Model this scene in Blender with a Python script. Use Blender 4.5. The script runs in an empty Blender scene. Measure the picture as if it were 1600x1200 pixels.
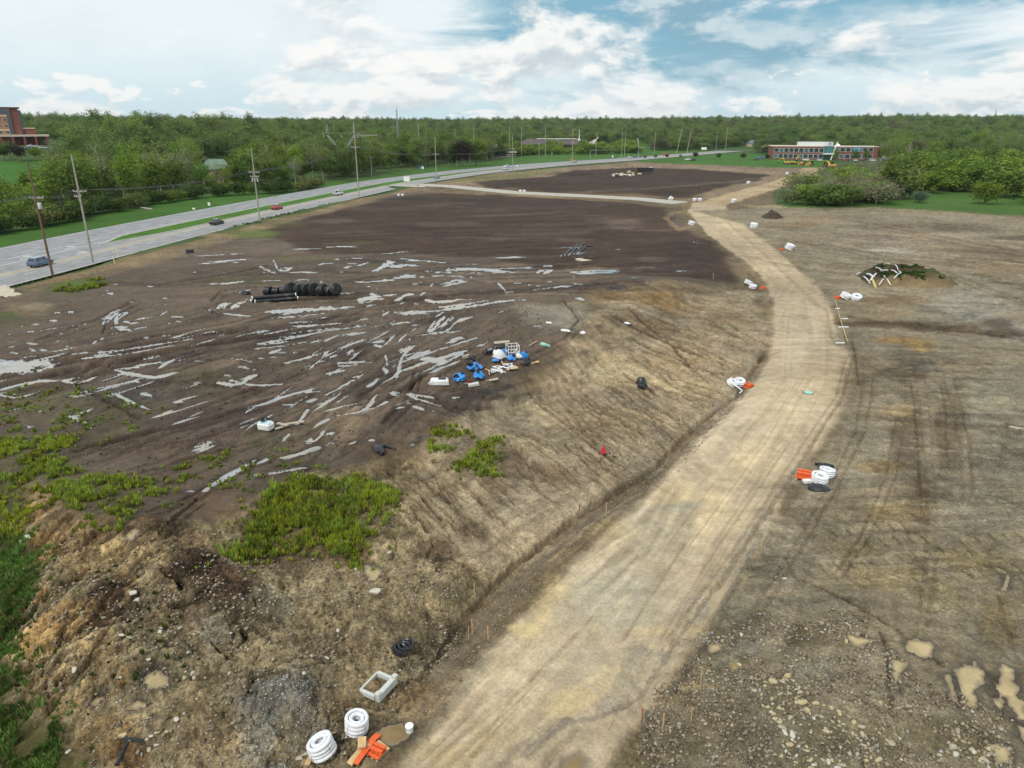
import bpy, bmesh, math, random
import numpy as np
from mathutils import Vector, Matrix

random.seed(7)
RNG = np.random.default_rng(11)
SC = bpy.context.scene
COL = SC.collection
R = math.radians

# ------------------------------------------------------------------ camera
CAM_H = 25.0
FPX = 1110.0                       # focal length in photograph pixels (1600 wide)
PITCH = math.atan(405.0 / FPX)     # the horizon stands 405 px above the middle
cam_data = bpy.data.cameras.new("camera")
cam_data.sensor_width = 36.0
cam_data.lens = 36.0 * FPX / 1600.0
cam_data.clip_start = 0.1
cam_data.clip_end = 20000.0
cam = bpy.data.objects.new("camera", cam_data)
COL.objects.link(cam)
cam.location = (0, 0, CAM_H)
cam.rotation_euler = (math.pi / 2 - PITCH, 0, 0)
SC.camera = cam

# ------------------------------------------------------------------ sun, exposure
SUN_EL, SUN_AZ = 52.0, 215.0       # high, behind and to the left of the camera, veiled by cloud
sun_data = bpy.data.lights.new("sun", 'SUN')
sun_data.energy = 2.5
sun_data.angle = R(6)
sun_data.color = (1.0, 0.955, 0.89)
sun = bpy.data.objects.new("sun", sun_data)
COL.objects.link(sun)
_az, _el = R(SUN_AZ), R(SUN_EL)
_dir = Vector((math.sin(_az) * math.cos(_el), math.cos(_az) * math.cos(_el), math.sin(_el)))
sun.rotation_euler = (-_dir).to_track_quat('-Z', 'Y').to_euler()
SC.view_settings.view_transform = 'Standard'
SC.view_settings.look = 'None'
SC.view_settings.exposure = 0.0
SC.view_settings.gamma = 1.0
SC.view_settings.use_curve_mapping = False
SC.cycles.use_denoising = True
SC.cycles.max_bounces = 6
SC.cycles.diffuse_bounces = 2
SC.cycles.glossy_bounces = 2
SC.cycles.transmission_bounces = 3
SC.cycles.transparent_max_bounces = 6
SC.cycles.volume_bounces = 0
SC.cycles.sample_clamp_direct = 6.0
SC.cycles.sample_clamp_indirect = 2.5
SC.cycles.caustics_reflective = False
SC.cycles.caustics_refractive = False


def lin(r, g, b):
    return tuple((c / 255 / 12.92) if c / 255 <= 0.04045 else ((c / 255 + 0.055) / 1.055) ** 2.4 for c in (r, g, b))


# ------------------------------------------------------------------ node helpers
class NT:
    """Small wrapper that keeps node building short."""
    def __init__(self, tree):
        self.t = tree
        self.n = tree.nodes
        self.l = tree.links

    def node(self, typ, **kw):
        nd = self.n.new(typ)
        for k, v in kw.items():
            setattr(nd, k, v)
        return nd

    def put(self, sock, v):
        if isinstance(v, bpy.types.NodeSocket):
            self.l.new(v, sock)
        elif v is not None:
            if sock.type == 'RGBA' and not isinstance(v, (int, float)) and len(v) == 3:
                v = (*v, 1.0)
            sock.default_value = v

    def math(self, op, a, b=None, c=None, clamp=False):
        nd = self.node('ShaderNodeMath', operation=op, use_clamp=clamp)
        for s, v in zip(nd.inputs, (a, b, c)):
            self.put(s, v)
        return nd.outputs[0]

    def vmath(self, op, a, b=None, s=None):
        nd = self.node('ShaderNodeVectorMath', operation=op)
        self.put(nd.inputs[0], a)
        if b is not None:
            self.put(nd.inputs[1], b)
        if s is not None:
            self.put(nd.inputs[3], s)
        return nd.outputs[1] if op in ('LENGTH', 'DOT_PRODUCT') else nd.outputs[0]

    def noise(self, vec, scale, detail=4, rough=0.55, dist=0.0, color=False):
        nd = self.node('ShaderNodeTexNoise')
        self.put(nd.inputs['Vector'], vec)
        self.put(nd.inputs['Scale'], scale)
        self.put(nd.inputs['Detail'], detail)
        self.put(nd.inputs['Roughness'], rough)
        self.put(nd.inputs['Distortion'], dist)
        return nd.outputs[1 if color else 0]

    def ramp(self, v, lo, hi, a=0.0, b=1.0, smooth=True):
        nd = self.node('ShaderNodeMapRange')
        nd.interpolation_type = 'SMOOTHSTEP' if smooth else 'LINEAR'
        self.put(nd.inputs[0], v)
        for i, x in enumerate((lo, hi, a, b)):
            self.put(nd.inputs[1 + i], x)
        return nd.outputs[0]

    def mix(self, f, a, b, mode='MIX'):
        nd = self.node('ShaderNodeMix', data_type='RGBA', blend_type=mode)
        self.put(nd.inputs[0], f)
        self.put(nd.inputs[6], a)
        self.put(nd.inputs[7], b)
        return nd.outputs[2]

    def scale(self, col, f):
        return self.vmath('SCALE', col, s=f)


# ------------------------------------------------------------------ sky
world = bpy.data.worlds.new("World")
SC.world = world
world.use_nodes = True
W = NT(world.node_tree)
W.n.clear()
w_out = W.node('ShaderNodeOutputWorld')
w_bg = W.node('ShaderNodeBackground')
w_bg.inputs[1].default_value = 0.1
W.l.new(w_bg.outputs[0], w_out.inputs[0])
sky = W.node('ShaderNodeTexSky', sky_type='NISHITA')
sky.sun_disc = False
sky.sun_elevation = R(SUN_EL)
sky.sun_rotation = R(SUN_AZ)
sky.air_density = 1.0
sky.dust_density = 1.0
sky.ozone_density = 2.0
tc = W.node('ShaderNodeTexCoord').outputs['Generated']
sep = W.node('ShaderNodeSeparateXYZ')
W.l.new(tc, sep.inputs[0])
sx, sy, sz = sep.outputs
az = W.math('ARCTAN2', sx, sy)
el = W.math('ARCSINE', sz)
SQ = (1.0, 1.0, 2.3)               # cloud banks are wider than they are tall
P = W.vmath('MULTIPLY', tc, SQ)
Pu = W.vmath('ADD', P, (0.0, 0.0, 0.035))


def clouds(sc, off, lo, hi, detail=8, rough=0.56, bias=None, dist=0.25):
    a = W.noise(W.vmath('ADD', P, off), sc, detail, rough, dist)
    b = W.noise(W.vmath('ADD', Pu, off), sc, detail, rough, dist)
    d = W.math('ADD', a, bias) if bias is not None else a
    return W.ramp(d, lo, hi), W.math('SUBTRACT', a, b), a


def blob(a0, e0, wa, we):
    """soft patch of sky round an azimuth and elevation"""
    gx = W.math('DIVIDE', W.math('SUBTRACT', az, R(a0)), R(wa))
    gy = W.math('DIVIDE', W.math('SUBTRACT', el, R(e0)), R(we))
    return W.math('ADD', W.math('MULTIPLY', gx, gx), W.math('MULTIPLY', gy, gy))


def c10(r, g, b):
    return tuple(10 * c for c in lin(r, g, b))


# a wide blue opening ahead-right, the rest under a thin white veil
streak = W.noise(W.vmath('MULTIPLY', tc, (2.2, 2.2, 11.0)), 1.7, 7, 0.6, 0.5)
gap_d = W.math('ADD', blob(16.0, 7.2, 23.0, 5.8), W.math('MULTIPLY', W.math('SUBTRACT', streak, 0.5), 3.0))
gap = W.ramp(gap_d, 1.15, 0.05)
veil_n = W.noise(W.vmath('MULTIPLY', tc, (1.0, 1.0, 4.5)), 1.5, 6, 0.58, 0.3)
veil = W.ramp(veil_n, 0.30, 0.52, 0.80, 1.0)
veil = W.math('MULTIPLY', veil, W.ramp(gap, 0.0, 1.0, 1.0, 0.07))
blue = W.mix(0.78, W.scale(sky.outputs[0], 1.0), c10(104, 172, 198))
pale = W.mix(W.ramp(el, R(0.4), R(6.0)), c10(212, 235, 243), c10(238, 248, 251))
base = W.mix(veil, blue, pale)
# grey-blue undersides that streak across the opening
under, u_l, _ = clouds(4.6, (3.3, 1.7, 0.4), 0.44, 0.60, 8, 0.58)
u_c = W.mix(W.ramp(u_l, -0.05, 0.06), c10(138, 176, 196), c10(218, 231, 236))
base = W.mix(W.math('MULTIPLY', under, W.ramp(gap, 0.0, 1.0, 0.14, 0.78)), base, u_c)
# heaped cumulus, thickest ahead and a little left, lit from above
bank = W.math('MULTIPLY', W.math('SUBTRACT', 1.0, W.ramp(blob(-5.0, 5.5, 14.0, 4.5), 0.0, 1.6)), 0.10)
bank = W.math('ADD', bank, W.math('MULTIPLY', W.math('SUBTRACT', 1.0, W.ramp(blob(24.0, 5.8, 13.0, 3.2), 0.0, 1.5)), 0.075))
bank = W.math('SUBTRACT', bank, W.ramp(blob(-30.0, 6.5, 17.0, 4.0), 1.3, 0.2, 0.0, 0.09))
bank = W.math('SUBTRACT', bank, W.math('MULTIPLY', gap, 0.055))
cum, lit, raw = clouds(5.4, (8.1, 2.2, 5.0), 0.49, 0.60, 8, 0.57, bank)
c_col = W.mix(W.ramp(lit, -0.075, 0.055), c10(204, 215, 221), c10(255, 255, 252))
c_col = W.mix(W.ramp(raw, 0.60, 0.72, 0.0, 0.55), c_col, c10(206, 216, 222))
base = W.mix(W.math('MULTIPLY', cum, 0.95), base, c_col)
# small far cumulus in rows over the horizon
far_n, far_l, _ = clouds(17.0, (1.0, 6.0, 2.0), 0.52, 0.60, 8, 0.58, W.ramp(el, R(3.0), R(4.6), 0.0, -0.3))
f_col = W.mix(W.ramp(far_l, -0.12, 0.08), c10(214, 230, 238), c10(255, 255, 252))
base = W.mix(W.math('MULTIPLY', far_n, 0.85), base, f_col)
# under the horizon the world is only ever seen past the edge of the ground
W.l.new(base, w_bg.inputs[0])
# ------------------------------------------------------------------ pixel -> ground
CP, SP = math.cos(PITCH), math.sin(PITCH)


def ray(px, py):
    a, b = (px - 800.0) / FPX, (600.0 - py) / FPX
    return np.array([a, CP + b * SP, -SP + b * CP])


def g0(px, py, z=0.0):
    d = ray(px, py)
    t = (CAM_H - z) / max(-d[2], 1e-4)
    return np.array([d[0] * t, d[1] * t])


def sstep(x, a, b):
    t = np.clip((x - a) / (b - a), 0, 1)
    return t * t * (3 - 2 * t)


_TAB = RNG.random((256, 256)).astype(np.float32)


def vnoise(x, y, seed=0):
    x = np.asarray(x, np.float64) + seed * 17.31
    y = np.asarray(y, np.float64) + seed * 9.77
    xi = np.floor(x).astype(np.int64)
    yi = np.floor(y).astype(np.int64)
    fx = (x - xi).astype(np.float32)
    fy = (y - yi).astype(np.float32)
    fx = fx * fx * fx * (fx * (fx * 6 - 15) + 10)
    fy = fy * fy * fy * (fy * (fy * 6 - 15) + 10)
    a, b, c, d = xi & 255, (xi + 1) & 255, yi & 255, (yi + 1) & 255
    top = _TAB[a, c] * (1 - fx) + _TAB[b, c] * fx
    bot = _TAB[a, d] * (1 - fx) + _TAB[b, d] * fx
    return top * (1 - fy) + bot * fy


def fbm(x, y, octv=4, seed=0, gain=0.5):
    s = 0.0
    a, tot = 1.0, 0.0
    for o in range(octv):
        s = s + a * vnoise(x, y, seed + o * 3)
        tot += a
        a *= gain
        x, y = x * 2.03, y * 2.03
    return s / tot


def psd(poly, x, y):
    """signed distance to a closed polygon, negative inside"""
    p = np.asarray(poly, np.float64)
    d2 = np.full(x.shape, 1e18)
    ins = np.zeros(x.shape, bool)
    n = len(p)
    for i in range(n):
        ax, ay = p[i]
        bx, by = p[(i + 1) % n]
        ex, ey = bx - ax, by - ay
        wx, wy = x - ax, y - ay
        t = np.clip((wx * ex + wy * ey) / (ex * ex + ey * ey + 1e-12), 0, 1)
        dx, dy = wx - ex * t, wy - ey * t
        d2 = np.minimum(d2, dx * dx + dy * dy)
        c = ((ay <= y) & (by > y)) | ((by <= y) & (ay > y))
        if ey != 0:
            ins ^= c & (x < ax + (y - ay) / ey * ex)
    d = np.sqrt(d2)
    return np.where(ins, -d, d)


def P0(pts):
    return [g0(px, py) for px, py in pts]


# ------------------------------------------------------------------ broad relief
PAD = P0([(-500, 900), (-60, 742), (60, 800), (170, 845), (330, 815), (560, 735), (690, 668), (800, 612), (880, 560),
          (960, 515), (1050, 468), (1130, 440), (1085, 370), (1050, 332), (640, 303), (525, 322), (400, 352), (325, 374), (212, 404),
          (140, 430), (0, 470), (-500, 600)])
BACKPAD = P0([(690, 287), (860, 272), (940, 263), (1080, 262), (1200, 275), (1090, 300), (1000, 308), (780, 298)])
DITCH = P0([(1200, 545), (1150, 622), (1080, 672), (1020, 735), (900, 812), (800, 890), (742, 950), (690, 1010)])
HUMPS = [  # pixel x, y, half-lengths in metres, turn, height
    (500, 815, 8.5, 4.6, 0.25, 1.9), (760, 705, 6.5, 4.0, -0.5, 1.0), (420, 930, 9, 6, 0.0, 0.8), (255, 905, 10, 3.0, -0.75, 1.9),
    (130, 985, 11, 2.6, -0.9, 1.9), (420, 1110, 5, 3, 0.3, 0.9), (720, 910, 4, 3, 0.4, 0.5), (300, 1030, 4, 3, 0.2, 0.8), (200, 1075, 3.5, 2.2, .5, .8), (360, 960, 3, 2, -.4, .7), (560, 985, 3.2, 2, .2, .6), (640, 945, 2.6, 1.8, .4, .5), (480, 1105, 2.4, 1.6, .9, .7), (300, 1140, 3, 2, .3, .7),
    (1330, 1130, 7, 4.5, 0.2, 0.9), (1250, 985, 6, 4, 0, 0.5), (930, 272, 20, 8, 0.2, 4.6),
    (1060, 462, 10, 5, 0, 0.6), (960, 455, 8, 4, 0, 0.5)]
HUMPS = [(*g0(a, b), c, d, e, f) for a, b, c, d, e, f in HUMPS]


def seg_dist(line, x, y):
    d2 = np.full(x.shape, 1e18)
    for (ax, ay), (bx, by) in zip(line[:-1], line[1:]):
        ex, ey = bx - ax, by - ay
        wx, wy = x - ax, y - ay
        t = np.clip((wx * ex + wy * ey) / (ex * ex + ey * ey + 1e-12), 0, 1)
        d2 = np.minimum(d2, (wx - ex * t) ** 2 + (wy - ey * t) ** 2)
    return np.sqrt(d2)


def hills(x, y):
    r = np.hypot(x, y)
    h = sstep(r, 780, 1750) * (15 + 12 * fbm(x / 500, y / 500, 3, 5)) + sstep(r, 1900, 5200) * 22
    h = h + sstep(x, 100, 900) * sstep(y, 750, 1900) * 6
    h = h + 12.5 * sstep(y, 270, 470) * sstep(x, -120, -250) * sstep(y, 1500, 700)
    h = h + (fbm(x / 260, y / 260, 3, 8) - .45) * 12 * sstep(r, 900, 1500)
    return h


def hm(x, y):
    x = np.atleast_1d(np.asarray(x, np.float64))
    y = np.atleast_1d(np.asarray(y, np.float64))
    h = hills(x, y)
    k = np.flatnonzero((y < 330) & (y > 5) & (np.abs(x) < 260))
    if k.size:
        X, Y = x[k], y[k]
        d = psd(PAD, X, Y)
        w = 2.5 + 5.0 * sstep(Y, 70, 30) + 3.0 * sstep(X, -5, 10)
        e = 1.5 * sstep(d, w, -w * 0.6)
        e += 1.0 * sstep(psd(BACKPAD, X, Y), 8, -8)
        e -= 0.55 * np.exp(-(seg_dist(DITCH, X, Y) / 1.1) ** 2)
        for cx, cy, a, b, t, hh in HUMPS:
            u = (X - cx) * math.cos(t) + (Y - cy) * math.sin(t)
            v = -(X - cx) * math.sin(t) + (Y - cy) * math.cos(t)
            e += hh * np.exp(-(u / a) ** 2 - (v / b) ** 2)
        h[k] += e
    return h


_gx = np.arange(-300, 300.01, .6)
_gy = np.arange(4, 342, .6)
_HG = hm(*[q.ravel() for q in np.meshgrid(_gx, _gy)]).reshape(len(_gy), len(_gx))


def hq(x, y):
    """quick look-up of the broad relief"""
    if not (-299 < x < 299 and 5 < y < 340):
        return float(hills(np.array([x]), np.array([y]))[0]) if (y > 900 or x < -100) else 0.0
    a, b = (x + 300) / .6, (y - 4) / .6
    i, j = int(a), int(b)
    a, b = a - i, b - j
    return float((_HG[j, i] * (1 - a) + _HG[j, i + 1] * a) * (1 - b) + (_HG[j + 1, i] * (1 - a) + _HG[j + 1, i + 1] * a) * b)


def hqv(x, y):
    a = np.clip((np.asarray(x) + 300) / .6, 0, len(_gx) - 2)
    b = np.clip((np.asarray(y) - 4) / .6, 0, len(_gy) - 2)
    i, j = a.astype(int), b.astype(int)
    a, b = a - i, b - j
    return (_HG[j, i] * (1 - a) + _HG[j, i + 1] * a) * (1 - b) + (_HG[j + 1, i] * (1 - a) + _HG[j + 1, i + 1] * a) * b


def G(px, py):
    """where the sight line through a photograph pixel meets the broad relief"""
    z = 0.0
    for _ in range(14):
        p = g0(px, py, z)
        z = 0.5 * z + 0.5 * hq(p[0], p[1])
    return g0(px, py, z)


# ------------------------------------------------------------------ the ground grid (finer near the camera)
u_in = np.linspace(-0.80, 0.80, 1120)
e_out = np.array([2, 5, 10, 18, 30, 50, 80, 130, 200, 320, 500, 800, 1300, 2100, 3400, 5200], float)
py_rows = np.concatenate([np.arange(1230, 420, -1.55), np.arange(420, 232, -1.15)])
Yr = []
for p in py_rows:
    Yr.append(g0(800, p)[1])
Yr = np.array(Yr)
Yr = np.concatenate([[-900, -400, -150, -60, -20, 0, 8, 13, 17, 19.5], Yr[Yr > 20.5], np.geomspace(Yr[-1] * 1.02, 6500, 90)])
scale_r = np.maximum(Yr * CP + CAM_H * SP, 24.0)
NR, NI, NE = len(Yr), len(u_in), len(e_out)
XX = scale_r[:, None] * u_in[None, :]
XL = XX[:, :1] - e_out[::-1][None, :]
XRt = XX[:, -1:] + e_out[None, :]
XX = np.concatenate([XL, XX, XRt], 1)
NC = XX.shape[1]
YY = np.repeat(Yr[:, None], NC, 1)
X = XX.ravel()
Y = YY.ravel()
NV = X.size
Z = hm(X, Y)
COLR = np.zeros((NV, 3), np.float64)
COLR[:] = lin(62, 82, 42)
GRIT = np.zeros(NV)              # how stony and lumpy the surface is
WET = np.zeros(NV)
ROW_OF = np.arange(NV) // NC


def near_box(x0, x1, y0, y1):
    r0, r1 = np.searchsorted(Yr, y0), np.searchsorted(Yr, y1, 'right')
    i = np.arange(r0 * NC, min(r1, NR) * NC)
    return i[(X[i] > x0) & (X[i] < x1)]


K = 0.80      # picture value of a sunlit surface -> base colour


def tone(c):
    return np.array(lin(*c)) * K


def paint_poly(pts, rgb, soft=1.0, jit=0.0, jsc=4.0, a=1.0, grit=None, wet=None, seed=1, world_pts=None, var=0.0):
    w = np.array(world_pts if world_pts is not None else [G(*p) for p in pts])
    m = soft + jit
    i = near_box(w[:, 0].min() - m, w[:, 0].max() + m, w[:, 1].min() - m, w[:, 1].max() + m)
    if not i.size:
        return
    d = psd(w, X[i], Y[i])
    if jit:
        d = d + (fbm(X[i] / jsc, Y[i] / jsc, 4, seed) - 0.5) * 2 * jit
    f = sstep(d, soft, -soft) * a
    if var:
        f = f * np.clip(1 - var + 2 * var * fbm(X[i] / jsc, Y[i] / jsc, 4, seed + 9), 0, 1)
    COLR[i] += (tone(rgb) - COLR[i]) * f[:, None]
    if grit is not None:
        GRIT[i] += (grit - GRIT[i]) * f
    if wet is not None:
        WET[i] += (wet - WET[i]) * f
    return i, d


def dab(px, py, rx, ry, rgb, a=0.7, turn=0.0, grit=None, wet=None, seed=3, jsc=1.5, dz=0.0):
    """a soft uneven patch of another soil, rx by ry picture pixels in size"""
    c, s = math.cos(turn), math.sin(turn)
    o = G(px, py)
    ax = (g0(px + rx * c, py + rx * s) - g0(px - rx * c, py - rx * s)) / 2
    bx = (g0(px - ry * s, py + ry * c) - g0(px + ry * s, py - ry * c)) / 2
    ext = 1.6 * (np.abs(ax) + np.abs(bx))
    i = near_box(o[0] - ext[0], o[0] + ext[0], o[1] - ext[1], o[1] + ext[1])
    if not i.size:
        return
    M = np.linalg.inv(np.array([ax, bx]).T)
    dx, dy = X[i] - o[0], Y[i] - o[1]
    q = np.hypot(M[0, 0] * dx + M[0, 1] * dy, M[1, 0] * dx + M[1, 1] * dy)
    sc = jsc * max(0.5, math.hypot(*o) / 60)
    q = q + (fbm(X[i] / sc, Y[i] / sc, 4, seed) - 0.5) * 0.9
    f = sstep(q, 1.15, 0.45) * a
    COLR[i] += (tone(rgb) - COLR[i]) * f[:, None]
    if grit is not None:
        GRIT[i] += (grit - GRIT[i]) * f
    if wet is not None:
        WET[i] += (wet - WET[i]) * f
    if dz:
        Z[i] += dz * f


def lane(pts, w_px, rgb=None, a=0.7, dz=0.0, soft=0.5, grit=None, jit=0.35, seed=2, ridge=0.0, jsc=1.2):
    """a track, rut, rill or strip along a polyline; w_px is its width in the photograph"""
    w = np.array([G(*p) for p in pts])
    mid = len(pts) // 2
    p, q = np.array(pts[mid - 1], float), np.array(pts[mid], float)
    n = np.array([-(q - p)[1], (q - p)[0]]) / (np.hypot(*(q - p)) + 1e-9)
    c = (p + q) / 2
    t = (w[mid] - w[mid - 1]) / (np.hypot(*(w[mid] - w[mid - 1])) + 1e-9)
    s = (g0(*(c + n * w_px / 2)) - g0(*(c - n * w_px / 2)))
    hw = abs(s[0] * t[1] - s[1] * t[0]) / 2 + 0.01
    m = hw * 2.5 + 0.3
    i = near_box(w[:, 0].min() - m, w[:, 0].max() + m, w[:, 1].min() - m, w[:, 1].max() + m)
    if not i.size:
        return
    wob = (fbm(X[i] / (hw * 6 + 1), Y[i] / (hw * 6 + 1), 3, seed) - 0.5) * 2
    d = seg_dist(w, X[i] + wob * hw * 0.6, Y[i] - wob * hw * 0.6)
    k = i[d < m]
    d = d[d < m]
    sc = jsc * max(0.4, hw)
    d = d / hw + (fbm(X[k] / sc, Y[k] / sc, 3, seed + 4) - 0.5) * 2 * jit
    f = sstep(d, 1 + soft, 1 - soft)
    if rgb is not None:
        COLR[k] += (tone(rgb) - COLR[k]) * (f * a)[:, None]
    if grit is not None:
        GRIT[k] += (grit - GRIT[k]) * f * a
    if dz:
        Z[k] += dz * f
    if ridge:
        Z[k] += ridge * np.exp(-((d - 1.6) / 0.6) ** 2)
# ------------------------------------------------------------------ soils and grass, laid out on the ground
VERGE_NEAR = [(-260, 516), (0, 452), (140, 418), (212, 395), (325, 366), (400, 347), (525, 317), (625, 294), (665, 285),
              (775, 269), (800, 266), (895, 257), (990, 250.5), (1025, 247), (1125, 239)]
LAWN = (64, 100, 36)
paint_poly([(-300, 470), (0, 395), (137, 366), (250, 342), (400, 313), (500, 296), (625, 277), (800, 264), (1000, 246),
            (1000, 225), (820, 232), (800, 250), (690, 259), (520, 285), (400, 296), (250, 315), (130, 338), (0, 366), (-300, 420)],
           LAWN, 1.0, 2.0, 6, grit=0.05)
paint_poly([(-200, 250), (110, 252), (190, 262), (250, 285), (150, 300), (-200, 330)], (62, 104, 38), 4, 8, 20)
paint_poly([(1000, 247), (1010, 243), (1120, 239.5), (1300, 241), (1300, 262), (1200, 262), (1050, 256), (1000, 255)], (66, 106, 38), 2, 1, 6)
paint_poly([(760, 232), (1000, 226), (1110, 232), (1110, 238), (1000, 244), (800, 258)], (70, 106, 42), 3, 6, 20)

SITE = [(-700, 640), (-260, 530), (0, 462), (140, 424), (212, 400), (325, 371), (400, 352), (525, 321), (625, 298), (665, 288),
        (775, 272), (895, 260), (990, 254), (1100, 257), (1210, 262), (1330, 262), (1255, 284), (1205, 300), (1212, 322), (1290, 324), (1370, 322),
        (1500, 329), (1610, 337), (2100, 372), (2900, 900), (2300, 1500), (-200, 1500), (-300, 1100), (10, 960), (55, 880), (30, 790), (0, 745), (-300, 700)]
paint_poly(SITE, (116, 102, 80), 0.6, 0.8, 3, grit=0.45)

# back plot beyond the cross lane
paint_poly([(670, 287), (780, 270), (990, 253), (1210, 263), (1330, 262), (1250, 284), (1085, 320), (1000, 311), (800, 301)], (132, 114, 94), 2, 3, 10, var=0.4)
paint_poly([(700, 270), (775, 273), (890, 262), (800, 282), (690, 287)], (112, 116, 66), 2, 4, 12, a=0.55)
paint_poly([(720, 285), (860, 276), (900, 266), (985, 262), (1080, 264), (1200, 273), (1180, 284), (1110, 296), (1085, 310), (1000, 312), (900, 307), (780, 299)],
           (68, 55, 46), 1.5, 3, 14, grit=0.3)
lane([(780, 300), (860, 306), (1000, 310), (1075, 312)], 7, (140, 120, 92), 0.6)
lane([(1085, 309), (1130, 296), (1190, 288)], 6, (128, 112, 88), 0.6)
lane([(905, 302), (1000, 295), (1100, 288), (1180, 279)], 2.5, (108, 98, 86), 0.5)
lane([(1100, 262), (1200, 270), (1240, 268)], 5, (140, 122, 102), 0.6)

# brown field: silty mud in front, black topsoil behind
paint_poly([(-500, 900), (-60, 740), (60, 790), (170, 838), (330, 806), (560, 730), (650, 690), (800, 616), (880, 556), (905, 520), (860, 470), (1000, 445),
            (1160, 445), (1085, 365), (1045, 325), (660, 303), (525, 325), (400, 356), (325, 378), (212, 408), (0, 474), (-500, 610)],
           (97, 83, 70), 1.2, 2.0, 6, grit=0.25, wet=0.35)
paint_poly([(400, 362), (525, 328), (655, 303), (760, 304), (1000, 318), (1040, 326), (1058, 356), (1082, 371), (1106, 377), (1135, 412), (1162, 444), (1085, 438), (1000, 430),
            (880, 424), (760, 405), (640, 398), (560, 397), (470, 392)], (72, 57, 47), 1.5, 3.5, 12, grit=0.3, wet=0.15)
for t in range(46):          # drag marks of the grader run across the black soil
    x0 = random.uniform(430, 1000)
    y0 = random.uniform(308, 425)
    ln = random.uniform(60, 220)
    c = random.choice([(100, 86, 76), (64, 53, 47), (92, 78, 69), (70, 59, 53)])
    lane([(x0, y0), (x0 + ln * .5, y0 - random.uniform(-2, 5)), (x0 + ln, y0 - random.uniform(-4, 9))], random.uniform(1.2, 3.2), c, random.uniform(0.25, 0.55), dz=random.uniform(-.05, .05))
for p in [(950, 345, 50, 5), (975, 350, 30, 8), (1020, 405, 30, 4), (900, 375, 40, 4), (520, 345, 40, 4), (700, 350, 60, 4)]:
    dab(*p, (112, 98, 86), 0.45)
for p in [(640, 310, 60, 4), (1080, 405, 50, 14), (1110, 432, 40, 8), (1000, 420, 60, 7), (860, 318, 90, 4), (700, 312, 70, 4), (1060, 385, 20, 8)]:
    dab(*p, (62, 52, 47), 0.7)
# along the highway: trodden clay, straw and weeds
lane([(0, 463), (140, 428), (215, 405), (325, 376), (400, 356), (525, 324), (625, 301), (665, 292)], 12, (134, 116, 88), 0.7, grit=0.5)
lane([(0, 452), (140, 418), (212, 396), (325, 367), (400, 348), (525, 318), (560, 309)], 4, (70, 88, 44), 0.7)
lane([(300, 376), (350, 368), (400, 355)], 5, (150, 128, 98), 0.7)
for x, y, rx, ry, a in [(110, 446, 34, 6, .9), (140, 440, 34, 5, .7), (90, 456, 40, 10, .5), (15, 492, 22, 8, .7), (190, 438, 40, 6, .4), (30, 500, 40, 12, .4),
                        (395, 365, 40, 8, .75), (440, 350, 40, 6, .5), (380, 437, 60, 10, .45), (470, 405, 60, 6, .5), (590, 414, 30, 5, .5), (560, 380, 40, 5, .3), (250, 495, 60, 9, .25),
                        (130, 640, 120, 30, .35), (60, 620, 70, 20, .35), (310, 595, 60, 26, .4), (250, 640, 40, 8, .35), (420, 690, 30, 14, .5), (400, 670, 20, 8, .5),
                        (90, 690, 120, 24, .45), (60, 735, 90, 30, .55), (150, 770, 70, 24, .55), (170, 800, 40, 22, .5), (230, 760, 50, 18, .4), (330, 720, 60, 16, .4)]:
    dab(x, y, rx, ry, (84, 100, 40) if a > .65 else (82, 84, 52), a)
# silty greys and browns on the mud
for x, y, rx, ry, c, a in [(880, 495, 75, 22, (146, 138, 122), .8), (830, 480, 40, 10, (140, 130, 112), .6), (600, 470, 50, 10, (118, 100, 78), .5), (700, 430, 70, 8, (112, 96, 78), .5),
                           (300, 560, 200, 16, (80, 66, 54), .5), (420, 560, 120, 30, (104, 90, 76), .5), (560, 520, 70, 24, (112, 100, 86), .55), (210, 610, 120, 20, (78, 74, 66), .5),
                           (330, 660, 130, 30, (82, 68, 60), .7), (250, 700, 120, 20, (88, 72, 60), .7), (420, 620, 90, 20, (80, 66, 58), .6), (520, 650, 60, 34, (128, 112, 90), .6),
                           (480, 690, 60, 20, (116, 100, 80), .5), (620, 690, 70, 24, (98, 82, 66), .6), (300, 770, 90, 22, (100, 82, 66), .7), (330, 795, 70, 18, (112, 94, 72), .6),
                           (30, 440 + 40, 30, 10, (126, 108, 82), .6), (50, 485, 40, 12, (128, 112, 88), .6), (60, 478, 26, 8, (150, 138, 112), .6), (560, 740, 90, 10, (108, 86, 68), .6),
                           (650, 665, 60, 22, (84, 70, 56), .6), (590, 440, 40, 8, (104, 88, 72), .5), (850, 520, 60, 10, (100, 88, 72), .6), (640, 600, 50, 16, (94, 80, 66), .5)]:
    dab(x, y, rx, ry, c, a, grit=0.35)
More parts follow.
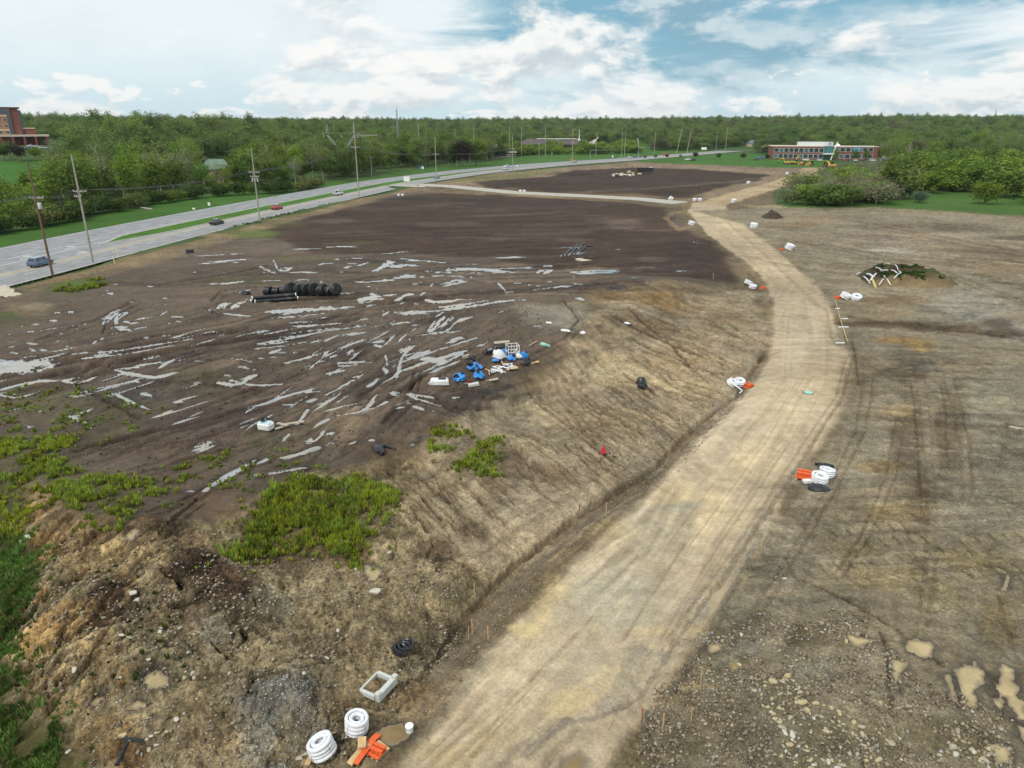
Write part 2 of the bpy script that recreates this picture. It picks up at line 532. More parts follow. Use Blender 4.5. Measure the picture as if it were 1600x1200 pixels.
# wheel ruts through the mud
RUT = (66, 54, 45)
for pts, w in [([(0, 590), (150, 560), (330, 525), (560, 492)], 8), ([(0, 606), (160, 572), (340, 537), (470, 520)], 6), ([(60, 560), (220, 540), (330, 520)], 4), ([(0, 578), (120, 590), (170, 560)], 6),
               ([(60, 532), (150, 500), (210, 470)], 3), ([(250, 595), (320, 600), (400, 610)], 2.5), ([(120, 605), (170, 630), (212, 650)], 4), ([(130, 610), (180, 632), (206, 652)], 2),
               ([(80, 715), (200, 685), (330, 655), (480, 610)], 4), ([(110, 700), (170, 690), (240, 672)], 3), ([(200, 745), (280, 722), (400, 690)], 3), ([(160, 705), (300, 690), (420, 655)], 2.5),
               ([(310, 640), (420, 600), (560, 560)], 3), ([(580, 640), (660, 590), (740, 545)], 5), ([(560, 620), (640, 575), (720, 535)], 4), ([(600, 660), (640, 620), (650, 580)], 5),
               ([(640, 615), (720, 640), (800, 632), (860, 606)], 5), ([(640, 628), (740, 655), (800, 690), (830, 730)], 5), ([(700, 610), (800, 622), (900, 590), (950, 545)], 4),
               ([(560, 480), (700, 462), (860, 455), (960, 450)], 4), ([(620, 470), (780, 455), (900, 447), (1000, 440)], 3), ([(660, 425), (760, 420), (900, 415), (1000, 420)], 3),
               ([(540, 440), (640, 424), (720, 418)], 3), ([(150, 440), (250, 445), (350, 430), (420, 415)], 2.5), ([(330, 470), (345, 455), (400, 448)], 3), ([(320, 480), (335, 490), (300, 500)], 3),
               ([(160, 520), (170, 500), (210, 478)], 3), ([(200, 535), (240, 525), (280, 520)], 4), ([(820, 560), (880, 530), (905, 500), (880, 470)], 3), ([(400, 520), (470, 510), (560, 500)], 6),
               ([(230, 800), (290, 780), (330, 760)], 3), ([(250, 830), (285, 800), (310, 780)], 4), ([(430, 470), (520, 466), (620, 468)], 4)]:
    lane(pts, w, RUT, 0.7, dz=-0.17, ridge=0.12, grit=0.6)
    lane([(x + 9, y + w * 1.6) for x, y in pts], w * 0.6, (74, 61, 50), 0.55, dz=-0.12, ridge=0.09)
for t in range(70):          # finer smears in the same directions
    x0, y0 = random.uniform(330, 760), random.uniform(480, 660)
    sl = random.uniform(-0.75, -0.3) if x0 > 560 else random.uniform(-0.35, -0.1)
    ln = random.uniform(30, 110)
    lane([(x0, y0), (x0 + ln / 2, y0 + ln / 2 * sl), (x0 + ln, y0 + ln * sl)], random.uniform(1.5, 4), random.choice([(76, 63, 53), (118, 104, 88), (70, 58, 49), (108, 94, 80)]), 0.5, dz=random.uniform(-.05, .03))
for t in range(60):
    x0, y0 = random.uniform(560, 1000), random.uniform(408, 470)
    ln = random.uniform(40, 160)
    lane([(x0, y0), (x0 + ln / 2, y0 - 2), (x0 + ln, y0 - random.uniform(-6, 9))], random.uniform(1, 2.6), random.choice([(76, 63, 53), (120, 104, 86), (72, 58, 48)]), 0.5, dz=random.uniform(-.05, .03))

# the clay slope between the field and the haul road
paint_poly([(640, 712), (700, 655), (800, 616), (880, 556), (905, 520), (950, 470), (1050, 462), (1170, 455), (1210, 500), (1192, 560), (1130, 640),
            (1060, 705), (960, 780), (860, 860), (780, 900), (700, 870), (640, 790)], (154, 138, 112), 1.0, 2.2, 6, grit=0.55, wet=0.0)
for x, y, rx, ry, c, a in [(960, 580, 60, 24, (168, 151, 118), .8), (880, 640, 70, 20, (170, 153, 120), .8), (820, 690, 50, 26, (164, 146, 114), .7), (1060, 560, 70, 26, (158, 139, 106), .7), (1090, 610, 50, 22, (166, 148, 112), .7),
                           (1000, 510, 60, 16, (138, 118, 88), .7), (1060, 480, 60, 14, (118, 98, 72), .7), (960, 462, 60, 10, (122, 100, 70), .8), (1040, 472, 30, 10, (128, 104, 68), .8), (1130, 500, 50, 14, (120, 102, 78), .7),
                           (1000, 650, 60, 16, (146, 128, 98), .6), (940, 690, 60, 16, (150, 134, 104), .7), (860, 740, 50, 18, (116, 98, 76), .7), (800, 720, 26, 34, (92, 76, 60), .7), (840, 680, 30, 12, (140, 122, 94), .5),
                           (690, 760, 40, 24, (146, 130, 102), .8), (640, 850, 40, 30, (142, 130, 104), .9), (720, 800, 50, 22, (148, 132, 104), .8), (770, 770, 30, 24, (118, 100, 76), .6), (740, 830, 30, 18, (96, 80, 62), .7),
                           (960, 560, 30, 8, (186, 168, 132), .5), (850, 660, 30, 6, (184, 166, 130), .5), (1060, 595, 50, 8, (180, 160, 122), .5), (720, 715, 18, 30, (156, 146, 122), .7), (740, 745, 22, 14, (160, 148, 122), .6)]:
    dab(x, y, rx, ry, c, a, grit=0.6)


def slope_rills():
    """branching wash-out rills that run down the clay bank"""
    def rill(x, y, dx, dy, n, w):
        pts = [(x, y)]
        for _ in range(n):
            dx2, dy2 = dx + random.uniform(-.45, .45), dy + random.uniform(-.3, .3)
            x, y = x + 9 * dx2, y + 9 * dy2
            pts.append((x, y))
        lane(pts, w, (92, 76, 56), random.uniform(.3, .7), dz=-random.uniform(.05, .12), soft=0.7, ridge=0.02, jit=.7)
    for _ in range(120):
        f = random.random()
        x, y = 820 + f * 280 + random.uniform(-60, 50), 700 - f * 180 + random.uniform(-60, 60)
        rill(x, y, 1.0, 0.5 + .3 * (1 - f), random.randint(3, 10), random.uniform(.9, 1.9))
    for _ in range(40):
        rill(random.uniform(940, 1130), random.uniform(500, 620), 1.0, 0.45, random.randint(4, 10), random.uniform(.8, 1.6))
    for _ in range(44):
        rill(random.uniform(600, 770), random.uniform(730, 820), 0.8, 0.7, random.randint(4, 10), random.uniform(1.0, 2.4))
    for _ in range(40):
        rill(random.uniform(860, 1040), random.uniform(630, 710), 0.95, 0.7, random.randint(3, 8), random.uniform(.9, 1.8))


slope_rills()
for pts, w in [([(960, 495), (1010, 520), (1060, 545), (1100, 560)], 3), ([(980, 480), (1040, 530), (1080, 575), (1130, 585)], 3), ([(620, 750), (660, 775), (680, 800), (690, 810)], 5),
               ([(625, 780), (650, 800), (670, 830)], 4), ([(440, 905), (438, 922), (455, 938), (475, 950)], 6), ([(615, 830), (622, 850), (610, 870)], 4), ([(670, 840), (678, 855), (665, 870)], 4)]:
    lane(pts, w, (74, 60, 46), .85, dz=-.22, ridge=.06, soft=.5)

# foreground spoil: tan and golden clay with dark loam between
FORE = [(-300, 700), (0, 745), (40, 770), (120, 820), (165, 848), (330, 812), (420, 760), (560, 735), (640, 720), (700, 870), (780, 905), (700, 1010), (640, 1110), (560, 1210), (500, 1500), (-200, 1500)]
paint_poly(FORE, (134, 120, 92), 1.0, 1.6, 4, grit=0.85, wet=0)
for x, y, rx, ry, c, a in [(905, 272, 60, 5, (62, 51, 44), .8), (110, 830, 70, 30, (158, 132, 92), .8), (60, 790, 40, 30, (160, 134, 96), .8), (150, 870, 60, 26, (168, 144, 104), .8), (210, 850, 50, 24, (164, 140, 100), .7), (60, 860, 40, 30, (150, 116, 68), .7),
                           (120, 960, 70, 20, (160, 128, 80), .8), (80, 980, 60, 22, (152, 122, 82), .8), (60, 1010, 40, 20, (172, 142, 92), .7), (150, 1000, 50, 30, (146, 122, 82), .6), (70, 1060, 50, 20, (160, 134, 92), .7), (110, 1090, 60, 20, (152, 128, 88), .6),
                           (180, 930, 40, 26, (70, 54, 40), .95), (160, 960, 30, 30, (88, 70, 54), .7), (300, 880, 60, 40, (66, 51, 40), .95), (350, 900, 60, 26, (72, 56, 44), .95), (300, 930, 70, 30, (88, 72, 56), .75), (380, 950, 30, 24, (84, 70, 54), .7),
                           (250, 820, 60, 22, (98, 80, 60), .7), (320, 850, 50, 22, (130, 110, 84), .6), (240, 870, 40, 18, (154, 132, 96), .7), (345, 860, 40, 16, (140, 120, 90), .6), (270, 905, 40, 14, (158, 138, 102), .7),
                           (480, 870, 90, 12, (86, 68, 54), .8), (420, 880, 60, 16, (80, 62, 50), .75), (430, 940, 34, 30, (142, 134, 112), .85), (470, 930, 40, 30, (148, 134, 106), .8), (520, 950, 60, 30, (128, 112, 84), .6),
                           (600, 900, 60, 20, (134, 116, 88), .7), (680, 860, 40, 30, (96, 80, 62), .7), (700, 890, 36, 16, (140, 122, 94), .6), (720, 890, 40, 20, (152, 134, 102), .7), (660, 960, 60, 26, (150, 132, 100), .7), (720, 990, 30, 24, (104, 90, 68), .8),
                           (640, 1000, 70, 30, (142, 124, 94), .6), (520, 1010, 80, 20, (108, 92, 70), .6), (450, 1030, 60, 18, (112, 96, 74), .6), (360, 1000, 60, 24, (120, 104, 80), .5), (300, 1000, 50, 30, (116, 104, 82), .6), (330, 980, 30, 20, (138, 132, 116), .6),
                           (290, 1080, 40, 30, (134, 118, 88), .6), (420, 1090, 60, 40, (118, 112, 98), .8), (400, 1130, 40, 40, (134, 130, 118), .75), (460, 1070, 40, 30, (110, 104, 92), .7), (330, 1150, 60, 40, (128, 110, 82), .7), (160, 1150, 60, 30, (134, 110, 74), .7), (200, 1180, 40, 30, (120, 90, 56), .7),
                           (560, 1060, 40, 20, (112, 94, 70), .7), (250, 1150, 40, 20, (140, 124, 98), .6), (480, 1140, 50, 30, (116, 106, 90), .6), (540, 1100, 30, 30, (104, 86, 62), .6), (640, 1080, 50, 30, (118, 98, 72), .7), (250, 960, 60, 22, (122, 104, 78), .6)]:
    dab(x, y, rx, ry, c, a, grit=0.9)
for x, y, rx, ry, c, a in [(480, 830, 130, 40, (84, 70, 44), .8), (740, 715, 60, 34, (96, 84, 60), .6)]:
    dab(x, y, rx, ry, c, a)
for pts, w in [([(110, 805), (75, 840), (60, 850)], 4), ([(130, 815), (90, 855)], 5), ([(150, 835), (100, 870)], 4), ([(110, 1015), (70, 1050), (30, 1065)], 5), ([(180, 930), (120, 985), (60, 1015)], 5), ([(150, 960), (80, 1025), (30, 1050)], 6),
               ([(200, 960), (140, 1020), (90, 1060)], 5), ([(170, 1010), (120, 1050), (60, 1100)], 4), ([(255, 892), (290, 905), (310, 915)], 5), ([(380, 985), (385, 1000), (375, 1010)], 8), ([(260, 890), (275, 900), (285, 912)], 6),
               ([(330, 1000), (360, 1030), (370, 1030)], 4), ([(370, 1050), (470, 1035), (530, 1015)], 4), ([(380, 1060), (470, 1050), (520, 1035)], 4), ([(140, 880), (100, 905)], 4), ([(100, 900), (70, 930)], 4)]:
    lane(pts, w, (78, 58, 40), .8, dz=-.25, ridge=.1, soft=.5)
for _ in range(90):           # short broken strata and cracks on the spoil banks
    x, y = random.uniform(20, 230), random.uniform(800, 1110)
    l = random.uniform(14, 50)
    lane([(x, y), (x - l * .5, y + l * .42), (x - l, y + l * .75)], random.uniform(1.5, 4), random.choice([(94, 72, 48), (178, 154, 110), (150, 110, 60), (100, 80, 58)]), .55, dz=random.uniform(-.14, .07))

# the haul road
ROAD_L = [(560, 1290), (640, 1180), (735, 1050), (790, 985), (850, 915), (910, 860), (985, 800), (1060, 718), (1130, 650), (1180, 590), (1205, 540), (1208, 480), (1195, 440), (1170, 412), (1135, 388), (1105, 366), (1088, 345), (1075, 328)]
ROAD_R = [(1085, 316), (1130, 320), (1152, 338), (1190, 370), (1232, 405), (1275, 440), (1300, 470), (1308, 505), (1312, 540), (1332, 552), (1334, 585), (1318, 640), (1285, 695), (1245, 745), (1195, 840), (1150, 925), (1100, 1000), (1040, 1085), (985, 1160), (950, 1240)]
ROADC = (182, 165, 137)
paint_poly([(1085, 318), (1140, 302), (1200, 286), (1240, 272), (1255, 262), (1300, 262), (1270, 274), (1230, 290), (1180, 306), (1130, 322)], (172, 152, 120), 0.8, 1, 5, grit=0.3)
paint_poly(ROAD_L + ROAD_R, ROADC, 0.5, 0.7, 3, grit=0.10, wet=0, a=0.97)
paint_poly([(1360, 324), (1480, 331), (1620, 342), (1620, 348), (1480, 338), (1330, 332), (1180, 326), (1160, 320)], (162, 142, 112), .8, 1, 5, a=.8)
for x, y, rx, ry, c, a in [(960, 930, 100, 60, (178, 172, 152), .7), (1040, 830, 80, 50, (176, 166, 144), .6), (900, 1030, 80, 40, (182, 172, 146), .6), (1160, 660, 60, 60, (196, 180, 152), .7), (1230, 600, 60, 50, (192, 174, 144), .6), (1250, 520, 40, 50, (190, 176, 150), .7),
                           (1110, 800, 60, 50, (194, 174, 136), .6), (1180, 720, 50, 40, (196, 176, 138), .6), (1050, 720 + 60, 40, 34, (190, 168, 122), .7), (960, 830, 40, 26, (190, 170, 122), .6), (1050, 795, 40, 10, (158, 152, 136), .8), (1080, 790, 26, 8, (150, 148, 138), .6),
                           (870, 920, 30, 26, (200, 176, 118), .7), (850, 955, 22, 30, (204, 180, 120), .7), (820, 985, 30, 14, (202, 182, 126), .7), (1090, 985, 30, 12, (204, 180, 118), .7), (1020, 985, 40, 8, (200, 176, 118), .6), (900, 1090, 60, 20, (202, 178, 120), .7), (960, 1060, 50, 20, (190, 168, 120), .6),
                           (880, 1110, 30, 12, (206, 182, 120), .6), (700, 1180, 60, 26, (176, 152, 100), .8), (760, 1150, 50, 30, (168, 148, 106), .7), (840, 1130, 50, 30, (170, 154, 118), .6), (1240, 440, 50, 20, (182, 164, 132), .5), (1190, 400, 30, 20, (190, 170, 138), .6), (1150, 360, 30, 14, (188, 166, 132), .6),
                           (1100, 335, 30, 8, (182, 158, 120), .6), (1270, 580, 26, 40, (178, 156, 122), .5), (1300, 590, 20, 40, (170, 150, 116), .6), (1230, 462, 70, 10, (172, 160, 136), .5), (700, 1100, 50, 30, (136, 116, 86), .7), (760, 1040, 40, 24, (140, 122, 92), .6), (1130, 900, 40, 50, (186, 164, 124), .5)]:
    dab(x, y, rx, ry, c, a * (.45 if c[2] < 126 else .8))
for pts, w, c, a, dz in [([(1332, 560), (1316, 620), (1262, 705), (1200, 800), (1130, 905), (1060, 1000), (1000, 1090), (950, 1120)], 7, (126, 110, 86), .7, -.08), ([(1322, 560), (1306, 620), (1250, 700), (1188, 795), (1118, 900), (1050, 990)], 4, (146, 128, 100), .6, -.05),
                         ([(1290, 480), (1300, 530), (1318, 545)], 5, (140, 124, 98), .6, -.05), ([(1230, 745), (1190, 800), (1140, 880), (1090, 960), (1030, 1050), (985, 1110), (960, 1120)], 14, (128, 118, 102), .75, .12),
                         ([(1000, 1020), (960, 1080), (945, 1110)], 26, (124, 118, 106), .75, .18), ([(1110, 900), (1070, 970), (1030, 1020)], 8, (140, 124, 98), .6, 0), ([(1190, 850), (1145, 925), (1095, 1000), (1050, 1060)], 10, (176, 152, 112), .7, 0), ([(1205, 830), (1160, 905), (1110, 985)], 4, (130, 108, 80), .6, -.04),
                         ([(1195, 565), (1140, 640), (1070, 705), (1010, 745)], 9, (132, 122, 108), .75, -.1), ([(1020, 750), (900, 815), (800, 890), (745, 950)], 10, (112, 98, 76), .7, -.05), ([(960, 790), (880, 850), (800, 920), (740, 990), (680, 1060)], 12, (116, 106, 92), .7, -.04),
                         ([(1185, 540), (1150, 615), (1080, 668)], 6, (150, 142, 126), .6, -.02), ([(1000, 770), (930, 815), (860, 880)], 5, (160, 140, 108), .6, .04), ([(850, 880), (800, 930), (740, 1000)], 7, (108, 98, 84), .6, 0), ([(790, 920), (720, 1010), (660, 1090), (620, 1150)], 6, (128, 108, 80), .6, -.03),
                         ([(760, 1040), (700, 1110), (660, 1150)], 16, (122, 116, 100), .75, .1), ([(930, 960), (840, 1060), (760, 1160), (720, 1210)], 6, (150, 132, 100), .5, -.03), ([(900, 990), (800, 1090), (740, 1180)], 4, (146, 128, 96), .5, -.03), ([(980, 930), (900, 1010), (820, 1110)], 5, (196, 180, 144), .5, 0),
                         ([(870, 1130), (800, 1180), (750, 1240)], 18, (112, 104, 90), .7, 0), ([(900, 1140), (850, 1190)], 14, (98, 84, 60), .7, -.04), ([(940, 1120), (880, 1130), (820, 1180)], 10, (122, 116, 106), .6, .05),
                         ([(1170, 420), (1195, 450), (1205, 500)], 5, (146, 124, 92), .6, 0), ([(1130, 340), (1180, 385), (1240, 440), (1280, 480)], 4, (160, 140, 110), .6, -.03), ([(1110, 350), (1160, 395), (1215, 445)], 5, (168, 148, 116), .5, -.02), ([(1120, 340), (1170, 382), (1230, 440)], 4, (198, 180, 148), .6, 0),
                         ([(1075, 325), (1040, 340), (1060, 360), (1090, 352)], 6, (150, 126, 92), .6, 0)]:
    lane(pts, w, c, a * (.9 if w < 13 else .5), dz=dz, grit=.3, jit=.8)
for _ in range(26):           # long faint wheel marks on the road
    f = random.uniform(-0.42, 0.42)
    cl = [(985 + 160 * f, 1000), (1080 + 150 * f, 850), (1190 + 130 * f, 700), (1255 + 100 * f, 590), (1258 + 90 * f, 500)]
    k = random.randint(0, 2)
    lane(cl[k:k + random.randint(2, 3)], random.uniform(1.5, 5), random.choice([(160, 142, 112), (200, 184, 154), (170, 154, 126), (150, 134, 108), (198, 176, 134)]), random.uniform(.25, .5), dz=random.uniform(-.03, .01))

# right-hand field: graded grey-brown clay
RIGHT = [(1085, 330), (1215, 324), (1370, 324), (1620, 342), (2400, 420), (2900, 900), (2300, 1500), (950, 1300), (1000, 1140), (1050, 1080), (1110, 1000), (1200, 850), (1250, 750), (1320, 650), (1340, 590), (1335, 552), (1312, 540), (1308, 500), (1290, 460), (1230, 405), (1160, 350)]
paint_poly(RIGHT, (135, 124, 103), 0.8, 1.0, 3, grit=0.5)
for x, y, rx, ry, c, a in [(1400, 375, 160, 16, (138, 124, 104), .8), (1300, 385, 60, 14, (140, 128, 106), .7), (1390, 392, 50, 10, (154, 146, 130), .6), (1540, 400, 80, 20, (120, 104, 82), .7), (1450, 352, 120, 7, (112, 100, 82), .7), (1580, 372, 60, 5, (88, 76, 64), .7), (1500, 358, 90, 5, (98, 90, 76), .6),
                           (1240, 350, 60, 8, (136, 118, 92), .7), (1300, 340, 60, 5, (122, 104, 80), .6), (1560, 420, 60, 14, (132, 116, 92), .6), (1520, 480, 70, 30, (146, 142, 130), .8), (1570, 520, 50, 20, (142, 136, 122), .7), (1540, 445, 60, 10, (136, 128, 110), .6),
                           (1380, 505, 90, 8, (92, 74, 54), .8), (1480, 512, 110, 7, (90, 74, 56), .75), (1570, 520, 60, 7, (84, 70, 56), .8), (1555, 505, 30, 8, (80, 66, 54), .7), (1390, 470, 70, 10, (128, 108, 80), .7), (1370, 490, 60, 10, (120, 104, 80), .6), (1400, 530, 40, 7, (138, 106, 58), .7), (1440, 540, 24, 12, (150, 124, 72), .7),
                           (1420, 580, 60, 22, (80, 68, 54), .75), (1440, 570, 34, 10, (62, 56, 48), .6), (1450, 575, 16, 6, (140, 136, 126), .5), (1340, 600, 40, 50, (108, 94, 72), .6), (1420, 680, 30, 80, (84, 70, 54), .6), (1480, 680, 24, 80, (86, 72, 55), .6), (1500, 640, 14, 50, (86, 72, 56), .5),
                           (1550, 620, 60, 50, (134, 130, 112), .7), (1570, 720, 60, 60, (124, 120, 102), .7), (1400, 640, 34, 10, (152, 132, 94), .6), (1380, 730, 50, 14, (146, 124, 82), .6), (1400, 800, 60, 18, (142, 124, 86), .6), (1340, 850, 60, 22, (138, 124, 92), .6), (1380, 900, 70, 24, (146, 130, 92), .6),
                           (1510, 870, 60, 20, (146, 130, 90), .6), (1470, 930, 40, 30, (140, 128, 96), .6), (1440, 780, 26, 60, (92, 76, 56), .6), (1440, 900, 22, 40, (98, 84, 64), .6), (1540, 800, 60, 40, (112, 108, 92), .6), (1280, 820, 50, 30, (112, 100, 80), .6), (1230, 890, 60, 26, (104, 98, 84), .6), (1300, 790, 60, 16, (116, 104, 84), .5),
                           (1240, 940, 60, 14, (116, 110, 96), .7), (1160, 960, 40, 30, (112, 106, 88), .6), (1130, 1040, 40, 20, (128, 120, 98), .6), (1270, 990, 60, 24, (98, 88, 66), .7), (1330, 960, 70, 12, (116, 108, 88), .6), (1280, 1050, 40, 24, (110, 112, 100), .6), (1370, 1080, 30, 16, (150, 142, 122), .6),
                           (1240, 1090, 50, 24, (112, 100, 64), .6), (1360, 1000, 40, 10, (120, 106, 74), .6), (1560, 980, 40, 60, (112, 98, 70), .7), (1580, 1080, 40, 60, (108, 94, 68), .7), (1530, 1160, 40, 40, (132, 120, 82), .7), (1150, 1100, 60, 30, (112, 104, 82), .6), (1080, 1150, 60, 40, (106, 96, 72), .7), (1000, 1180, 50, 30, (110, 98, 70), .7),
                           (1050, 1090, 30, 20, (134, 114, 82), .6), (1180, 1160, 60, 30, (104, 98, 78), .6), (1320, 1150, 120, 40, (104, 96, 70), .6), (1450, 1150, 60, 40, (102, 92, 66), .6), (1170, 1010, 24, 14, (140, 136, 122), .5)]:
    dab(x, y, rx, ry, c, a, grit=.6)
for x, y, c in [(1120, 1010, (192, 172, 118)), (1105, 1040, (168, 148, 108)), (1070, 1072, (196, 172, 120)), (1085, 1072, (190, 168, 118)), (1150, 1040, (176, 150, 104)), (1115, 1075, (176, 152, 108))]:
    dab(x, y, 12, 7, c, .7)
for pts, w, c, a, dz in [([(1190, 830), (1150, 910), (1105, 990), (1070, 1045), (1045, 1085)], 10, (124, 120, 108), .7, .12), ([(1100, 1010), (1075, 1050), (1050, 1090)], 5, (100, 84, 62), .5, -.06), ([(1260, 905), (1320, 935), (1400, 980), (1470, 1035)], 5, (72, 58, 42), .8, -.25), ([(1380, 990), (1388, 1040), (1390, 1110)], 7, (66, 54, 40), .8, -.18),
                         ([(1230, 870), (1240, 900), (1260, 910)], 5, (80, 66, 48), .6, -.1), ([(1540, 940), (1520, 990), (1500, 1030)], 8, (116, 118, 110), .25, .04), ([(1310, 505), (1400, 503), (1500, 515), (1600, 530)], 4, (74, 60, 46), .7, -.1), ([(1330, 495), (1420, 510), (1600, 522)], 3, (78, 64, 50), .7, -.08),
                         ([(1420, 590), (1430, 640), (1435, 720), (1440, 800)], 4, (74, 60, 46), .6, -.06), ([(1470, 600), (1478, 650), (1480, 720)], 4, (76, 62, 48), .6, -.06), ([(1300, 410), (1400, 420), (1560, 440), (1620, 452)], 2, (104, 90, 72), .5, -.04), ([(1160, 400), (1260, 420), (1330, 428)], 3, (118, 102, 78), .5, 0), ([(1400, 395), (1500, 412), (1600, 430)], 2, (150, 136, 112), .5, 0),
                         ([(1060, 1090), (1100, 1110), (1160, 1180)], 3, (70, 60, 46), .5, -.1), ([(1010, 1110), (1015, 1150), (1040, 1200)], 6, (74, 64, 50), .5, -.1), ([(1330, 530), (1338, 560), (1342, 600)], 3, (74, 60, 44), .7, -.1), ([(1600, 1050), (1570, 980), (1560, 930)], 8, (92, 76, 54), .6, -.08)]:
    lane(pts, w, c, a * .75, dz=dz * .7, grit=.7, jit=.8)
for _ in range(150):          # sheep's-foot and grader streaks across the right field
    x0, y0 = random.uniform(1330, 1650), random.uniform(350, 900)
    ln = random.uniform(20, 90) * (0.5 + y0 / 900)
    lane([(x0, y0), (x0 + ln * .5, y0 + random.uniform(0, 3)), (x0 + ln, y0 + random.uniform(0, 8))], random.uniform(.8, 2.6), random.choice([(98, 84, 64), (148, 134, 108), (90, 76, 58), (156, 144, 118), (110, 96, 76)]), .5, dz=random.uniform(-.04, .03))
for bx, by, n, ln, tilt in [(1350, 762, 12, 9, .9), (1300, 820, 22, 12, .8), (1330, 840, 24, 14, .8), (1280, 875, 14, 14, .9), (1460, 890, 26, 20, .7), (1500, 835, 20, 14, .8), (1380, 860, 26, 12, .8), (1560, 880, 12, 20, .5), (1450, 950, 16, 18, .1), (1330, 900, 20, 14, .3)]:
    for k in range(n):        # rows of bars pressed in by the crawler tracks, pale water in some
        x0, y0 = bx + k * 5.5, by + (k - n / 2) ** 2 * .06 - k * .4
        lane([(x0, y0), (x0 + ln * .8, y0 + ln * tilt)], 1.7, random.choice([(170, 154, 118), (150, 136, 106), (160, 146, 112)]) if k % 4 else (88, 76, 56), .6, dz=-.03)

paint_poly([(1215, 323), (1290, 325), (1370, 323), (1480, 330), (1610, 338), (2100, 372), (2100, 290), (1600, 296), (1400, 300), (1290, 314)], (72, 104, 44), .6, 2.0, 5, var=.25)
for pts in ([(1350, 590), (1338, 670), (1300, 750), (1235, 860), (1170, 970)], [(1400, 650), (1385, 745), (1345, 835), (1300, 900)], [(1425, 560), (1440, 660), (1448, 780), (1446, 900), (1430, 1000)],
            [(1475, 590), (1500, 690), (1505, 780)], [(1330, 345), (1450, 365), (1600, 395)], [(1240, 372), (1350, 392), (1480, 425), (1600, 470)], [(1345, 640), (1450, 655), (1600, 668)], [(1300, 770), (1420, 765), (1600, 790)]):
    for off_px in (0, 15):    # paired wheel tracks
        lane([(x + off_px * (1 if pts[0][1] > 500 and abs(pts[-1][0] - pts[0][0]) < 190 else 0), y + off_px * (0 if pts[0][1] > 500 and abs(pts[-1][0] - pts[0][0]) < 190 else .45)) for x, y in pts], 4.2 if pts[0][1] > 500 else 2.4, (96, 80, 61), random.uniform(.2, .5), dz=-.05, ridge=.03, jit=.9)
lane([(1195, 552), (1150, 620), (1085, 668), (1022, 735), (905, 808), (805, 886), (748, 945), (695, 1005), (655, 1060)], 6, (98, 82, 62), .55, dz=-.22, ridge=.08, jit=.8)
# foreground grass on the left
paint_poly([(-300, 690), (0, 748), (36, 785), (20, 830), (55, 890), (42, 950), (18, 1000), (28, 1060), (30, 1110), (100, 1140), (125, 1180), (110, 1300), (-300, 1300)], (80, 76, 46), .4, .9, 2, grit=.4)
# ------------------------------------------------------------------ lumps and clods
i = near_box(-330, 330, 12, 620)
x, y = X[i], Y[i]
g = GRIT[i]
fade = 1 - 0.75 * sstep(y, 60, 300)
lump = (fbm(x / 2.6, y / 2.6, 5, 21) - .5) * 1.0 * sstep(g, .5, .95)
clod = (fbm(x / .55, y / .55, 4, 25, .6) - .5) * (0.05 + 0.42 * g)
rid = 1 - np.abs(fbm(x / 1.5 + 4, y / 1.9, 4, 33) * 2 - 1)
lump -= sstep(rid, .90, 1.0) * 0.18 * sstep(g, .45, .9)
big = (fbm(x / 9, y / 9, 3, 41) - .5) * 0.5
i_pad = psd(PAD, x, y)
big *= 1 - 0.8 * sstep(i_pad, 2, -6)
Z[i] += (lump + clod) * fade + big * sstep(g, .15, .5)
# washed-out gullies down the spoil banks on the left
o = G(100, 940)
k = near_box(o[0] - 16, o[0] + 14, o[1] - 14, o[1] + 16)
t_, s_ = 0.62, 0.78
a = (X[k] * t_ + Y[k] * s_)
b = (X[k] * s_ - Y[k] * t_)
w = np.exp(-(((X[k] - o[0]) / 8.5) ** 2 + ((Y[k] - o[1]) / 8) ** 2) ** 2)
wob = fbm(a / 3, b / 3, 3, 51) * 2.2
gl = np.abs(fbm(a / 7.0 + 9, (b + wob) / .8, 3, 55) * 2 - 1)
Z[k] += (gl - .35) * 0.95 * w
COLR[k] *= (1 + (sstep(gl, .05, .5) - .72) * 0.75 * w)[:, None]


def grain(i, p, q, long_, short, seed, warp=1.0):
    """stretched noise that runs along the ground line between two picture points"""
    d = G(*q) - G(*p)
    d /= np.hypot(*d)
    a = X[i] * d[0] + Y[i] * d[1]
    b = X[i] * d[1] - Y[i] * d[0]
    b = b + (fbm(a / (long_ * 1.5), b / (short * 6), 3, seed + 50) - .5) * short * 5 * warp
    return fbm(a / long_, b / short, 4, seed)


def zone(i, px, py, rx, ry):
    o = G(px, py)
    ax = np.hypot(*(g0(px + rx, py) - g0(px - rx, py))) / 2
    ay = abs(g0(px, py - ry)[1] - g0(px, py + ry)[1]) / 2
    return np.exp(-(((X[i] - o[0]) / ax) ** 2 + ((Y[i] - o[1]) / ay) ** 2) ** 1.5)


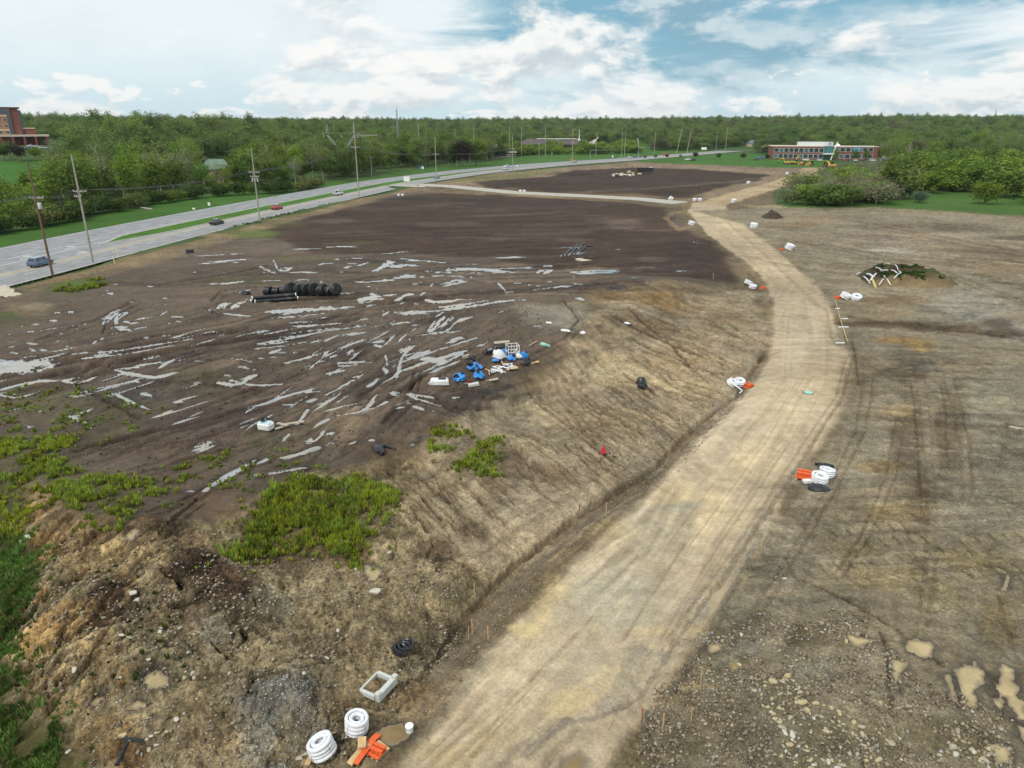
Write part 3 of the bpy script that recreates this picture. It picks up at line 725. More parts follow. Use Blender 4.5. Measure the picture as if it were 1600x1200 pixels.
GRAINS = [  # direction from, to, where, reach, length, spacing, depth, contrast
    ((330, 560), (560, 492), (430, 530), (330, 70), 9, .9, .20, .75), ((590, 690), (740, 545), (640, 600), (170, 110), 8, .8, .20, .75),
    ((560, 428), (900, 416), (700, 425), (420, 40), 14, 1.5, .20, .70), ((0, 590), (330, 525), (150, 560), (200, 60), 9, .9, .20, .7),
    ((420, 350), (900, 330), (720, 350), (420, 50), 40, 3.0, .10, .40), ((700, 292), (1100, 280), (900, 290), (260, 20), 50, 4.0, .1, .4),
    ((200, 745), (480, 620), (330, 690), (260, 80), 7, .6, .10, .6), ((880, 600), (1010, 690), (950, 620), (150, 110), 6, .55, .13, .62),
    ((640, 750), (740, 850), (700, 790), (100, 90), 5, .5, .13, .6), ((960, 470), (1130, 520), (1060, 490), (140, 50), 7, .8, .2, .6),
    ((1330, 400), (1600, 425), (1470, 400), (300, 60), 24, 1.4, .05, .5), ((1340, 590), (1600, 600), (1470, 600), (260, 130), 10, .8, .05, .42),
    ((1300, 820), (1600, 810), (1430, 830), (300, 140), 6, .45, .05, .4), ((1150, 860), (1080, 1000), (1100, 900), (200, 240), 12, .5, .03, .3),
    ((1290, 640), (1180, 820), (1200, 700), (140, 160), 14, .6, .02, .28), ((800, 1050), (640, 1200), (740, 1100), (150, 130), 9, .4, .05, .5),
    ((780, 920), (1000, 760), (880, 850), (170, 110), 8, .45, .07, .55), ((1240, 560), (1250, 430), (1240, 480), (80, 90), 14, .7, .02, .25)]
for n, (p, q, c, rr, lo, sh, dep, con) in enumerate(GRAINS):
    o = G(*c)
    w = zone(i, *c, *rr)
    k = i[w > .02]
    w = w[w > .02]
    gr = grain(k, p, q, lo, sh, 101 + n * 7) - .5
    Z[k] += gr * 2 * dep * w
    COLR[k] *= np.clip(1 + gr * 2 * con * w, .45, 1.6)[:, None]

# soil tone varies from lump to lump
tonev = fbm(x / 3.3, y / 3.3, 5, 61) - .5
tone2 = fbm(x / 14, y / 14, 4, 67) - .5
fine = fbm(x / .45, y / .45, 4, 71) - .5
mid = fbm(x / 1.3, y / 1.3, 4, 73) - .5
COLR[i] *= np.clip(1 + tonev * 0.8 * (0.3 + g) + tone2 * 0.6 + mid * 1.2 * g * g + fine * (0.1 + 1.3 * g), .40, 1.75)[:, None]
# crisp broken soil patches: tops painted paler, hollows darker, to strengthen weak shading
gm = sstep(g, .45, .95) * (.6 + .4 * sstep(x, 5, -5))
wx, wy = fbm(x / 2.2, y / 2.2, 4, 151) * 3, fbm(x / 2.2 + 40, y / 2.2, 4, 152) * 3
for n, (sz, lo, hi) in enumerate(((5.5, .76, 1.18), (1.7, .87, 1.12), (.6, .85, 1.13))):
    q = fbm(x / sz + wx * .5, y / sz + wy * .5, 6, 161 + n * 9, .58)
    e = sstep(q, .46, .53)
    COLR[i] *= (1 + (lo + (hi - lo) * e - 1) * gm)[:, None]
    Z[i] += (e - .5) * (.10, .09, .06)[n] * gm * fade
warm = fbm(x / 5 + 30, y / 5, 4, 77) - .5
COLR[i] *= 1 + warm[:, None] * np.array([0.10, 0.0, -0.16]) * sstep(g, .1, .4)[:, None]

# ------------------------------------------------------------------ standing water
# each row: window of the photograph (left, top), then streaks x0 y0 x1 y1 thickness in quarter pixels
PUD = {
    (0, 400): """450 612 930 570 26,650 432 745 345 36,700 442 800 447 16,730 402 805 350 26,758 405 860 417 12,690 450 790 466 12,410 358 492 345 34,320 360 380 355 14,
300 400 355 402 26,40 490 80 495 9,50 512 160 503 20,100 480 230 470 11,120 441 160 436 9,190 432 240 424 12,150 540 275 562 13,180 580 222 592 16,250 585 298 596 15,60 605 122 608 12,110 642 230 624 11,
45 565 105 570 9,1200 372 1270 412 46,1040 378 1180 384 9,1090 410 1150 412 8,990 376 1055 345 18,1210 478 1335 438 30,1330 452 1430 438 18,1250 484 1422 464 11,1360 326 1440 296 22,1450 312 1510 310 28,
1380 360 1540 372 8,1490 228 1580 208 22,570 558 610 530 20,628 522 652 508 12,655 540 692 546 32,760 525 790 525 20,800 526 825 520 9,430 532 480 520 11,410 560 440 570 14,990 512 1080 494 18,900 508 930 508 11,
470 460 520 450 8,320 542 390 525 9,370 492 402 482 9,880 650 1040 618 14,735 706 900 699 17,720 734 985 758 25,770 780 905 792 14,1110 650 1160 645 9,1120 668 1200 668 8,1210 655 1285 656 8,1430 640 1580 662 14,
1490 688 1600 712 16,1380 744 1460 750 10,1350 786 1490 812 30,1470 812 1600 742 36,390 778 502 762 30,395 798 590 764 13,450 820 480 815 13,60 906 128 858 26,30 854 110 870 15,420 880 530 868 28,520 850 562 868 16,
690 842 938 964 28,855 865 965 875 38,1075 912 1145 914 16,262 948 362 950 36,415 998 585 1078 46,140 1070 222 1066 18,1195 1195 1365 1160 34,1490 1076 1560 1050 14,780 918 820 930 10,620 236 712 232 9,650 214 702 212 13,
900 184 970 190 14,1000 266 1055 262 7,800 288 842 287 7,390 284 440 283 6,1385 104 1420 100 14,1120 60 1145 58 8,1170 98 1250 100 9,1010 184 1120 182 8""",
    (400, 400): """735 98 835 36 30,815 28 870 58 30,825 62 952 58 30,540 76 605 64 16,612 68 722 32 20,560 16 690 16 13,480 20 565 22 9,515 105 550 98 11,25 62 130 112 13,110 28 140 92 14,140 92 192 96 18,150 80 210 70 8,
900 15 1200 46 11,920 30 1150 36 9,1280 78 1385 76 26,1405 96 1600 102 20,1100 106 1262 100 15,1300 106 1430 112 11,1050 96 1112 90 11,1180 82 1262 92 13,1320 130 1372 128 15,880 130 1000 132 36,640 166 832 150 14,
640 180 762 174 18,650 196 742 190 9,700 200 802 206 13,230 156 322 144 11,300 150 410 156 7,380 164 472 168 11,1085 192 1112 164 16,1130 186 1252 154 16,1170 192 1312 164 20,1220 208 1282 206 11,970 176 1052 164 9,
1340 216 1420 210 8,1508 164 1562 216 15,1540 236 1572 236 9,655 252 862 238 36,700 228 772 262 24,640 298 732 278 16,670 320 762 300 14,690 272 832 264 15,912 246 982 246 28,1008 252 1062 224 22,1060 236 1112 240 13,
1080 292 1292 268 20,1060 268 1132 296 13,990 296 1022 298 11,1325 270 1347 268 11,1185 338 1600 276 20,1200 326 1402 288 14,1040 352 1202 334 15,888 356 1002 346 15,900 372 1012 358 13,80 352 252 344 30,230 346 582 322 26,
360 322 462 316 18,80 392 342 368 15,250 382 482 354 11,770 340 832 350 8,780 382 832 350 14,0 482 82 464 13,0 430 62 430 7,90 516 322 494 13,160 490 432 454 15,220 440 412 430 20,200 420 362 410 11,340 470 522 444 9,
0 556 242 534 13,320 396 472 380 8,600 440 692 434 13,1060 485 1185 366 60,1135 465 1245 375 40,1170 480 1242 428 20,1000 498 1282 468 25,930 522 992 508 28,830 432 992 408 26,840 512 872 504 15,970 436 1022 430 11,
480 552 722 468 34,530 492 692 478 24,500 584 702 518 26,720 540 812 528 28,730 562 802 570 28,170 672 482 588 22,0 762 142 718 34,270 700 352 684 16,370 662 442 654 9,450 640 512 618 26,80 600 292 606 13,0 642 202 628 9,
570 616 612 588 24,480 672 752 664 26,500 690 642 680 13,380 782 572 718 36,420 742 562 714 26,580 762 662 744 22,770 602 872 568 38,805 610 818 690 26,880 602 1002 556 34,896 600 912 730 34,830 782 922 708 32,680 822 772 768 28,
770 812 872 748 22,860 822 972 764 24,925 642 1082 586 22,930 672 1392 514 22,930 704 1302 592 26,1000 738 1302 602 15,1165 552 1312 508 44,1370 572 1462 534 32,900 592 962 578 22,440 868 612 774 19,230 860 402 848 20,
310 918 402 878 26,200 916 312 858 22,150 930 272 930 32,130 962 272 944 22,60 984 252 996 27,242 1054 326 958 38,500 922 576 874 32,490 988 612 908 32,600 952 672 928 17,628 1002 812 908 28,818 858 892 872 42,958 858 1122 892 17,
948 878 1152 944 25,870 952 932 944 22,930 918 982 930 24,980 938 1062 962 32,1090 970 1152 974 17,1195 974 1272 982 22,1248 892 1602 812 22,1400 918 1534 878 28,1288 924 1392 948 22,148 1168 212 1108 26,302 1164 382 1154 42,
438 1112 507 1104 28,438 1182 507 1170 32,563 1178 632 1158 22,688 1148 772 1160 46,520 1044 632 1062 22,1008 1146 1082 1128 26,968 1182 1002 1170 13,1150 742 1182 734 11,1490 548 1585 536 22,665 1100 695 1100 10""",
    (400, 650): """0 302 102 264 28,148 272 388 198 36,0 396 104 326 34,60 362 322 322 22,208 392 302 364 17,640 4 700 2 14""",
    (0, 650): """1178 234 1368 168 38,1198 364 1342 288 26,1268 466 1604 272 32,1155 470 1224 470 15,1568 392 1610 372 34,545 388 600 392 22""",
    (800, 400): """0 75 72 75 11,150 112 202 88 26,180 116 262 84 32,320 86 442 90 9,160 58 292 60 7,350 176 452 172 15,95 178 122 182 11,570 190 652 190 22,640 190 712 193 13,830 130 872 130 13,1090 166 1112 160 11,
380 266 457 272 22,325 236 422 232 9,0 282 112 270 9,100 441 212 434 15,508 438 562 438 13,704 422 742 422 15,578 586 622 584 26,418 612 474 602 30,0 797 142 774 19,690 130 782 140 8,140 185 172 186 9,210 160 262 162 9,
0 168 60 168 12,370 130 420 128 7,1300 20 1310 22 5""",
    (800, 150): """628 1052 642 962 22,636 962 698 962 14,410 974 482 980 9,60 1080 160 1082 8,1110 910 1200 920 8""",
}
POOLS = [  # outlines in quarter pixels of a window; silt-laden water is tan
    ((0, 400), 0, [(-300, 660), (0, 650), (180, 655), (300, 640), (325, 668), (290, 690), (240, 690), (250, 715), (205, 712), (190, 740), (140, 752), (118, 722), (60, 725), (0, 748), (-300, 740)]),
    ((0, 400), 0, [(285, 672), (330, 670), (342, 690), (300, 715), (240, 728), (200, 722), (260, 708), (310, 690)]),
    ((0, 400), 1, [(-60, 244), (40, 228), (150, 222), (140, 234), (20, 256), (-60, 262)]),
    ((0, 650), 1, [(775, 772), (800, 722), (860, 695), (868, 722), (828, 790)]),
    ((400, 650), 1, [(680, 935), (710, 925), (745, 945), (780, 970), (770, 1000), (745, 1030), (690, 1025), (700, 1000), (680, 990)]),
    ((0, 900), 1, [(880, 642), (930, 590), (970, 575), (1010, 592), (1040, 640), (1056, 672), (980, 712), (920, 702)]),
    ((0, 900), 1, [(568, 796), (590, 745), (650, 715), (640, 760), (600, 808)]),
    ((0, 900), 1, [(806, 852), (860, 780), (922, 812), (862, 852)]),
    ((400, 900), 2, [(750, 985), (790, 950), (840, 945), (905, 925), (950, 965), (950, 1010), (890, 1062), (800, 1055), (745, 1015)]),
    ((1200, 900), 1, [(865, 388), (940, 392), (1018, 415), (1030, 498), (950, 492), (872, 456)]),
    ((1200, 900), 1, [(495, 368), (600, 384), (672, 405), (620, 424), (570, 438), (530, 422)]),
    ((1200, 900), 1, [(770, 455), (812, 510), (866, 545), (832, 600), (826, 725), (806, 700), (785, 640), (765, 560)]),
    ((1200, 900), 1, [(1182, 568), (1270, 575), (1278, 545), (1300, 560), (1362, 662), (1300, 690), (1306, 805), (1220, 816), (1200, 700)]),
    ((1200, 900), 1, [(1390, 625), (1440, 690), (1470, 570), (1540, 600), (1530, 660), (1590, 800), (1640, 920), (1560, 890), (1482, 760), (1462, 855), (1425, 800), (1430, 700)]),
    ((1200, 900), 1, [(1098, 632), (1130, 628), (1190, 780), (1185, 806), (1150, 790), (1130, 700)]),
    ((1200, 900), 1, [(1345, 1040), (1510, 1075), (1512, 1180), (1420, 1195), (1400, 1100)]),
    ((1200, 900), 1, [(1562, 925), (1640, 960), (1660, 1080), (1600, 1030)]),
    ((1200, 900), 1, [(1500, -5), (1510, 10), (1485, 90), (1462, 85)]),
    ((800, 900), 1, [(1240, 430), (1300, 420), (1314, 460), (1240, 486), (1222, 475)]),
    ((800, 900), 2, [(310, 1210), (330, 1150), (420, 1120), (470, 1160), (420, 1230)]),
    ((1200, 600), 1, [(1500, 250), (1600, 268), (1600, 285), (1510, 262)]),
]
WFIELD = np.full(NV, -9.0)
WZ = np.zeros(NV)
WTAN = np.zeros(NV)


def pool(px_pts, tan, run=None):
    w = np.array([G(*p) for p in px_pts])
    c = w.mean(0)
    size = math.sqrt(abs(sum(w[a][0] * w[a - 1][1] - w[a - 1][0] * w[a][1] for a in range(len(w)))) / 2) + .02
    m = min(1.3, .25 * size + .3)
    i = near_box(w[:, 0].min() - m, w[:, 0].max() + m, w[:, 1].min() - m, w[:, 1].max() + m)
    if not i.size:
        return
    d = psd(w, X[i], Y[i])
    cell = max(.35, math.hypot(*c) / 230)
    amp = min(.9, size * .2)
    if run is None:
        d = d + (fbm(X[i] / cell * .8, Y[i] / cell * .8, 3, 83) - .47) * 2 * amp * (1.0 if not tan else .75)
    else:
        t = run[1] - run[0]
        t = t / (np.hypot(*t) + 1e-9)
        a, b = X[i] * t[0] + Y[i] * t[1], X[i] * t[1] - Y[i] * t[0]
        d = d + (fbm(a / max(cell * 2.5, run[2] * 1.5), b / max(cell * .5, run[2] * .34), 3, 83) - .36) * 2.0 * run[2] * .95
    z0 = hq(c[0], c[1]) + (0.0 if not tan else float(np.median(Z[i][d < 0]) - hq(c[0], c[1])) if (d < 0).any() else 0.0)
    near = d < m
    k, d = i[near], d[near]
    if not tan:
        z0 = hqv(X[k], Y[k])
    f = sstep(d, m, 0)
    bed = z0 - 0.02 - np.clip(-d * .3, 0, .07) + np.clip(d, 0, 2) * .12
    Z[k] += (np.where(d < 0.02, np.minimum(bed, z0 + .1), np.maximum(Z[k], z0 + .004 + d * .05)) - Z[k]) * np.where(d < .02, 1, f)
    better = -d > WFIELD[k]
    kk = k[better]
    WFIELD[kk] = -d[better]
    WZ[kk] = z0 if tan else z0[better]
    WTAN[kk] = tan
    COLR[k] *= (1 - .48 * sstep(d, m * .9, 0))[:, None]      # soaked margin
    WET[k] = np.maximum(WET[k], .8 * sstep(d, m, 0))


N_POOL = 0
N_SKIP = random.Random(3)
for (ox, oy), txt in PUD.items():
    for row in txt.replace("\n", "").split(","):
        x0, y0, x1, y1, th = map(float, row.split())
        if th > 17 and N_SKIP.random() < .28:
            continue
        x0, x1, y0, y1, th = ox + x0 / 4, ox + x1 / 4, oy + y0 / 4, oy + y1 / 4, th / 4.9
        L = math.hypot(x1 - x0, y1 - y0) + 1e-6
        nx, ny = -(y1 - y0) / L * th / 2, (x1 - x0) / L * th / 2
        pts = []
        for s in (1, -1):
            for f in ((0.0, .12, .35, .65, .9, 1.0) if s > 0 else (.92, .68, .4, .1)):
                wd = s * (.12 + .88 * math.sqrt(math.sin(math.pi * f) + 1e-9)) * random.uniform(.7, 1.1)
                bow = .25 * math.sin(math.pi * f) * (1 if N_POOL % 2 else -1)
                pts.append((x0 + (x1 - x0) * f + nx * (wd + bow), y0 + (y1 - y0) * f + ny * (wd + bow)))
        e0, e1 = G(x0, y0), G(x1, y1)
        hh = g0((x0 + x1) / 2 + nx, (y0 + y1) / 2 + ny) - g0((x0 + x1) / 2 - nx, (y0 + y1) / 2 - ny)
        dd = (e1 - e0) / (np.hypot(*(e1 - e0)) + 1e-9)
        pool(pts, 0, (e0, e1, abs(hh[0] * dd[1] - hh[1] * dd[0]) / 2))
        N_POOL += 1

def run_water(pts, w_px, seed):
    """a broken thread of water along a curved wheel rut"""
    c = np.array(pts, float)
    for _ in range(2):      # round the corners
        c = np.vstack([c[:1], np.stack([c[:-1] * .75 + c[1:] * .25, c[:-1] * .25 + c[1:] * .75], 1).reshape(-1, 2), c[-1:]])
    w = np.array([G(*p) for p in c])
    m_ = len(c) // 2
    t = c[m_] - c[m_ - 1]
    n = np.array([-t[1], t[0]]) / (np.hypot(*t) + 1e-9)
    s = g0(*(c[m_] + n * w_px / 2)) - g0(*(c[m_] - n * w_px / 2))
    t = (w[m_] - w[m_ - 1]) / (np.hypot(*(w[m_] - w[m_ - 1])) + 1e-9)
    hw = abs(s[0] * t[1] - s[1] * t[0]) / 2 + .03
    i = near_box(w[:, 0].min() - 1.5, w[:, 0].max() + 1.5, w[:, 1].min() - 1.5, w[:, 1].max() + 1.5)
    d = seg_dist(w, X[i], Y[i])
    k = d < 4 * hw + .3
    i, d = i[k], d[k]
    f = hw * (.55 + 1.2 * (fbm(X[i] / 2.6, Y[i] / 2.6, 3, seed) - .42)) - d + (fbm(X[i] / .7, Y[i] / .7, 2, seed + 5) - .5) * hw
    f = np.clip(f, -.4, .1)
    better = (f > WFIELD[i]) & (f > -.3)
    i, f = i[better], f[better]
    z0 = hqv(X[i], Y[i])
    WFIELD[i], WZ[i], WTAN[i] = f, z0, 0
    Z[i] += (z0 - f * .9 - Z[i]) * sstep(f, -.3, -.05)
    COLR[i] *= (1 - .3 * sstep(f, -.25, -.02))[:, None]
    WET[i] = np.maximum(WET[i], .85 * sstep(f, -.2, 0))


RUNS = [([(165, 498), (176, 489), (187, 484)], 5), ([(160, 508), (166, 496), (176, 487)], 3), ([(182, 506), (180, 497), (190, 489), (200, 487)], 4), ([(175, 515), (190, 514), (205, 517)], 2.5), ([(190, 501), (200, 505), (216, 505)], 2.5),
        ([(340, 482), (344, 476), (352, 473)], 3), ([(350, 483), (352, 477), (360, 474)], 2.5), ([(362, 482), (366, 476), (374, 474)], 2.5), ([(372, 481), (373, 476), (380, 473)], 2), ([(345, 490), (365, 492), (388, 494)], 1.8),
        ([(406, 416), (416, 423), (432, 428)], 2.5), ([(427, 406), (430, 416), (437, 424), (448, 423)], 3), ([(438, 422), (447, 424), (455, 418)], 2), ([(112, 553), (170, 550), (230, 541), (300, 530)], 2.5), ([(130, 560), (200, 553), (270, 540)], 2),
        ([(0, 618), (30, 622), (60, 612)], 2), ([(97, 596), (115, 599), (135, 596), (148, 590)], 3), ([(170, 612), (200, 626), (233, 640)], 4), ([(400, 537), (450, 530), (500, 518), (560, 511)], 3), ([(410, 523), (470, 512), (530, 505)], 2.2), ([(400, 545), (440, 541), (480, 534)], 2),
        ([(420, 487), (480, 482), (545, 480)], 3.5), ([(630, 565), (680, 548), (745, 528)], 4), ([(632, 578), (690, 560), (727, 548)], 4), ([(650, 586), (690, 570), (724, 552)], 2.5), ([(640, 560), (660, 552), (672, 546)], 4), ([(620, 590), (625, 570), (628, 556), (648, 540)], 6), ([(600, 598), (615, 590), (626, 578)], 5),
        ([(510, 617), (535, 604), (552, 594)], 4), ([(637, 616), (665, 628), (688, 634)], 4), ([(640, 615), (660, 618), (680, 622)], 3), ([(710, 622), (745, 619), (775, 612), (800, 603)], 4), ([(560, 650), (585, 638), (604, 628)], 5), ([(465, 662), (475, 650), (481, 640)], 6), ([(320, 767), (345, 750), (375, 735), (400, 718)], 5),
        ([(440, 716), (470, 708), (496, 700)], 6), ([(420, 742), (450, 736), (478, 731)], 4), ([(697, 484), (750, 476), (800, 469)], 4), ([(690, 480), (730, 474), (760, 470)], 2.5), ([(620, 488), (660, 487), (700, 484)], 2.5), ([(670, 470), (690, 473), (722, 468)], 4), ([(560, 441), (580, 440), (607, 438)], 3), ([(565, 470), (580, 464), (612, 461)], 6),
        ([(584, 424), (600, 416), (612, 410)], 5), ([(600, 416), (620, 416), (637, 414)], 5), ([(625, 404), (670, 408), (700, 411)], 2.2), ([(690, 419), (740, 419), (800, 425)], 3), ([(840, 425), (850, 421), (862, 422)], 4), ([(778, 442), (785, 450), (790, 454)], 2.5), ([(690, 448), (710, 444), (727, 440)], 3), ([(840, 445), (890, 443), (930, 444)], 2), ([(940, 447), (965, 447), (980, 448)], 2.5),
        ([(700, 600), (760, 596), (830, 578), (880, 560)], 2), ([(360, 595), (400, 603), (440, 600)], 4), ([(180, 578), (210, 585), (245, 590)], 4), ([(340, 598), (370, 604), (400, 586)], 5), ([(185, 576), (205, 575), (225, 575)], 2.5)]
for n, (pts_, w_) in enumerate(RUNS):
    run_water(pts_, w_, 400 + n)
for (ox, oy), tan, pts in POOLS:
    pool([(ox + a / 4, oy + b / 4) for a, b in pts], tan)

# many thin films of water lie between the ruts
i_pad_all = near_box(-130, 40, 40, 240)
q = psd(PAD, X[i_pad_all], Y[i_pad_all])
for n, ((p, c, ctr, rr, lo, sh, dep, con), thr) in enumerate(zip(GRAINS[:4], (.325, .325, .335, .315))):
    w = zone(i_pad_all, *ctr, rr[0] * 1.0, rr[1] * 1.0)
    k = i_pad_all[(w > .15) & (q < -4)]
    w = w[(w > .15) & (q < -4)]
    gr = grain(k, p, c, lo * .8, sh * (1.25, .75, 1.3, 1.3)[n], 301 + n * 7, .8)
    patch = fbm(X[k] / 7, Y[k] / 7, 3, 340 + n)
    f = (thr - .06 * (1 - w) - sstep(patch, .62, .34) * .12 - gr) * 2.2
    f = np.clip(f, -.4, .08)
    better = f > WFIELD[k]
    kk, f = k[better & (f > -.3)], f[better & (f > -.3)]
    WFIELD[kk] = f
    WZ[kk] = 1.5
    bed = 1.5 - f * .9
    Z[kk] += (bed - Z[kk]) * sstep(f, -.3, -.05)
    COLR[kk] *= (1 - .2 * sstep(f, -.25, -.02))[:, None]
    WET[kk] = np.maximum(WET[kk], .8 * sstep(f, -.2, 0))

# sunken bed for the paved highway
HW_OUT = P0([(-600, 640), (-260, 516), (0, 451), (140, 417), (212, 394), (325, 365), (400, 346.5), (525, 317), (625, 294), (665, 285.5), (775, 269.5), (895, 257.5), (990, 251), (1125, 239.3), (1300, 230),
             (1125, 238), (1000, 242.5), (870, 253), (775, 261), (700, 265), (625, 274), (500, 293), (400, 310), (325, 325), (250, 339), (137, 363), (0, 391), (-260, 444), (-600, 520)])
i = near_box(-420, 420, 60, 900)
d = psd(HW_OUT, X[i], Y[i])
Z[i] -= .35 * sstep(d, 2.0, -.5)

# a level bed for the paved cross lane
CROSS = [(632, 293), (655, 290.5), (700, 292.5), (800, 302.5), (900, 307.5), (1000, 313), (1063, 319.5)]
CROSS_W = np.array([G(*p) for p in CROSS])
i = near_box(CROSS_W[:, 0].min() - 12, CROSS_W[:, 0].max() + 12, CROSS_W[:, 1].min() - 12, CROSS_W[:, 1].max() + 12)
d = seg_dist(CROSS_W, X[i], Y[i])
Z[i] += (.35 - Z[i]) * sstep(d, 9, 4.2)

GRID_Z = Z.reshape(NR, NC)
GRID_X = XX


def gz(x, y):
    """height of the finished ground at a point"""
    r = int(np.clip(np.searchsorted(Yr, y) - 1, 0, NR - 2))
    f = (y - Yr[r]) / (Yr[r + 1] - Yr[r])
    out = []
    for q in (r, r + 1):
        row = GRID_X[q]
        c = int(np.clip(np.searchsorted(row, x) - 1, 0, NC - 2))
        g_ = np.clip((x - row[c]) / (row[c + 1] - row[c]), 0, 1)
        out.append(GRID_Z[q, c] * (1 - g_) + GRID_Z[q, c + 1] * g_)
    return float(out[0] * (1 - f) + out[1] * f)


def at(px, py):
    """point of the finished ground seen at a photograph pixel"""
    d = ray(px, py)
    p = np.array([*G(px, py), 0])
    t0 = (p[1]) / d[1]
    best = t0
    prev = None
    for s in np.linspace(.93, 1.06, 60):
        t = t0 * s
        q = np.array([0, 0, CAM_H]) + d * t
        if q[2] < gz(q[0], q[1]):
            best = t if prev is None else (t + prev) / 2
            break
        prev = t
    q = np.array([0, 0, CAM_H]) + d * best
    return Vector((q[0], q[1], gz(q[0], q[1])))


def at_dist(px, y):
    """point of the ground in the direction of a picture column at forward distance y"""
    z = 0.0
    for _ in range(6):
        dep = y * CP + (CAM_H - z) * SP
        x = (px - 800) / FPX * dep
        z = gz(x, y)
    return Vector((x, y, z))


def px_size(p):
    """metres per photograph pixel at a point"""
    dep = p[1] * CP + (CAM_H - p[2]) * SP
    return dep / FPX
# ------------------------------------------------------------------ object helpers
def tag(o, label=None, cat=None, group=None, kind=None):
    for k, v in (('label', label), ('category', cat), ('group', group), ('kind', kind)):
        if v:
            o[k] = v
    return o


def link(name, me, parent=None, mats=None):
    o = bpy.data.objects.new(name, me)
    COL.objects.link(o)
    if parent is not None:
        o.parent = parent
    if mats is not None and me is not None:
        for m in (mats if isinstance(mats, (list, tuple)) else [mats]):
            me.materials.append(m)
    return o


def empty(name, loc, rz=0.0):
    o = bpy.data.objects.new(name, None)
    COL.objects.link(o)
    o.location = loc
    o.rotation_euler = (0, 0, rz)
    o.empty_display_size = .2
    return o


def children_of(o):
    return list(o.children)


def copy_tree(o, parent=None):
    c = o.copy()
    COL.objects.link(c)
    if parent is not None:
        c.parent = parent
        c.matrix_parent_inverse = o.matrix_parent_inverse
    for ch in list(o.children):
        copy_tree(ch, c)
    return c


def mesh_from(name, co, faces, smooth=False):
    """faces: an (n,3) or (n,4) array, or a list of index tuples"""
    me = bpy.data.meshes.new(name)
    co = np.asarray(co, np.float32)
    if isinstance(faces, np.ndarray):
        n, k = faces.shape
        me.vertices.add(len(co))
        me.vertices.foreach_set("co", co.ravel())
        me.loops.add(n * k)
        me.loops.foreach_set("vertex_index", faces.astype(np.int32).ravel())
        me.polygons.add(n)
        me.polygons.foreach_set("loop_start", np.arange(0, n * k, k, dtype=np.int32))
        me.polygons.foreach_set("loop_total", np.full(n, k, np.int32))
        me.update(calc_edges=True)
        me.validate()
    else:
        me.from_pydata(co.tolist(), [], faces)
        me.update()
    if smooth:
        me.polygons.foreach_set("use_smooth", np.ones(len(me.polygons), bool))
    return me


def attr_f(me, name, v):
    a = me.attributes.new(name, 'FLOAT', 'POINT')
    a.data.foreach_set("value", np.asarray(v, np.float32))


def attr_c(me, name, v):
    a = me.attributes.new(name, 'FLOAT_COLOR', 'POINT')
    c = np.ones((len(v), 4), np.float32)
    c[:, :3] = v
    a.data.foreach_set("color", c.ravel())


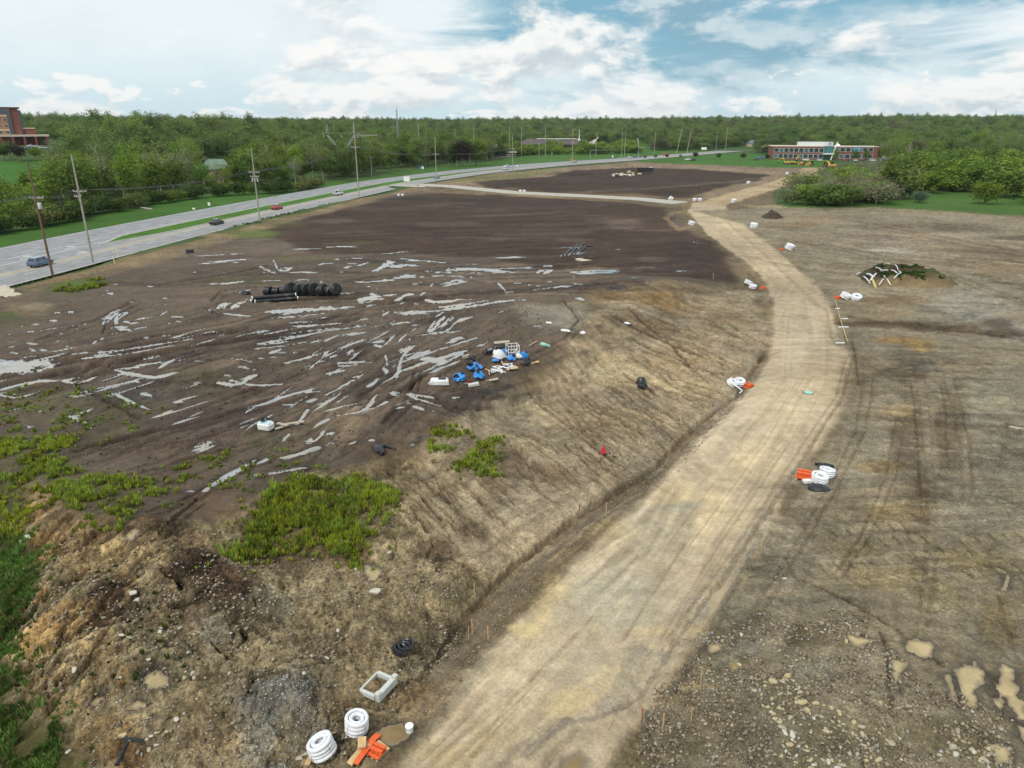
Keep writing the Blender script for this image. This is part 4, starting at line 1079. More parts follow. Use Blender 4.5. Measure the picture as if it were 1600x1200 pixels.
class MB:
    """collects simple solids and links them as one mesh"""
    def __init__(self):
        self.v, self.f = [], []

    def add(self, vs, fs):
        b = len(self.v)
        self.v += [tuple(v) for v in vs]
        self.f += [tuple(b + i for i in f) for f in fs]
        return self

    def box(self, c, s, rz=0.0, tilt=None, top=1.0):
        sx_, sy_, sz_ = s[0] / 2, s[1] / 2, s[2] / 2
        vs = [Vector((x * sx_ * (top if z > 0 else 1), y * sy_ * (top if z > 0 else 1), z * sz_)) for z in (-1, 1) for x, y in ((-1, -1), (1, -1), (1, 1), (-1, 1))]
        m = Matrix.Rotation(rz, 3, 'Z')
        if tilt:
            m = m @ Matrix.Rotation(tilt[1], 3, 'Y') @ Matrix.Rotation(tilt[0], 3, 'X')
        vs = [m @ v + Vector(c) for v in vs]
        return self.add(vs, [(3, 2, 1, 0), (4, 5, 6, 7), (0, 1, 5, 4), (1, 2, 6, 5), (2, 3, 7, 6), (3, 0, 4, 7)])

    def tube(self, pts, r, n=8, cap=True, closed=False):
        pts = [Vector(p) for p in pts]
        k = len(pts)
        rs = r if isinstance(r, (list, tuple)) else [r] * k
        vs = []
        up = Vector((0, 0, 1))
        for i, p in enumerate(pts):
            if closed:
                t = pts[(i + 1) % k] - pts[i - 1]
            else:
                t = pts[min(i + 1, k - 1)] - pts[max(i - 1, 0)]
            t.normalize()
            a = t.cross(up if abs(t.z) < .95 else Vector((1, 0, 0))).normalized()
            b = a.cross(t).normalized()
            for j in range(n):
                q = 2 * math.pi * j / n
                vs.append(p + (a * math.cos(q) + b * math.sin(q)) * rs[i])
        fs = []
        for i in range(k if closed else k - 1):
            for j in range(n):
                a, b = i * n + j, i * n + (j + 1) % n
                c, d = ((i + 1) % k) * n + (j + 1) % n, ((i + 1) % k) * n + j
                fs.append((a, b, c, d))
        if cap and not closed:
            fs.append(tuple(range(n - 1, -1, -1)))
            fs.append(tuple((k - 1) * n + j for j in range(n)))
        return self.add(vs, fs)

    def lathe(self, prof, n=12, c=(0, 0, 0), axis='Z', cap=True):
        vs, fs = [], []
        for r, z in prof:
            for j in range(n):
                q = 2 * math.pi * j / n
                p = (r * math.cos(q), r * math.sin(q), z)
                if axis == 'Y':
                    p = (p[0], p[2], p[1])
                elif axis == 'X':
                    p = (p[2], p[0], p[1])
                vs.append((p[0] + c[0], p[1] + c[1], p[2] + c[2]))
        for i in range(len(prof) - 1):
            for j in range(n):
                fs.append((i * n + j, i * n + (j + 1) % n, (i + 1) * n + (j + 1) % n, (i + 1) * n + j))
        if cap:
            fs.append(tuple(range(n - 1, -1, -1)))
            fs.append(tuple((len(prof) - 1) * n + j for j in range(n)))
        return self.add(vs, fs)

    def prism(self, outline, y0, y1, squeeze=None):
        """outline in x,z extruded along y"""
        n = len(outline)
        vs = [(x, y0, z) for x, z in outline] + [(x, y1, z) for x, z in outline]
        fs = [tuple(range(n)), tuple(range(2 * n - 1, n - 1, -1))]
        fs += [(i, i + n, (i + 1) % n + n, (i + 1) % n) for i in range(n)]
        return self.add(vs, fs)

    def quad(self, a, b, c, d):
        return self.add([a, b, c, d], [(0, 1, 2, 3)])

    def build(self, name, mat, parent=None, smooth=False, bevel=0.0):
        me = bpy.data.meshes.new(name)
        me.from_pydata(self.v, [], self.f)
        bm = bmesh.new()
        bm.from_mesh(me)
        bmesh.ops.recalc_face_normals(bm, faces=bm.faces)
        if bevel:
            bmesh.ops.bevel(bm, geom=[e for e in bm.edges if len(e.link_faces) == 2 and e.calc_face_angle(0) > .5], offset=bevel, segments=1, affect='EDGES', clamp_overlap=True)
        bm.to_mesh(me)
        bm.free()
        if smooth:
            me.polygons.foreach_set("use_smooth", np.ones(len(me.polygons), bool))
            me.set_sharp_from_angle(angle=R(42))
        me.update()
        return link(name, me, parent, mat)


# ------------------------------------------------------------------ materials
def new_mat(name):
    m = bpy.data.materials.new(name)
    m.use_nodes = True
    t = NT(m.node_tree)
    t.n.clear()
    out = t.node('ShaderNodeOutputMaterial')
    b = t.node('ShaderNodeBsdfPrincipled')
    t.l.new(b.outputs[0], out.inputs[0])
    return m, t, b


def plain(name, rgb, rough=.6, metal=0.0, var=.12, sc=6.0, spec=.5, dirt=None, bump=0.0):
    """painted, plastic, metal or wooden surface with uneven tone and some dirt"""
    m, t, b = new_mat(name)
    o = t.node('ShaderNodeTexCoord').outputs['Object']
    n = t.noise(o, sc, 5, .6)
    col = t.scale(rgb, t.ramp(n, .25, .75, 1 - var, 1 + var))
    if dirt:
        col = t.mix(t.ramp(t.noise(o, sc * .45, 6, .65), .50, .72, 0, .75), col, dirt)
    t.put(b.inputs['Base Color'], col)
    t.put(b.inputs['Roughness'], t.ramp(n, .2, .8, max(.02, rough - .08), min(1, rough + .1)))
    b.inputs['Metallic'].default_value = metal
    b.inputs['Specular IOR Level'].default_value = spec
    if bump:
        bp = t.node('ShaderNodeBump')
        bp.inputs['Strength'].default_value = bump
        bp.inputs['Distance'].default_value = .02
        t.put(bp.inputs['Height'], t.noise(o, sc * 4, 4, .6))
        t.l.new(bp.outputs[0], b.inputs['Normal'])
    return m


def soil_material():
    m, t, b = new_mat("soil")
    a = t.node('ShaderNodeAttribute', attribute_name='col').outputs['Color']
    grit = t.node('ShaderNodeAttribute', attribute_name='grit').outputs['Fac']
    wet = t.node('ShaderNodeAttribute', attribute_name='wet').outputs['Fac']
    o = t.node('ShaderNodeTexCoord').outputs['Object']
    n1 = t.noise(o, .9, 6, .62)
    n2 = t.noise(o, 6.0, 6, .68)
    n3 = t.noise(o, 26.0, 3, .6)
    f = t.math('MULTIPLY', t.ramp(n2, .30, .70, .50, 1.50), t.ramp(n3, .28, .72, .58, 1.42))
    f = t.math('MULTIPLY_ADD', t.math('SUBTRACT', f, 1.0), t.ramp(grit, 0, .9, .22, 1.0, False), 1.0)
    f = t.math('MULTIPLY', t.ramp(n1, .25, .75, .84, 1.16), f)
    col = t.scale(a, f)
    vor = t.node('ShaderNodeTexVoronoi')
    t.put(vor.inputs['Vector'], o)
    vor.inputs['Scale'].default_value = 5.0
    vor.inputs['Randomness'].default_value = 1.0
    sel = t.math('MULTIPLY', t.ramp(vor.outputs['Distance'], .30, .16), t.ramp(t.math('ADD', t.node_sep(vor.outputs['Color']), t.math('MULTIPLY', grit, .62)), .98, 1.18))
    pale = t.mix(.3, t.scale(a, 1.5), (.42, .40, .35))
    col = t.mix(t.math('MULTIPLY', sel, .5), col, pale)
    col = t.scale(col, t.ramp(wet, 0, 1, 1, .86))
    t.put(b.inputs['Base Color'], col)
    t.put(b.inputs['Roughness'], t.ramp(wet, 0, 1, .95, .62))
    t.put(b.inputs['Specular IOR Level'], t.ramp(wet, 0, 1, .15, .45))
    h = t.math('ADD', t.math('MULTIPLY', n2, .11), t.math('MULTIPLY', n3, .03))
    h = t.math('ADD', h, t.math('MULTIPLY', sel, .03))
    bp = t.node('ShaderNodeBump')
    bp.inputs['Distance'].default_value = 1.0
    t.put(bp.inputs['Strength'], t.ramp(grit, 0, 1, .35, 1.0))
    t.put(bp.inputs['Height'], h)
    t.l.new(bp.outputs[0], b.inputs['Normal'])
    return m


def node_sep(self, col):
    nd = self.node('ShaderNodeSeparateColor')
    self.put(nd.inputs[0], col)
    return nd.outputs[0]


NT.node_sep = node_sep
M_SOIL = soil_material()


def water_material(name, rgb, ior):
    m, t, b = new_mat(name)
    o = t.node('ShaderNodeTexCoord').outputs['Object']
    n = t.noise(o, .7, 5, .6)
    dep = t.node('ShaderNodeAttribute', attribute_name='depth').outputs['Fac']
    if ior > 1.4:
        body = t.mix(t.ramp(t.noise(o, .22, 5, .65), .36, .62), t.scale(rgb, t.ramp(n, .3, .7, .6, 1.25)), (.30, .265, .20))
        t.put(b.inputs['Base Color'], t.mix(t.ramp(dep, .0, .06), (.075, .060, .046), body))
    else:
        body = t.mix(t.ramp(t.noise(o, .8, 5, .6), .35, .65), rgb, t.scale(rgb, .72))
        t.put(b.inputs['Base Color'], t.mix(t.ramp(dep, -.02, .22), (.20, .155, .095), body))
    b.inputs['Roughness'].default_value = .04
    b.inputs['IOR'].default_value = ior
    bp = t.node('ShaderNodeBump')
    bp.inputs['Strength'].default_value = .05
    bp.inputs['Distance'].default_value = .02
    t.put(bp.inputs['Height'], t.noise(o, 5.0, 2, .5))
    t.l.new(bp.outputs[0], b.inputs['Normal'])
    return m


M_WATER = water_material("rain_water", (.25, .25, .255), 1.8)
M_SILT = water_material("silty_water", tuple(c * .78 for c in lin(196, 176, 132)), 1.33)

# ------------------------------------------------------------------ ground meshes
idx = np.arange(NV).reshape(NR, NC)
QUADS = np.stack([idx[:-1, :-1], idx[:-1, 1:], idx[1:, 1:], idx[1:, :-1]], -1).reshape(-1, 4)
CO = np.stack([X, Y, Z], 1)
qc = CO[QUADS].mean(1)


def inside(px_pts, q):
    w = np.array([G(*p) for p in px_pts])
    out = np.zeros(len(q), bool)
    k = np.flatnonzero((q[:, 0] > w[:, 0].min()) & (q[:, 0] < w[:, 0].max()) & (q[:, 1] > w[:, 1].min()) & (q[:, 1] < w[:, 1].max()))
    if k.size:
        jit = (fbm(q[k, 0] / 2, q[k, 1] / 2, 3, 91) - .5) * .8
        out[k] = psd(w, q[k, 0], q[k, 1]) + jit < 0
    return out


in_site = inside(SITE, qc)
in_road = inside(ROAD_L + ROAD_R, qc)


def project(p):
    a, b, c = p[0], p[1], p[2] - CAM_H
    d = b * CP - c * SP
    return 800 + FPX * a / d, 600 - FPX * (b * SP + c * CP) / d


def sub_ground(name, sel):
    q = QUADS[sel]
    used = np.unique(q)
    remap = np.full(NV, -1)
    remap[used] = np.arange(len(used))
    me = mesh_from(name, CO[used], remap[q], smooth=True)
    attr_c(me, 'col', COLR[used])
    attr_f(me, 'grit', GRIT[used])
    attr_f(me, 'wet', WET[used])
    o = link(name, me, None, M_SOIL)
    o['kind'] = 'structure'
    return o


sub_ground("grass_ground", ~in_site & ~in_road)
sub_ground("mud_ground", in_site & ~in_road)
sub_ground("dirt_road", in_road)


def water_sheet(name, tan, mat):
    wq = (WFIELD[QUADS] > -.45).all(1) & (WFIELD[QUADS].max(1) > 0) & ((WTAN[QUADS] == tan).all(1))
    wz = WZ[QUADS]
    wq &= (wz.max(1) - wz.min(1)) < .05
    q = QUADS[wq]
    used = np.unique(q)
    remap = np.full(NV, -1)
    remap[used] = np.arange(len(used))
    co = np.stack([X[used], Y[used], WZ[used]], 1)
    me = mesh_from(name, co, remap[q], smooth=True)
    attr_f(me, 'depth', WFIELD[used])
    o = link(name, me, None, mat)
    o['kind'] = 'structure'


water_sheet("puddle_water", 0, M_WATER)
water_sheet("silty_puddle_water", 1, M_SILT)
water_sheet("brown_puddle_water", 2, water_material("brown_water", tuple(c * .7 for c in lin(158, 132, 92)), 1.33))
# ------------------------------------------------------------------ the divided highway
NEAR = [(-600, 640), (-260, 516), (0, 451), (140, 417), (212, 394), (325, 365), (400, 346.5), (525, 317), (625, 294), (665, 285.5), (775, 269.5), (895, 257.5), (990, 251), (1025, 248), (1125, 239.3)]
_n = np.array([g0(*p) for p in NEAR])
_n = np.vstack([_n[0] + (_n[0] - _n[1]) * 1.2, _n, _n[-1] + (_n[-1] - _n[-2]) * 2.5])
_s = np.concatenate([[0], np.cumsum(np.hypot(*np.diff(_n, axis=0).T))])
ST = np.arange(0, _s[-1], 3.0)
_ex, _ey = np.interp(ST, _s, _n[:, 0]), np.interp(ST, _s, _n[:, 1])
_k = np.exp(-np.linspace(-2, 2, 31) ** 2)
_k /= _k.sum()
EDGE = np.stack([np.convolve(np.pad(_ex, 15, 'edge'), _k, 'valid'), np.convolve(np.pad(_ey, 15, 'edge'), _k, 'valid')], 1)[3:-3]
ST = ST[3:-3]
_t = np.gradient(EDGE, axis=0)
_t /= np.hypot(_t[:, 0], _t[:, 1])[:, None]
NRM = np.stack([-_t[:, 1], _t[:, 0]], 1)


def road_pt(s, d):
    """point at distance s along the highway and d metres in from its near edge"""
    return np.array([np.interp(s, ST, EDGE[:, 0] + NRM[:, 0] * d), np.interp(s, ST, EDGE[:, 1] + NRM[:, 1] * d)])


def road_s(p):
    return float(ST[np.argmin(np.hypot(EDGE[:, 0] - p[0], EDGE[:, 1] - p[1]))])


def road_dir(s):
    a = road_pt(s + 3, 0) - road_pt(s - 3, 0)
    return math.atan2(a[1], a[0])


def road_hit(px, py):
    """distance along and in from the edge of the road point seen at a pixel"""
    p = g0(px, py)
    j = int(np.argmin(np.hypot(EDGE[:, 0] - p[0], EDGE[:, 1] - p[1])))
    return float(ST[j]), float((p - EDGE[j]) @ NRM[j])


def asphalt():
    m, t, b = new_mat("asphalt")
    o = t.node('ShaderNodeTexCoord').outputs['Object']
    off = t.node('ShaderNodeAttribute', attribute_name='off').outputs['Fac']
    n = t.noise(o, .35, 6, .65)
    f = t.noise(o, 9.0, 4, .7)
    base = t.scale((.235, .237, .245), t.math('MULTIPLY', t.ramp(n, .30, .70, .76, 1.18), t.ramp(f, .2, .8, .85, 1.15)))
    # wheel paths are polished darker, oil and clay stain the middle of the lanes
    wave = t.math('SINE', t.math('MULTIPLY', off, 3.4))
    base = t.scale(base, t.ramp(wave, -1, 1, .90, 1.06))
    clay = t.ramp(t.math('ABSOLUTE', t.math('SUBTRACT', off, 8.6)), 2.6, .6)
    base = t.mix(t.math('MULTIPLY', clay, t.ramp(n, .2, .7, .35, .8)), base, (.36, .31, .23))
    edge = t.ramp(t.math('ABSOLUTE', t.math('SUBTRACT', off, .3)), 1.2, .2)
    base = t.mix(t.math('MULTIPLY', edge, .5), base, (.24, .21, .17))
    t.put(b.inputs['Base Color'], base)
    b.inputs['Roughness'].default_value = .8
    bp = t.node('ShaderNodeBump')
    bp.inputs['Strength'].default_value = .25
    bp.inputs['Distance'].default_value = .02
    t.put(bp.inputs['Height'], f)
    t.l.new(bp.outputs[0], b.inputs['Normal'])
    return m


M_ASPH = asphalt()
M_PAINT = plain("road_paint", (.50, .50, .49), .6, var=.25, sc=1.5, dirt=(.30, .30, .29))
M_CONC = plain("concrete", (.37, .355, .31), .85, var=.16, sc=1.2, dirt=(.36, .31, .24), bump=.3)
M_KERB = plain("kerb_concrete", (.50, .49, .45), .85, var=.15, sc=2)


def width_at(s):
    far = sstep(np.array(s), road_s(g0(775, 265)), road_s(g0(1125, 239)))
    return 33.0 - 9.0 * far


def ribbon(name, d0, d1, s0, s1, z, mat, n=1, step=3.0, attr=False, kind='structure', parent=None):
    ss = np.arange(s0, s1 + .01, step)
    co, offs = [], []
    for s in ss:
        a = d0(s) if callable(d0) else d0
        b = d1(s) if callable(d1) else d1
        for k in range(n + 1):
            d = a + (b - a) * k / n
            p = road_pt(s, d)
            co.append((p[0], p[1], z))
            offs.append(d)
    m = len(ss)
    ix = np.arange(m * (n + 1)).reshape(m, n + 1)
    q = np.stack([ix[:-1, 1:], ix[:-1, :-1], ix[1:, :-1], ix[1:, 1:]], -1).reshape(-1, 4)
    q = q[:, ::-1].copy() if np.cross(np.array(co[q[0][1]]) - np.array(co[q[0][0]]), np.array(co[q[0][2]]) - np.array(co[q[0][0]]))[2] < 0 else q
    me = mesh_from(name, co, q)
    if attr:
        attr_f(me, 'off', offs)
    o = link(name, me, parent, mat)
    if kind:
        o['kind'] = kind
    return o


S_END = float(ST[-1]) - 4
ribbon("highway", 0.0, lambda s: float(width_at(s)), float(ST[0]), S_END, .02, M_ASPH, n=16, attr=True)
# grass median with its kerb
s_m0, s_m1 = road_s(g0(165, 384)), road_s(g0(800, 262))
MED0 = lambda s: 14.0 - 3.2 * float(sstep(np.array(s), s_m0, s_m0 + 26)) + 2.6 * float(sstep(np.array(s), s_m1 - 120, s_m1))
MED1 = lambda s: 14.4 + 3.6 * float(sstep(np.array(s), s_m0, s_m0 + 14)) - 2.0 * float(sstep(np.array(s), s_m1 - 120, s_m1))


def median():
    ss = np.arange(s_m0, s_m1, 3.0)
    co, q = [], []
    for s in ss:
        a, b = MED0(s), MED1(s)
        for d, z in ((a, .0), (a, .15), (a + .25, .16), (b - .25, .16), (b, .15), (b, .0)):
            p = road_pt(s, d)
            co.append((*p, z))
    kerb, grass = [], []
    for i in range(len(ss) - 1):
        for j in range(5):
            f = (i * 6 + j, i * 6 + 6 + j, i * 6 + 7 + j, i * 6 + 1 + j)
            (grass if j == 2 else kerb).append(f)
    kerb.append((0, 1, 2, 3, 4, 5))
    link("median_kerb", mesh_from("median_kerb", co, kerb), None, M_KERB)['kind'] = 'structure'
    me = mesh_from("grass_median", co, grass)
    g_ = np.tile(tone((74, 112, 40)), (len(co), 1)) * (.8 + .4 * RNG.random((len(co), 1)))
    attr_c(me, 'col', g_)
    attr_f(me, 'grit', np.full(len(co), .1))
    link("grass_median", me, None, M_SOIL)['kind'] = 'structure'


median()
# painted lines
def solid(d, s0, s1, w=.22):
    ribbon("lane_line", lambda s: (d(s) if callable(d) else d) - w / 2, lambda s: (d(s) if callable(d) else d) + w / 2, s0, s1, .025, M_PAINT)


solid(.7, float(ST[0]), S_END)
solid(lambda s: float(width_at(s)) - .8, float(ST[0]), S_END)
solid(lambda s: MED0(s) - .7, s_m0 + 8, s_m1)
solid(lambda s: MED1(s) + .8, s_m0 + 8, s_m1)
solid(16.4, float(ST[0]), s_m0 + 10, .34)
solid(20.6, s_m0 - 18, s_m0 + 46, .3)
s_cr = road_s(g0(640, 291))
for s in np.arange(float(ST[0]) + 4, s_cr + 170, 12.0):
    ribbon("lane_dash", 5.35, 5.55, s, s + 3.2, .025, M_PAINT, step=1.6)
    ribbon("lane_dash", 24.9, 25.1, s + 2, s + 5.2, .025, M_PAINT, step=1.6)


def arrow(px, py):
    s, d = road_hit(px, py)
    mb = MB()
    p = lambda a, b: (*road_pt(s + a, d + b), .026)
    mb.quad(p(0, -.16), p(3.6, -.16), p(3.6, .16), p(0, .16))
    mb.quad(p(3.0, .16), p(3.6, .16), p(3.6, 1.0), p(3.0, 1.0))
    mb.add([p(2.4, 1.0), p(4.2, 1.0), p(3.3, 2.1)], [(0, 1, 2)])
    mb.build("turn_arrow", M_PAINT)['kind'] = 'structure'


for a in ((22, 407), (100, 390), (112, 400)):
    arrow(*a)


# ------------------------------------------------------------------ paved cross lane on the site
def strip(name, pts, hw, z, mat, kind='structure', lift=None):
    w = np.array(pts)
    s = np.concatenate([[0], np.cumsum(np.hypot(*np.diff(w, axis=0).T))])
    ss = np.linspace(0, s[-1], max(4, int(s[-1] / 3)))
    c = np.stack([np.interp(ss, s, w[:, 0]), np.interp(ss, s, w[:, 1])], 1)
    t = np.gradient(c, axis=0)
    t /= np.hypot(t[:, 0], t[:, 1])[:, None]
    n = np.stack([-t[:, 1], t[:, 0]], 1)
    co, fs = [], []
    for i in range(len(ss)):
        h = hw(ss[i] / s[-1]) if callable(hw) else hw
        for d, dz in ((-h - .3, -.3), (-h - .3, .16), (-h, .16), (-h, 0), (h, 0), (h, .16), (h + .3, .16), (h + .3, -.3)):
            co.append((*(c[i] + n[i] * d), z + dz))
    road, kerb = [], []
    for i in range(len(ss) - 1):
        for j in range(7):
            f = (i * 8 + j, i * 8 + 8 + j, i * 8 + 9 + j, i * 8 + 1 + j)
            (road if j == 3 else kerb).append(f)
    link(name, mesh_from(name, co, road), None, mat)['kind'] = kind
    link("lane_kerb", mesh_from("lane_kerb", co, kerb), None, M_KERB)['kind'] = kind


strip("concrete_lane", CROSS_W, lambda f: 3.6 + 6.0 * max(0, 1 - f * 9), .42, M_CONC)
# ------------------------------------------------------------------ foliage materials
def leaf_material(name, forest=False):
    m = bpy.data.materials.new(name)
    m.use_nodes = True
    t = NT(m.node_tree)
    t.n.clear()
    out = t.node('ShaderNodeOutputMaterial')
    info = t.node('ShaderNodeObjectInfo')
    v = t.node('ShaderNodeAttribute', attribute_name='v').outputs['Fac']
    if forest:
        rp = t.node('ShaderNodeValToRGB')
        spot = t.ramp(t.noise(info.outputs['Location'], .011, 4, .6), .34, .66, 0, 1, False)
        t.put(rp.inputs[0], t.math('ADD', t.math('MULTIPLY', info.outputs['Random'], .5), t.math('MULTIPLY', spot, .5)))
        cols = [(0, (.095, .160, .052)), (.22, (.145, .225, .060)), (.42, (.105, .170, .058)), (.58, (.200, .270, .070)), (.74, (.150, .205, .075)), (.86, (.175, .170, .100)), (.95, (.205, .205, .150)), (1, (.070, .118, .050))]
        el_ = rp.color_ramp.elements
        while len(el_) < len(cols):
            el_.new(.5)
        for e, (p, c) in zip(el_, cols):
            e.position = p
            e.color = (*c, 1)
        col = rp.outputs[0]
    else:
        col = info.outputs['Color']
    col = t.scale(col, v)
    hue = t.node('ShaderNodeHueSaturation')
    t.put(hue.inputs['Hue'], t.ramp(t.noise(t.node('ShaderNodeTexCoord').outputs['Object'], .6, 3), .3, .7, .485, .512))
    t.put(hue.inputs['Color'], col)
    a = t.node('ShaderNodeBsdfDiffuse')
    b = t.node('ShaderNodeBsdfTranslucent')
    t.put(a.inputs['Color'], hue.outputs[0])
    t.put(b.inputs['Color'], t.scale(hue.outputs[0], 1.1))
    mx = t.node('ShaderNodeMixShader')
    mx.inputs[0].default_value = .28
    t.l.new(a.outputs[0], mx.inputs[1])
    t.l.new(b.outputs[0], mx.inputs[2])
    t.l.new(mx.outputs[0], out.inputs[0])
    return m


M_LEAF = leaf_material("leaves")
M_FOREST = leaf_material("forest_leaves", True)
M_BARK = plain("bark", (.13, .11, .09), .9, var=.3, sc=3)
M_PALEBARK = plain("pale_bark", (.34, .32, .28), .9, var=.25, sc=3)


def leaf_cards(cent, size, rng, outward=None, flat=.0, aspect=.62):
    """one small bent quad per centre"""
    n = len(cent)
    nrm = rng.normal(size=(n, 3))
    if outward is not None:
        nrm = nrm * .75 + outward * 1.1
    nrm[:, 2] += flat
    nrm /= np.linalg.norm(nrm, axis=1)[:, None] + 1e-9
    a = np.cross(nrm, rng.normal(size=(n, 3)))
    a /= np.linalg.norm(a, axis=1)[:, None] + 1e-9
    b = np.cross(nrm, a)
    s = np.asarray(size).reshape(-1, 1) * np.ones((n, 1))
    a, b = a * s / 2, b * s / 2 * aspect
    co = np.stack([cent - a, cent - b, cent + a, cent + b], 1).reshape(-1, 3)
    return co, np.arange(4 * n).reshape(n, 4)


def crown_mesh(name, seed, height, radius, base, nclump, per, leaf, shape='round', spread=.22, twig=False):
    rng = np.random.default_rng(seed)
    cl = []
    lob = rng.normal(size=(6, 3))
    lob /= np.linalg.norm(lob, axis=1)[:, None]
    while len(cl) < nclump:
        d = rng.normal(size=3)
        d /= np.linalg.norm(d)
        r = rng.random() ** .42
        k = .78 + .30 * max(0, (lob @ d).max()) ** 3 + .1 * rng.normal()
        p = d * r * k
        f = (p[2] + 1) / 2
        if shape == 'tall':
            p[:2] *= .55 + .55 * math.sin(math.pi * min(1, max(0, f * .85 + .12)))
        elif shape == 'cone':
            p[:2] *= max(.06, 1.12 - f)
        elif shape == 'vase':
            p[:2] *= .45 + .75 * max(0, f)
        elif shape == 'shrub':
            if p[2] < -.45:
                p[2] *= .5
        cl.append(p)
    cl = np.array(cl)
    hz = (height - base) / 2
    cen = cl * np.array([radius, radius, hz]) + np.array([0, 0, base + hz])
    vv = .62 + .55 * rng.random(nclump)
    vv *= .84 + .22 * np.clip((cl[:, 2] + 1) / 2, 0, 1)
    pts = np.repeat(cen, per, 0) + rng.normal(size=(nclump * per, 3)) * np.array([spread * radius, spread * radius, spread * radius * .7])
    out = np.repeat(cl, per, 0) + rng.normal(size=(nclump * per, 3)) * .2
    out /= np.linalg.norm(out, axis=1)[:, None] + 1e-9
    co, q = leaf_cards(pts, leaf * (.6 + .8 * rng.random(len(pts))), rng, out, .35)
    co[:, 2] = np.maximum(co[:, 2], .05)
    me = mesh_from(name, co, q)
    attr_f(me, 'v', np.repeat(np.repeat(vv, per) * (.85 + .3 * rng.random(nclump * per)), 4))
    me.materials.append(M_LEAF)
    return me, cen


def wood_mesh(name, seed, height, radius, cen, base, tr, limbs, mat, twigs=0):
    rng = random.Random(seed)
    mb = MB()
    top = height * .8
    tp = [Vector((0, 0, -.4))]
    for k in range(1, 6):
        tp.append(Vector((rng.uniform(-.04, .04) * height * k / 5, rng.uniform(-.04, .04) * height * k / 5, top * k / 5)))
    mb.tube(tp, [tr * 1.15] + [tr * (1 - .17 * k) for k in range(1, 6)], 7)
    for k in range(limbs):
        c = Vector(cen[rng.randrange(len(cen))])
        f = rng.uniform(.25, .8)
        z = min(max(base * .8, c.z * .55), top * .9)
        i = min(4, int(z / top * 5))
        a = tp[i].lerp(tp[i + 1], z / top * 5 - i)
        m = a.lerp(c, .5) + Vector((0, 0, rng.uniform(.0, .1) * height))
        mb.tube([a, m, c], [tr * .42, tr * .26, tr * .06], 5)
        for _ in range(twigs):
            e = c + Vector((rng.uniform(-1, 1), rng.uniform(-1, 1), rng.uniform(.1, 1.3))) * radius * .32
            mb.tube([m.lerp(c, rng.uniform(.2, 1)), e], [tr * .13, tr * .03], 3)
    o = mb.build(name, mat, None, smooth=True)
    me = o.data
    bpy.data.objects.remove(o)
    return me


KIND = {}


def tree_kind(key, seeds, height, radius, base, nclump, per, leaf, shape, tr, limbs, bark=None, twigs=0, spread=.22):
    out = []
    for s in seeds:
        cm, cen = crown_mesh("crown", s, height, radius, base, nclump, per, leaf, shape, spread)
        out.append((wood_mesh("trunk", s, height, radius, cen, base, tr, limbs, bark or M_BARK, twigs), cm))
    KIND[key] = (out, height, radius)


tree_kind('round', (1, 2, 3), 12, 4.6, 2.4, 70, 42, .62, 'round', .24, 9)
tree_kind('tall', (4, 5, 6), 16, 4.4, 3.0, 80, 36, .60, 'tall', .26, 12)
tree_kind('loose', (7, 8), 15, 5.2, 3.4, 74, 17, .50, 'vase', .22, 20, M_PALEBARK, 3)
tree_kind('budding', (9, 10), 14, 4.8, 3.0, 60, 12, .36, 'vase', .2, 26, M_PALEBARK, 5)
tree_kind('shrub', (11, 12, 13), 4.0, 2.5, .1, 46, 34, .40, 'shrub', .07, 8)
tree_kind('sapling', (14, 15), 6.5, 2.3, .6, 46, 30, .42, 'tall', .09, 8)
tree_kind('brush', (16, 17), 4.6, 2.6, .3, 60, 15, .26, 'shrub', .06, 26, M_PALEBARK, 5)
tree_kind('lawn', (18,), 6.0, 2.3, 1.5, 44, 34, .42, 'round', .12, 6)

GREENS = {'dark': (.055, .095, .026), 'mid': (.130, .205, .042), 'fresh': (.175, .270, .044), 'olive': (.155, .185, .058), 'grey': (.21, .22, .125), 'rust': (.22, .175, .10), 'pale': (.175, .21, .12), 'maroon': (.042, .036, .032), 'blue': (.145, .205, .15)}
FIRST_CROWN = {}


def plant(key, p, h, label, cat, group, colour, name='tree', width=1.0, rng=random):
    var, H, _ = KIND[key]
    tm, cm = rng.choice(var)
    r = empty(name, p, rng.uniform(0, 6.28))
    s = h / H
    r.scale = (s * width, s * width, s)
    t = link("trunk", tm, r)
    c = link("crown" if key not in ('shrub', 'brush') else "foliage", cm, r)
    if key in ('shrub', 'brush'):
        t.name = "stem"
    k = GREENS[colour] if isinstance(colour, str) else colour
    f = rng.uniform(.82, 1.2)
    c.color = (k[0] * f * rng.uniform(.92, 1.1), k[1] * f, k[2] * f * rng.uniform(.9, 1.15), 1)
    tag(r, label, cat, group)
    FIRST_CROWN.setdefault(key, c)
    return r


def spread_points(px_poly, step, rng, margin=0):
    w = np.array([G(*p) for p in px_poly])
    out = []
    x0, x1, y0, y1 = w[:, 0].min(), w[:, 0].max(), w[:, 1].min(), w[:, 1].max()
    xs = np.arange(x0, x1, step)
    ys = np.arange(y0, y1, step)
    gxx, gyy = np.meshgrid(xs, ys)
    gxx = gxx.ravel() + rng.uniform(-.42, .42, gxx.size) * step
    gyy = gyy.ravel() + rng.uniform(-.42, .42, gyy.size) * step
    d = psd(w, gxx, gyy)
    k = d < margin
    pts = np.stack([gxx[k], gyy[k]], 1)
    return pts


rr = np.random.default_rng(5)
pr = random.Random(21)


SCRUB_AT = [(1290, 'at the tip of the scrub'), (1350, 'behind the big twiggy bushes'), (1420, 'left of the blue-green shrub'), (1490, 'behind the blue-green shrub'), (1550, 'by the large lime-green bush'), (9999, 'at the right edge of the scrub')]


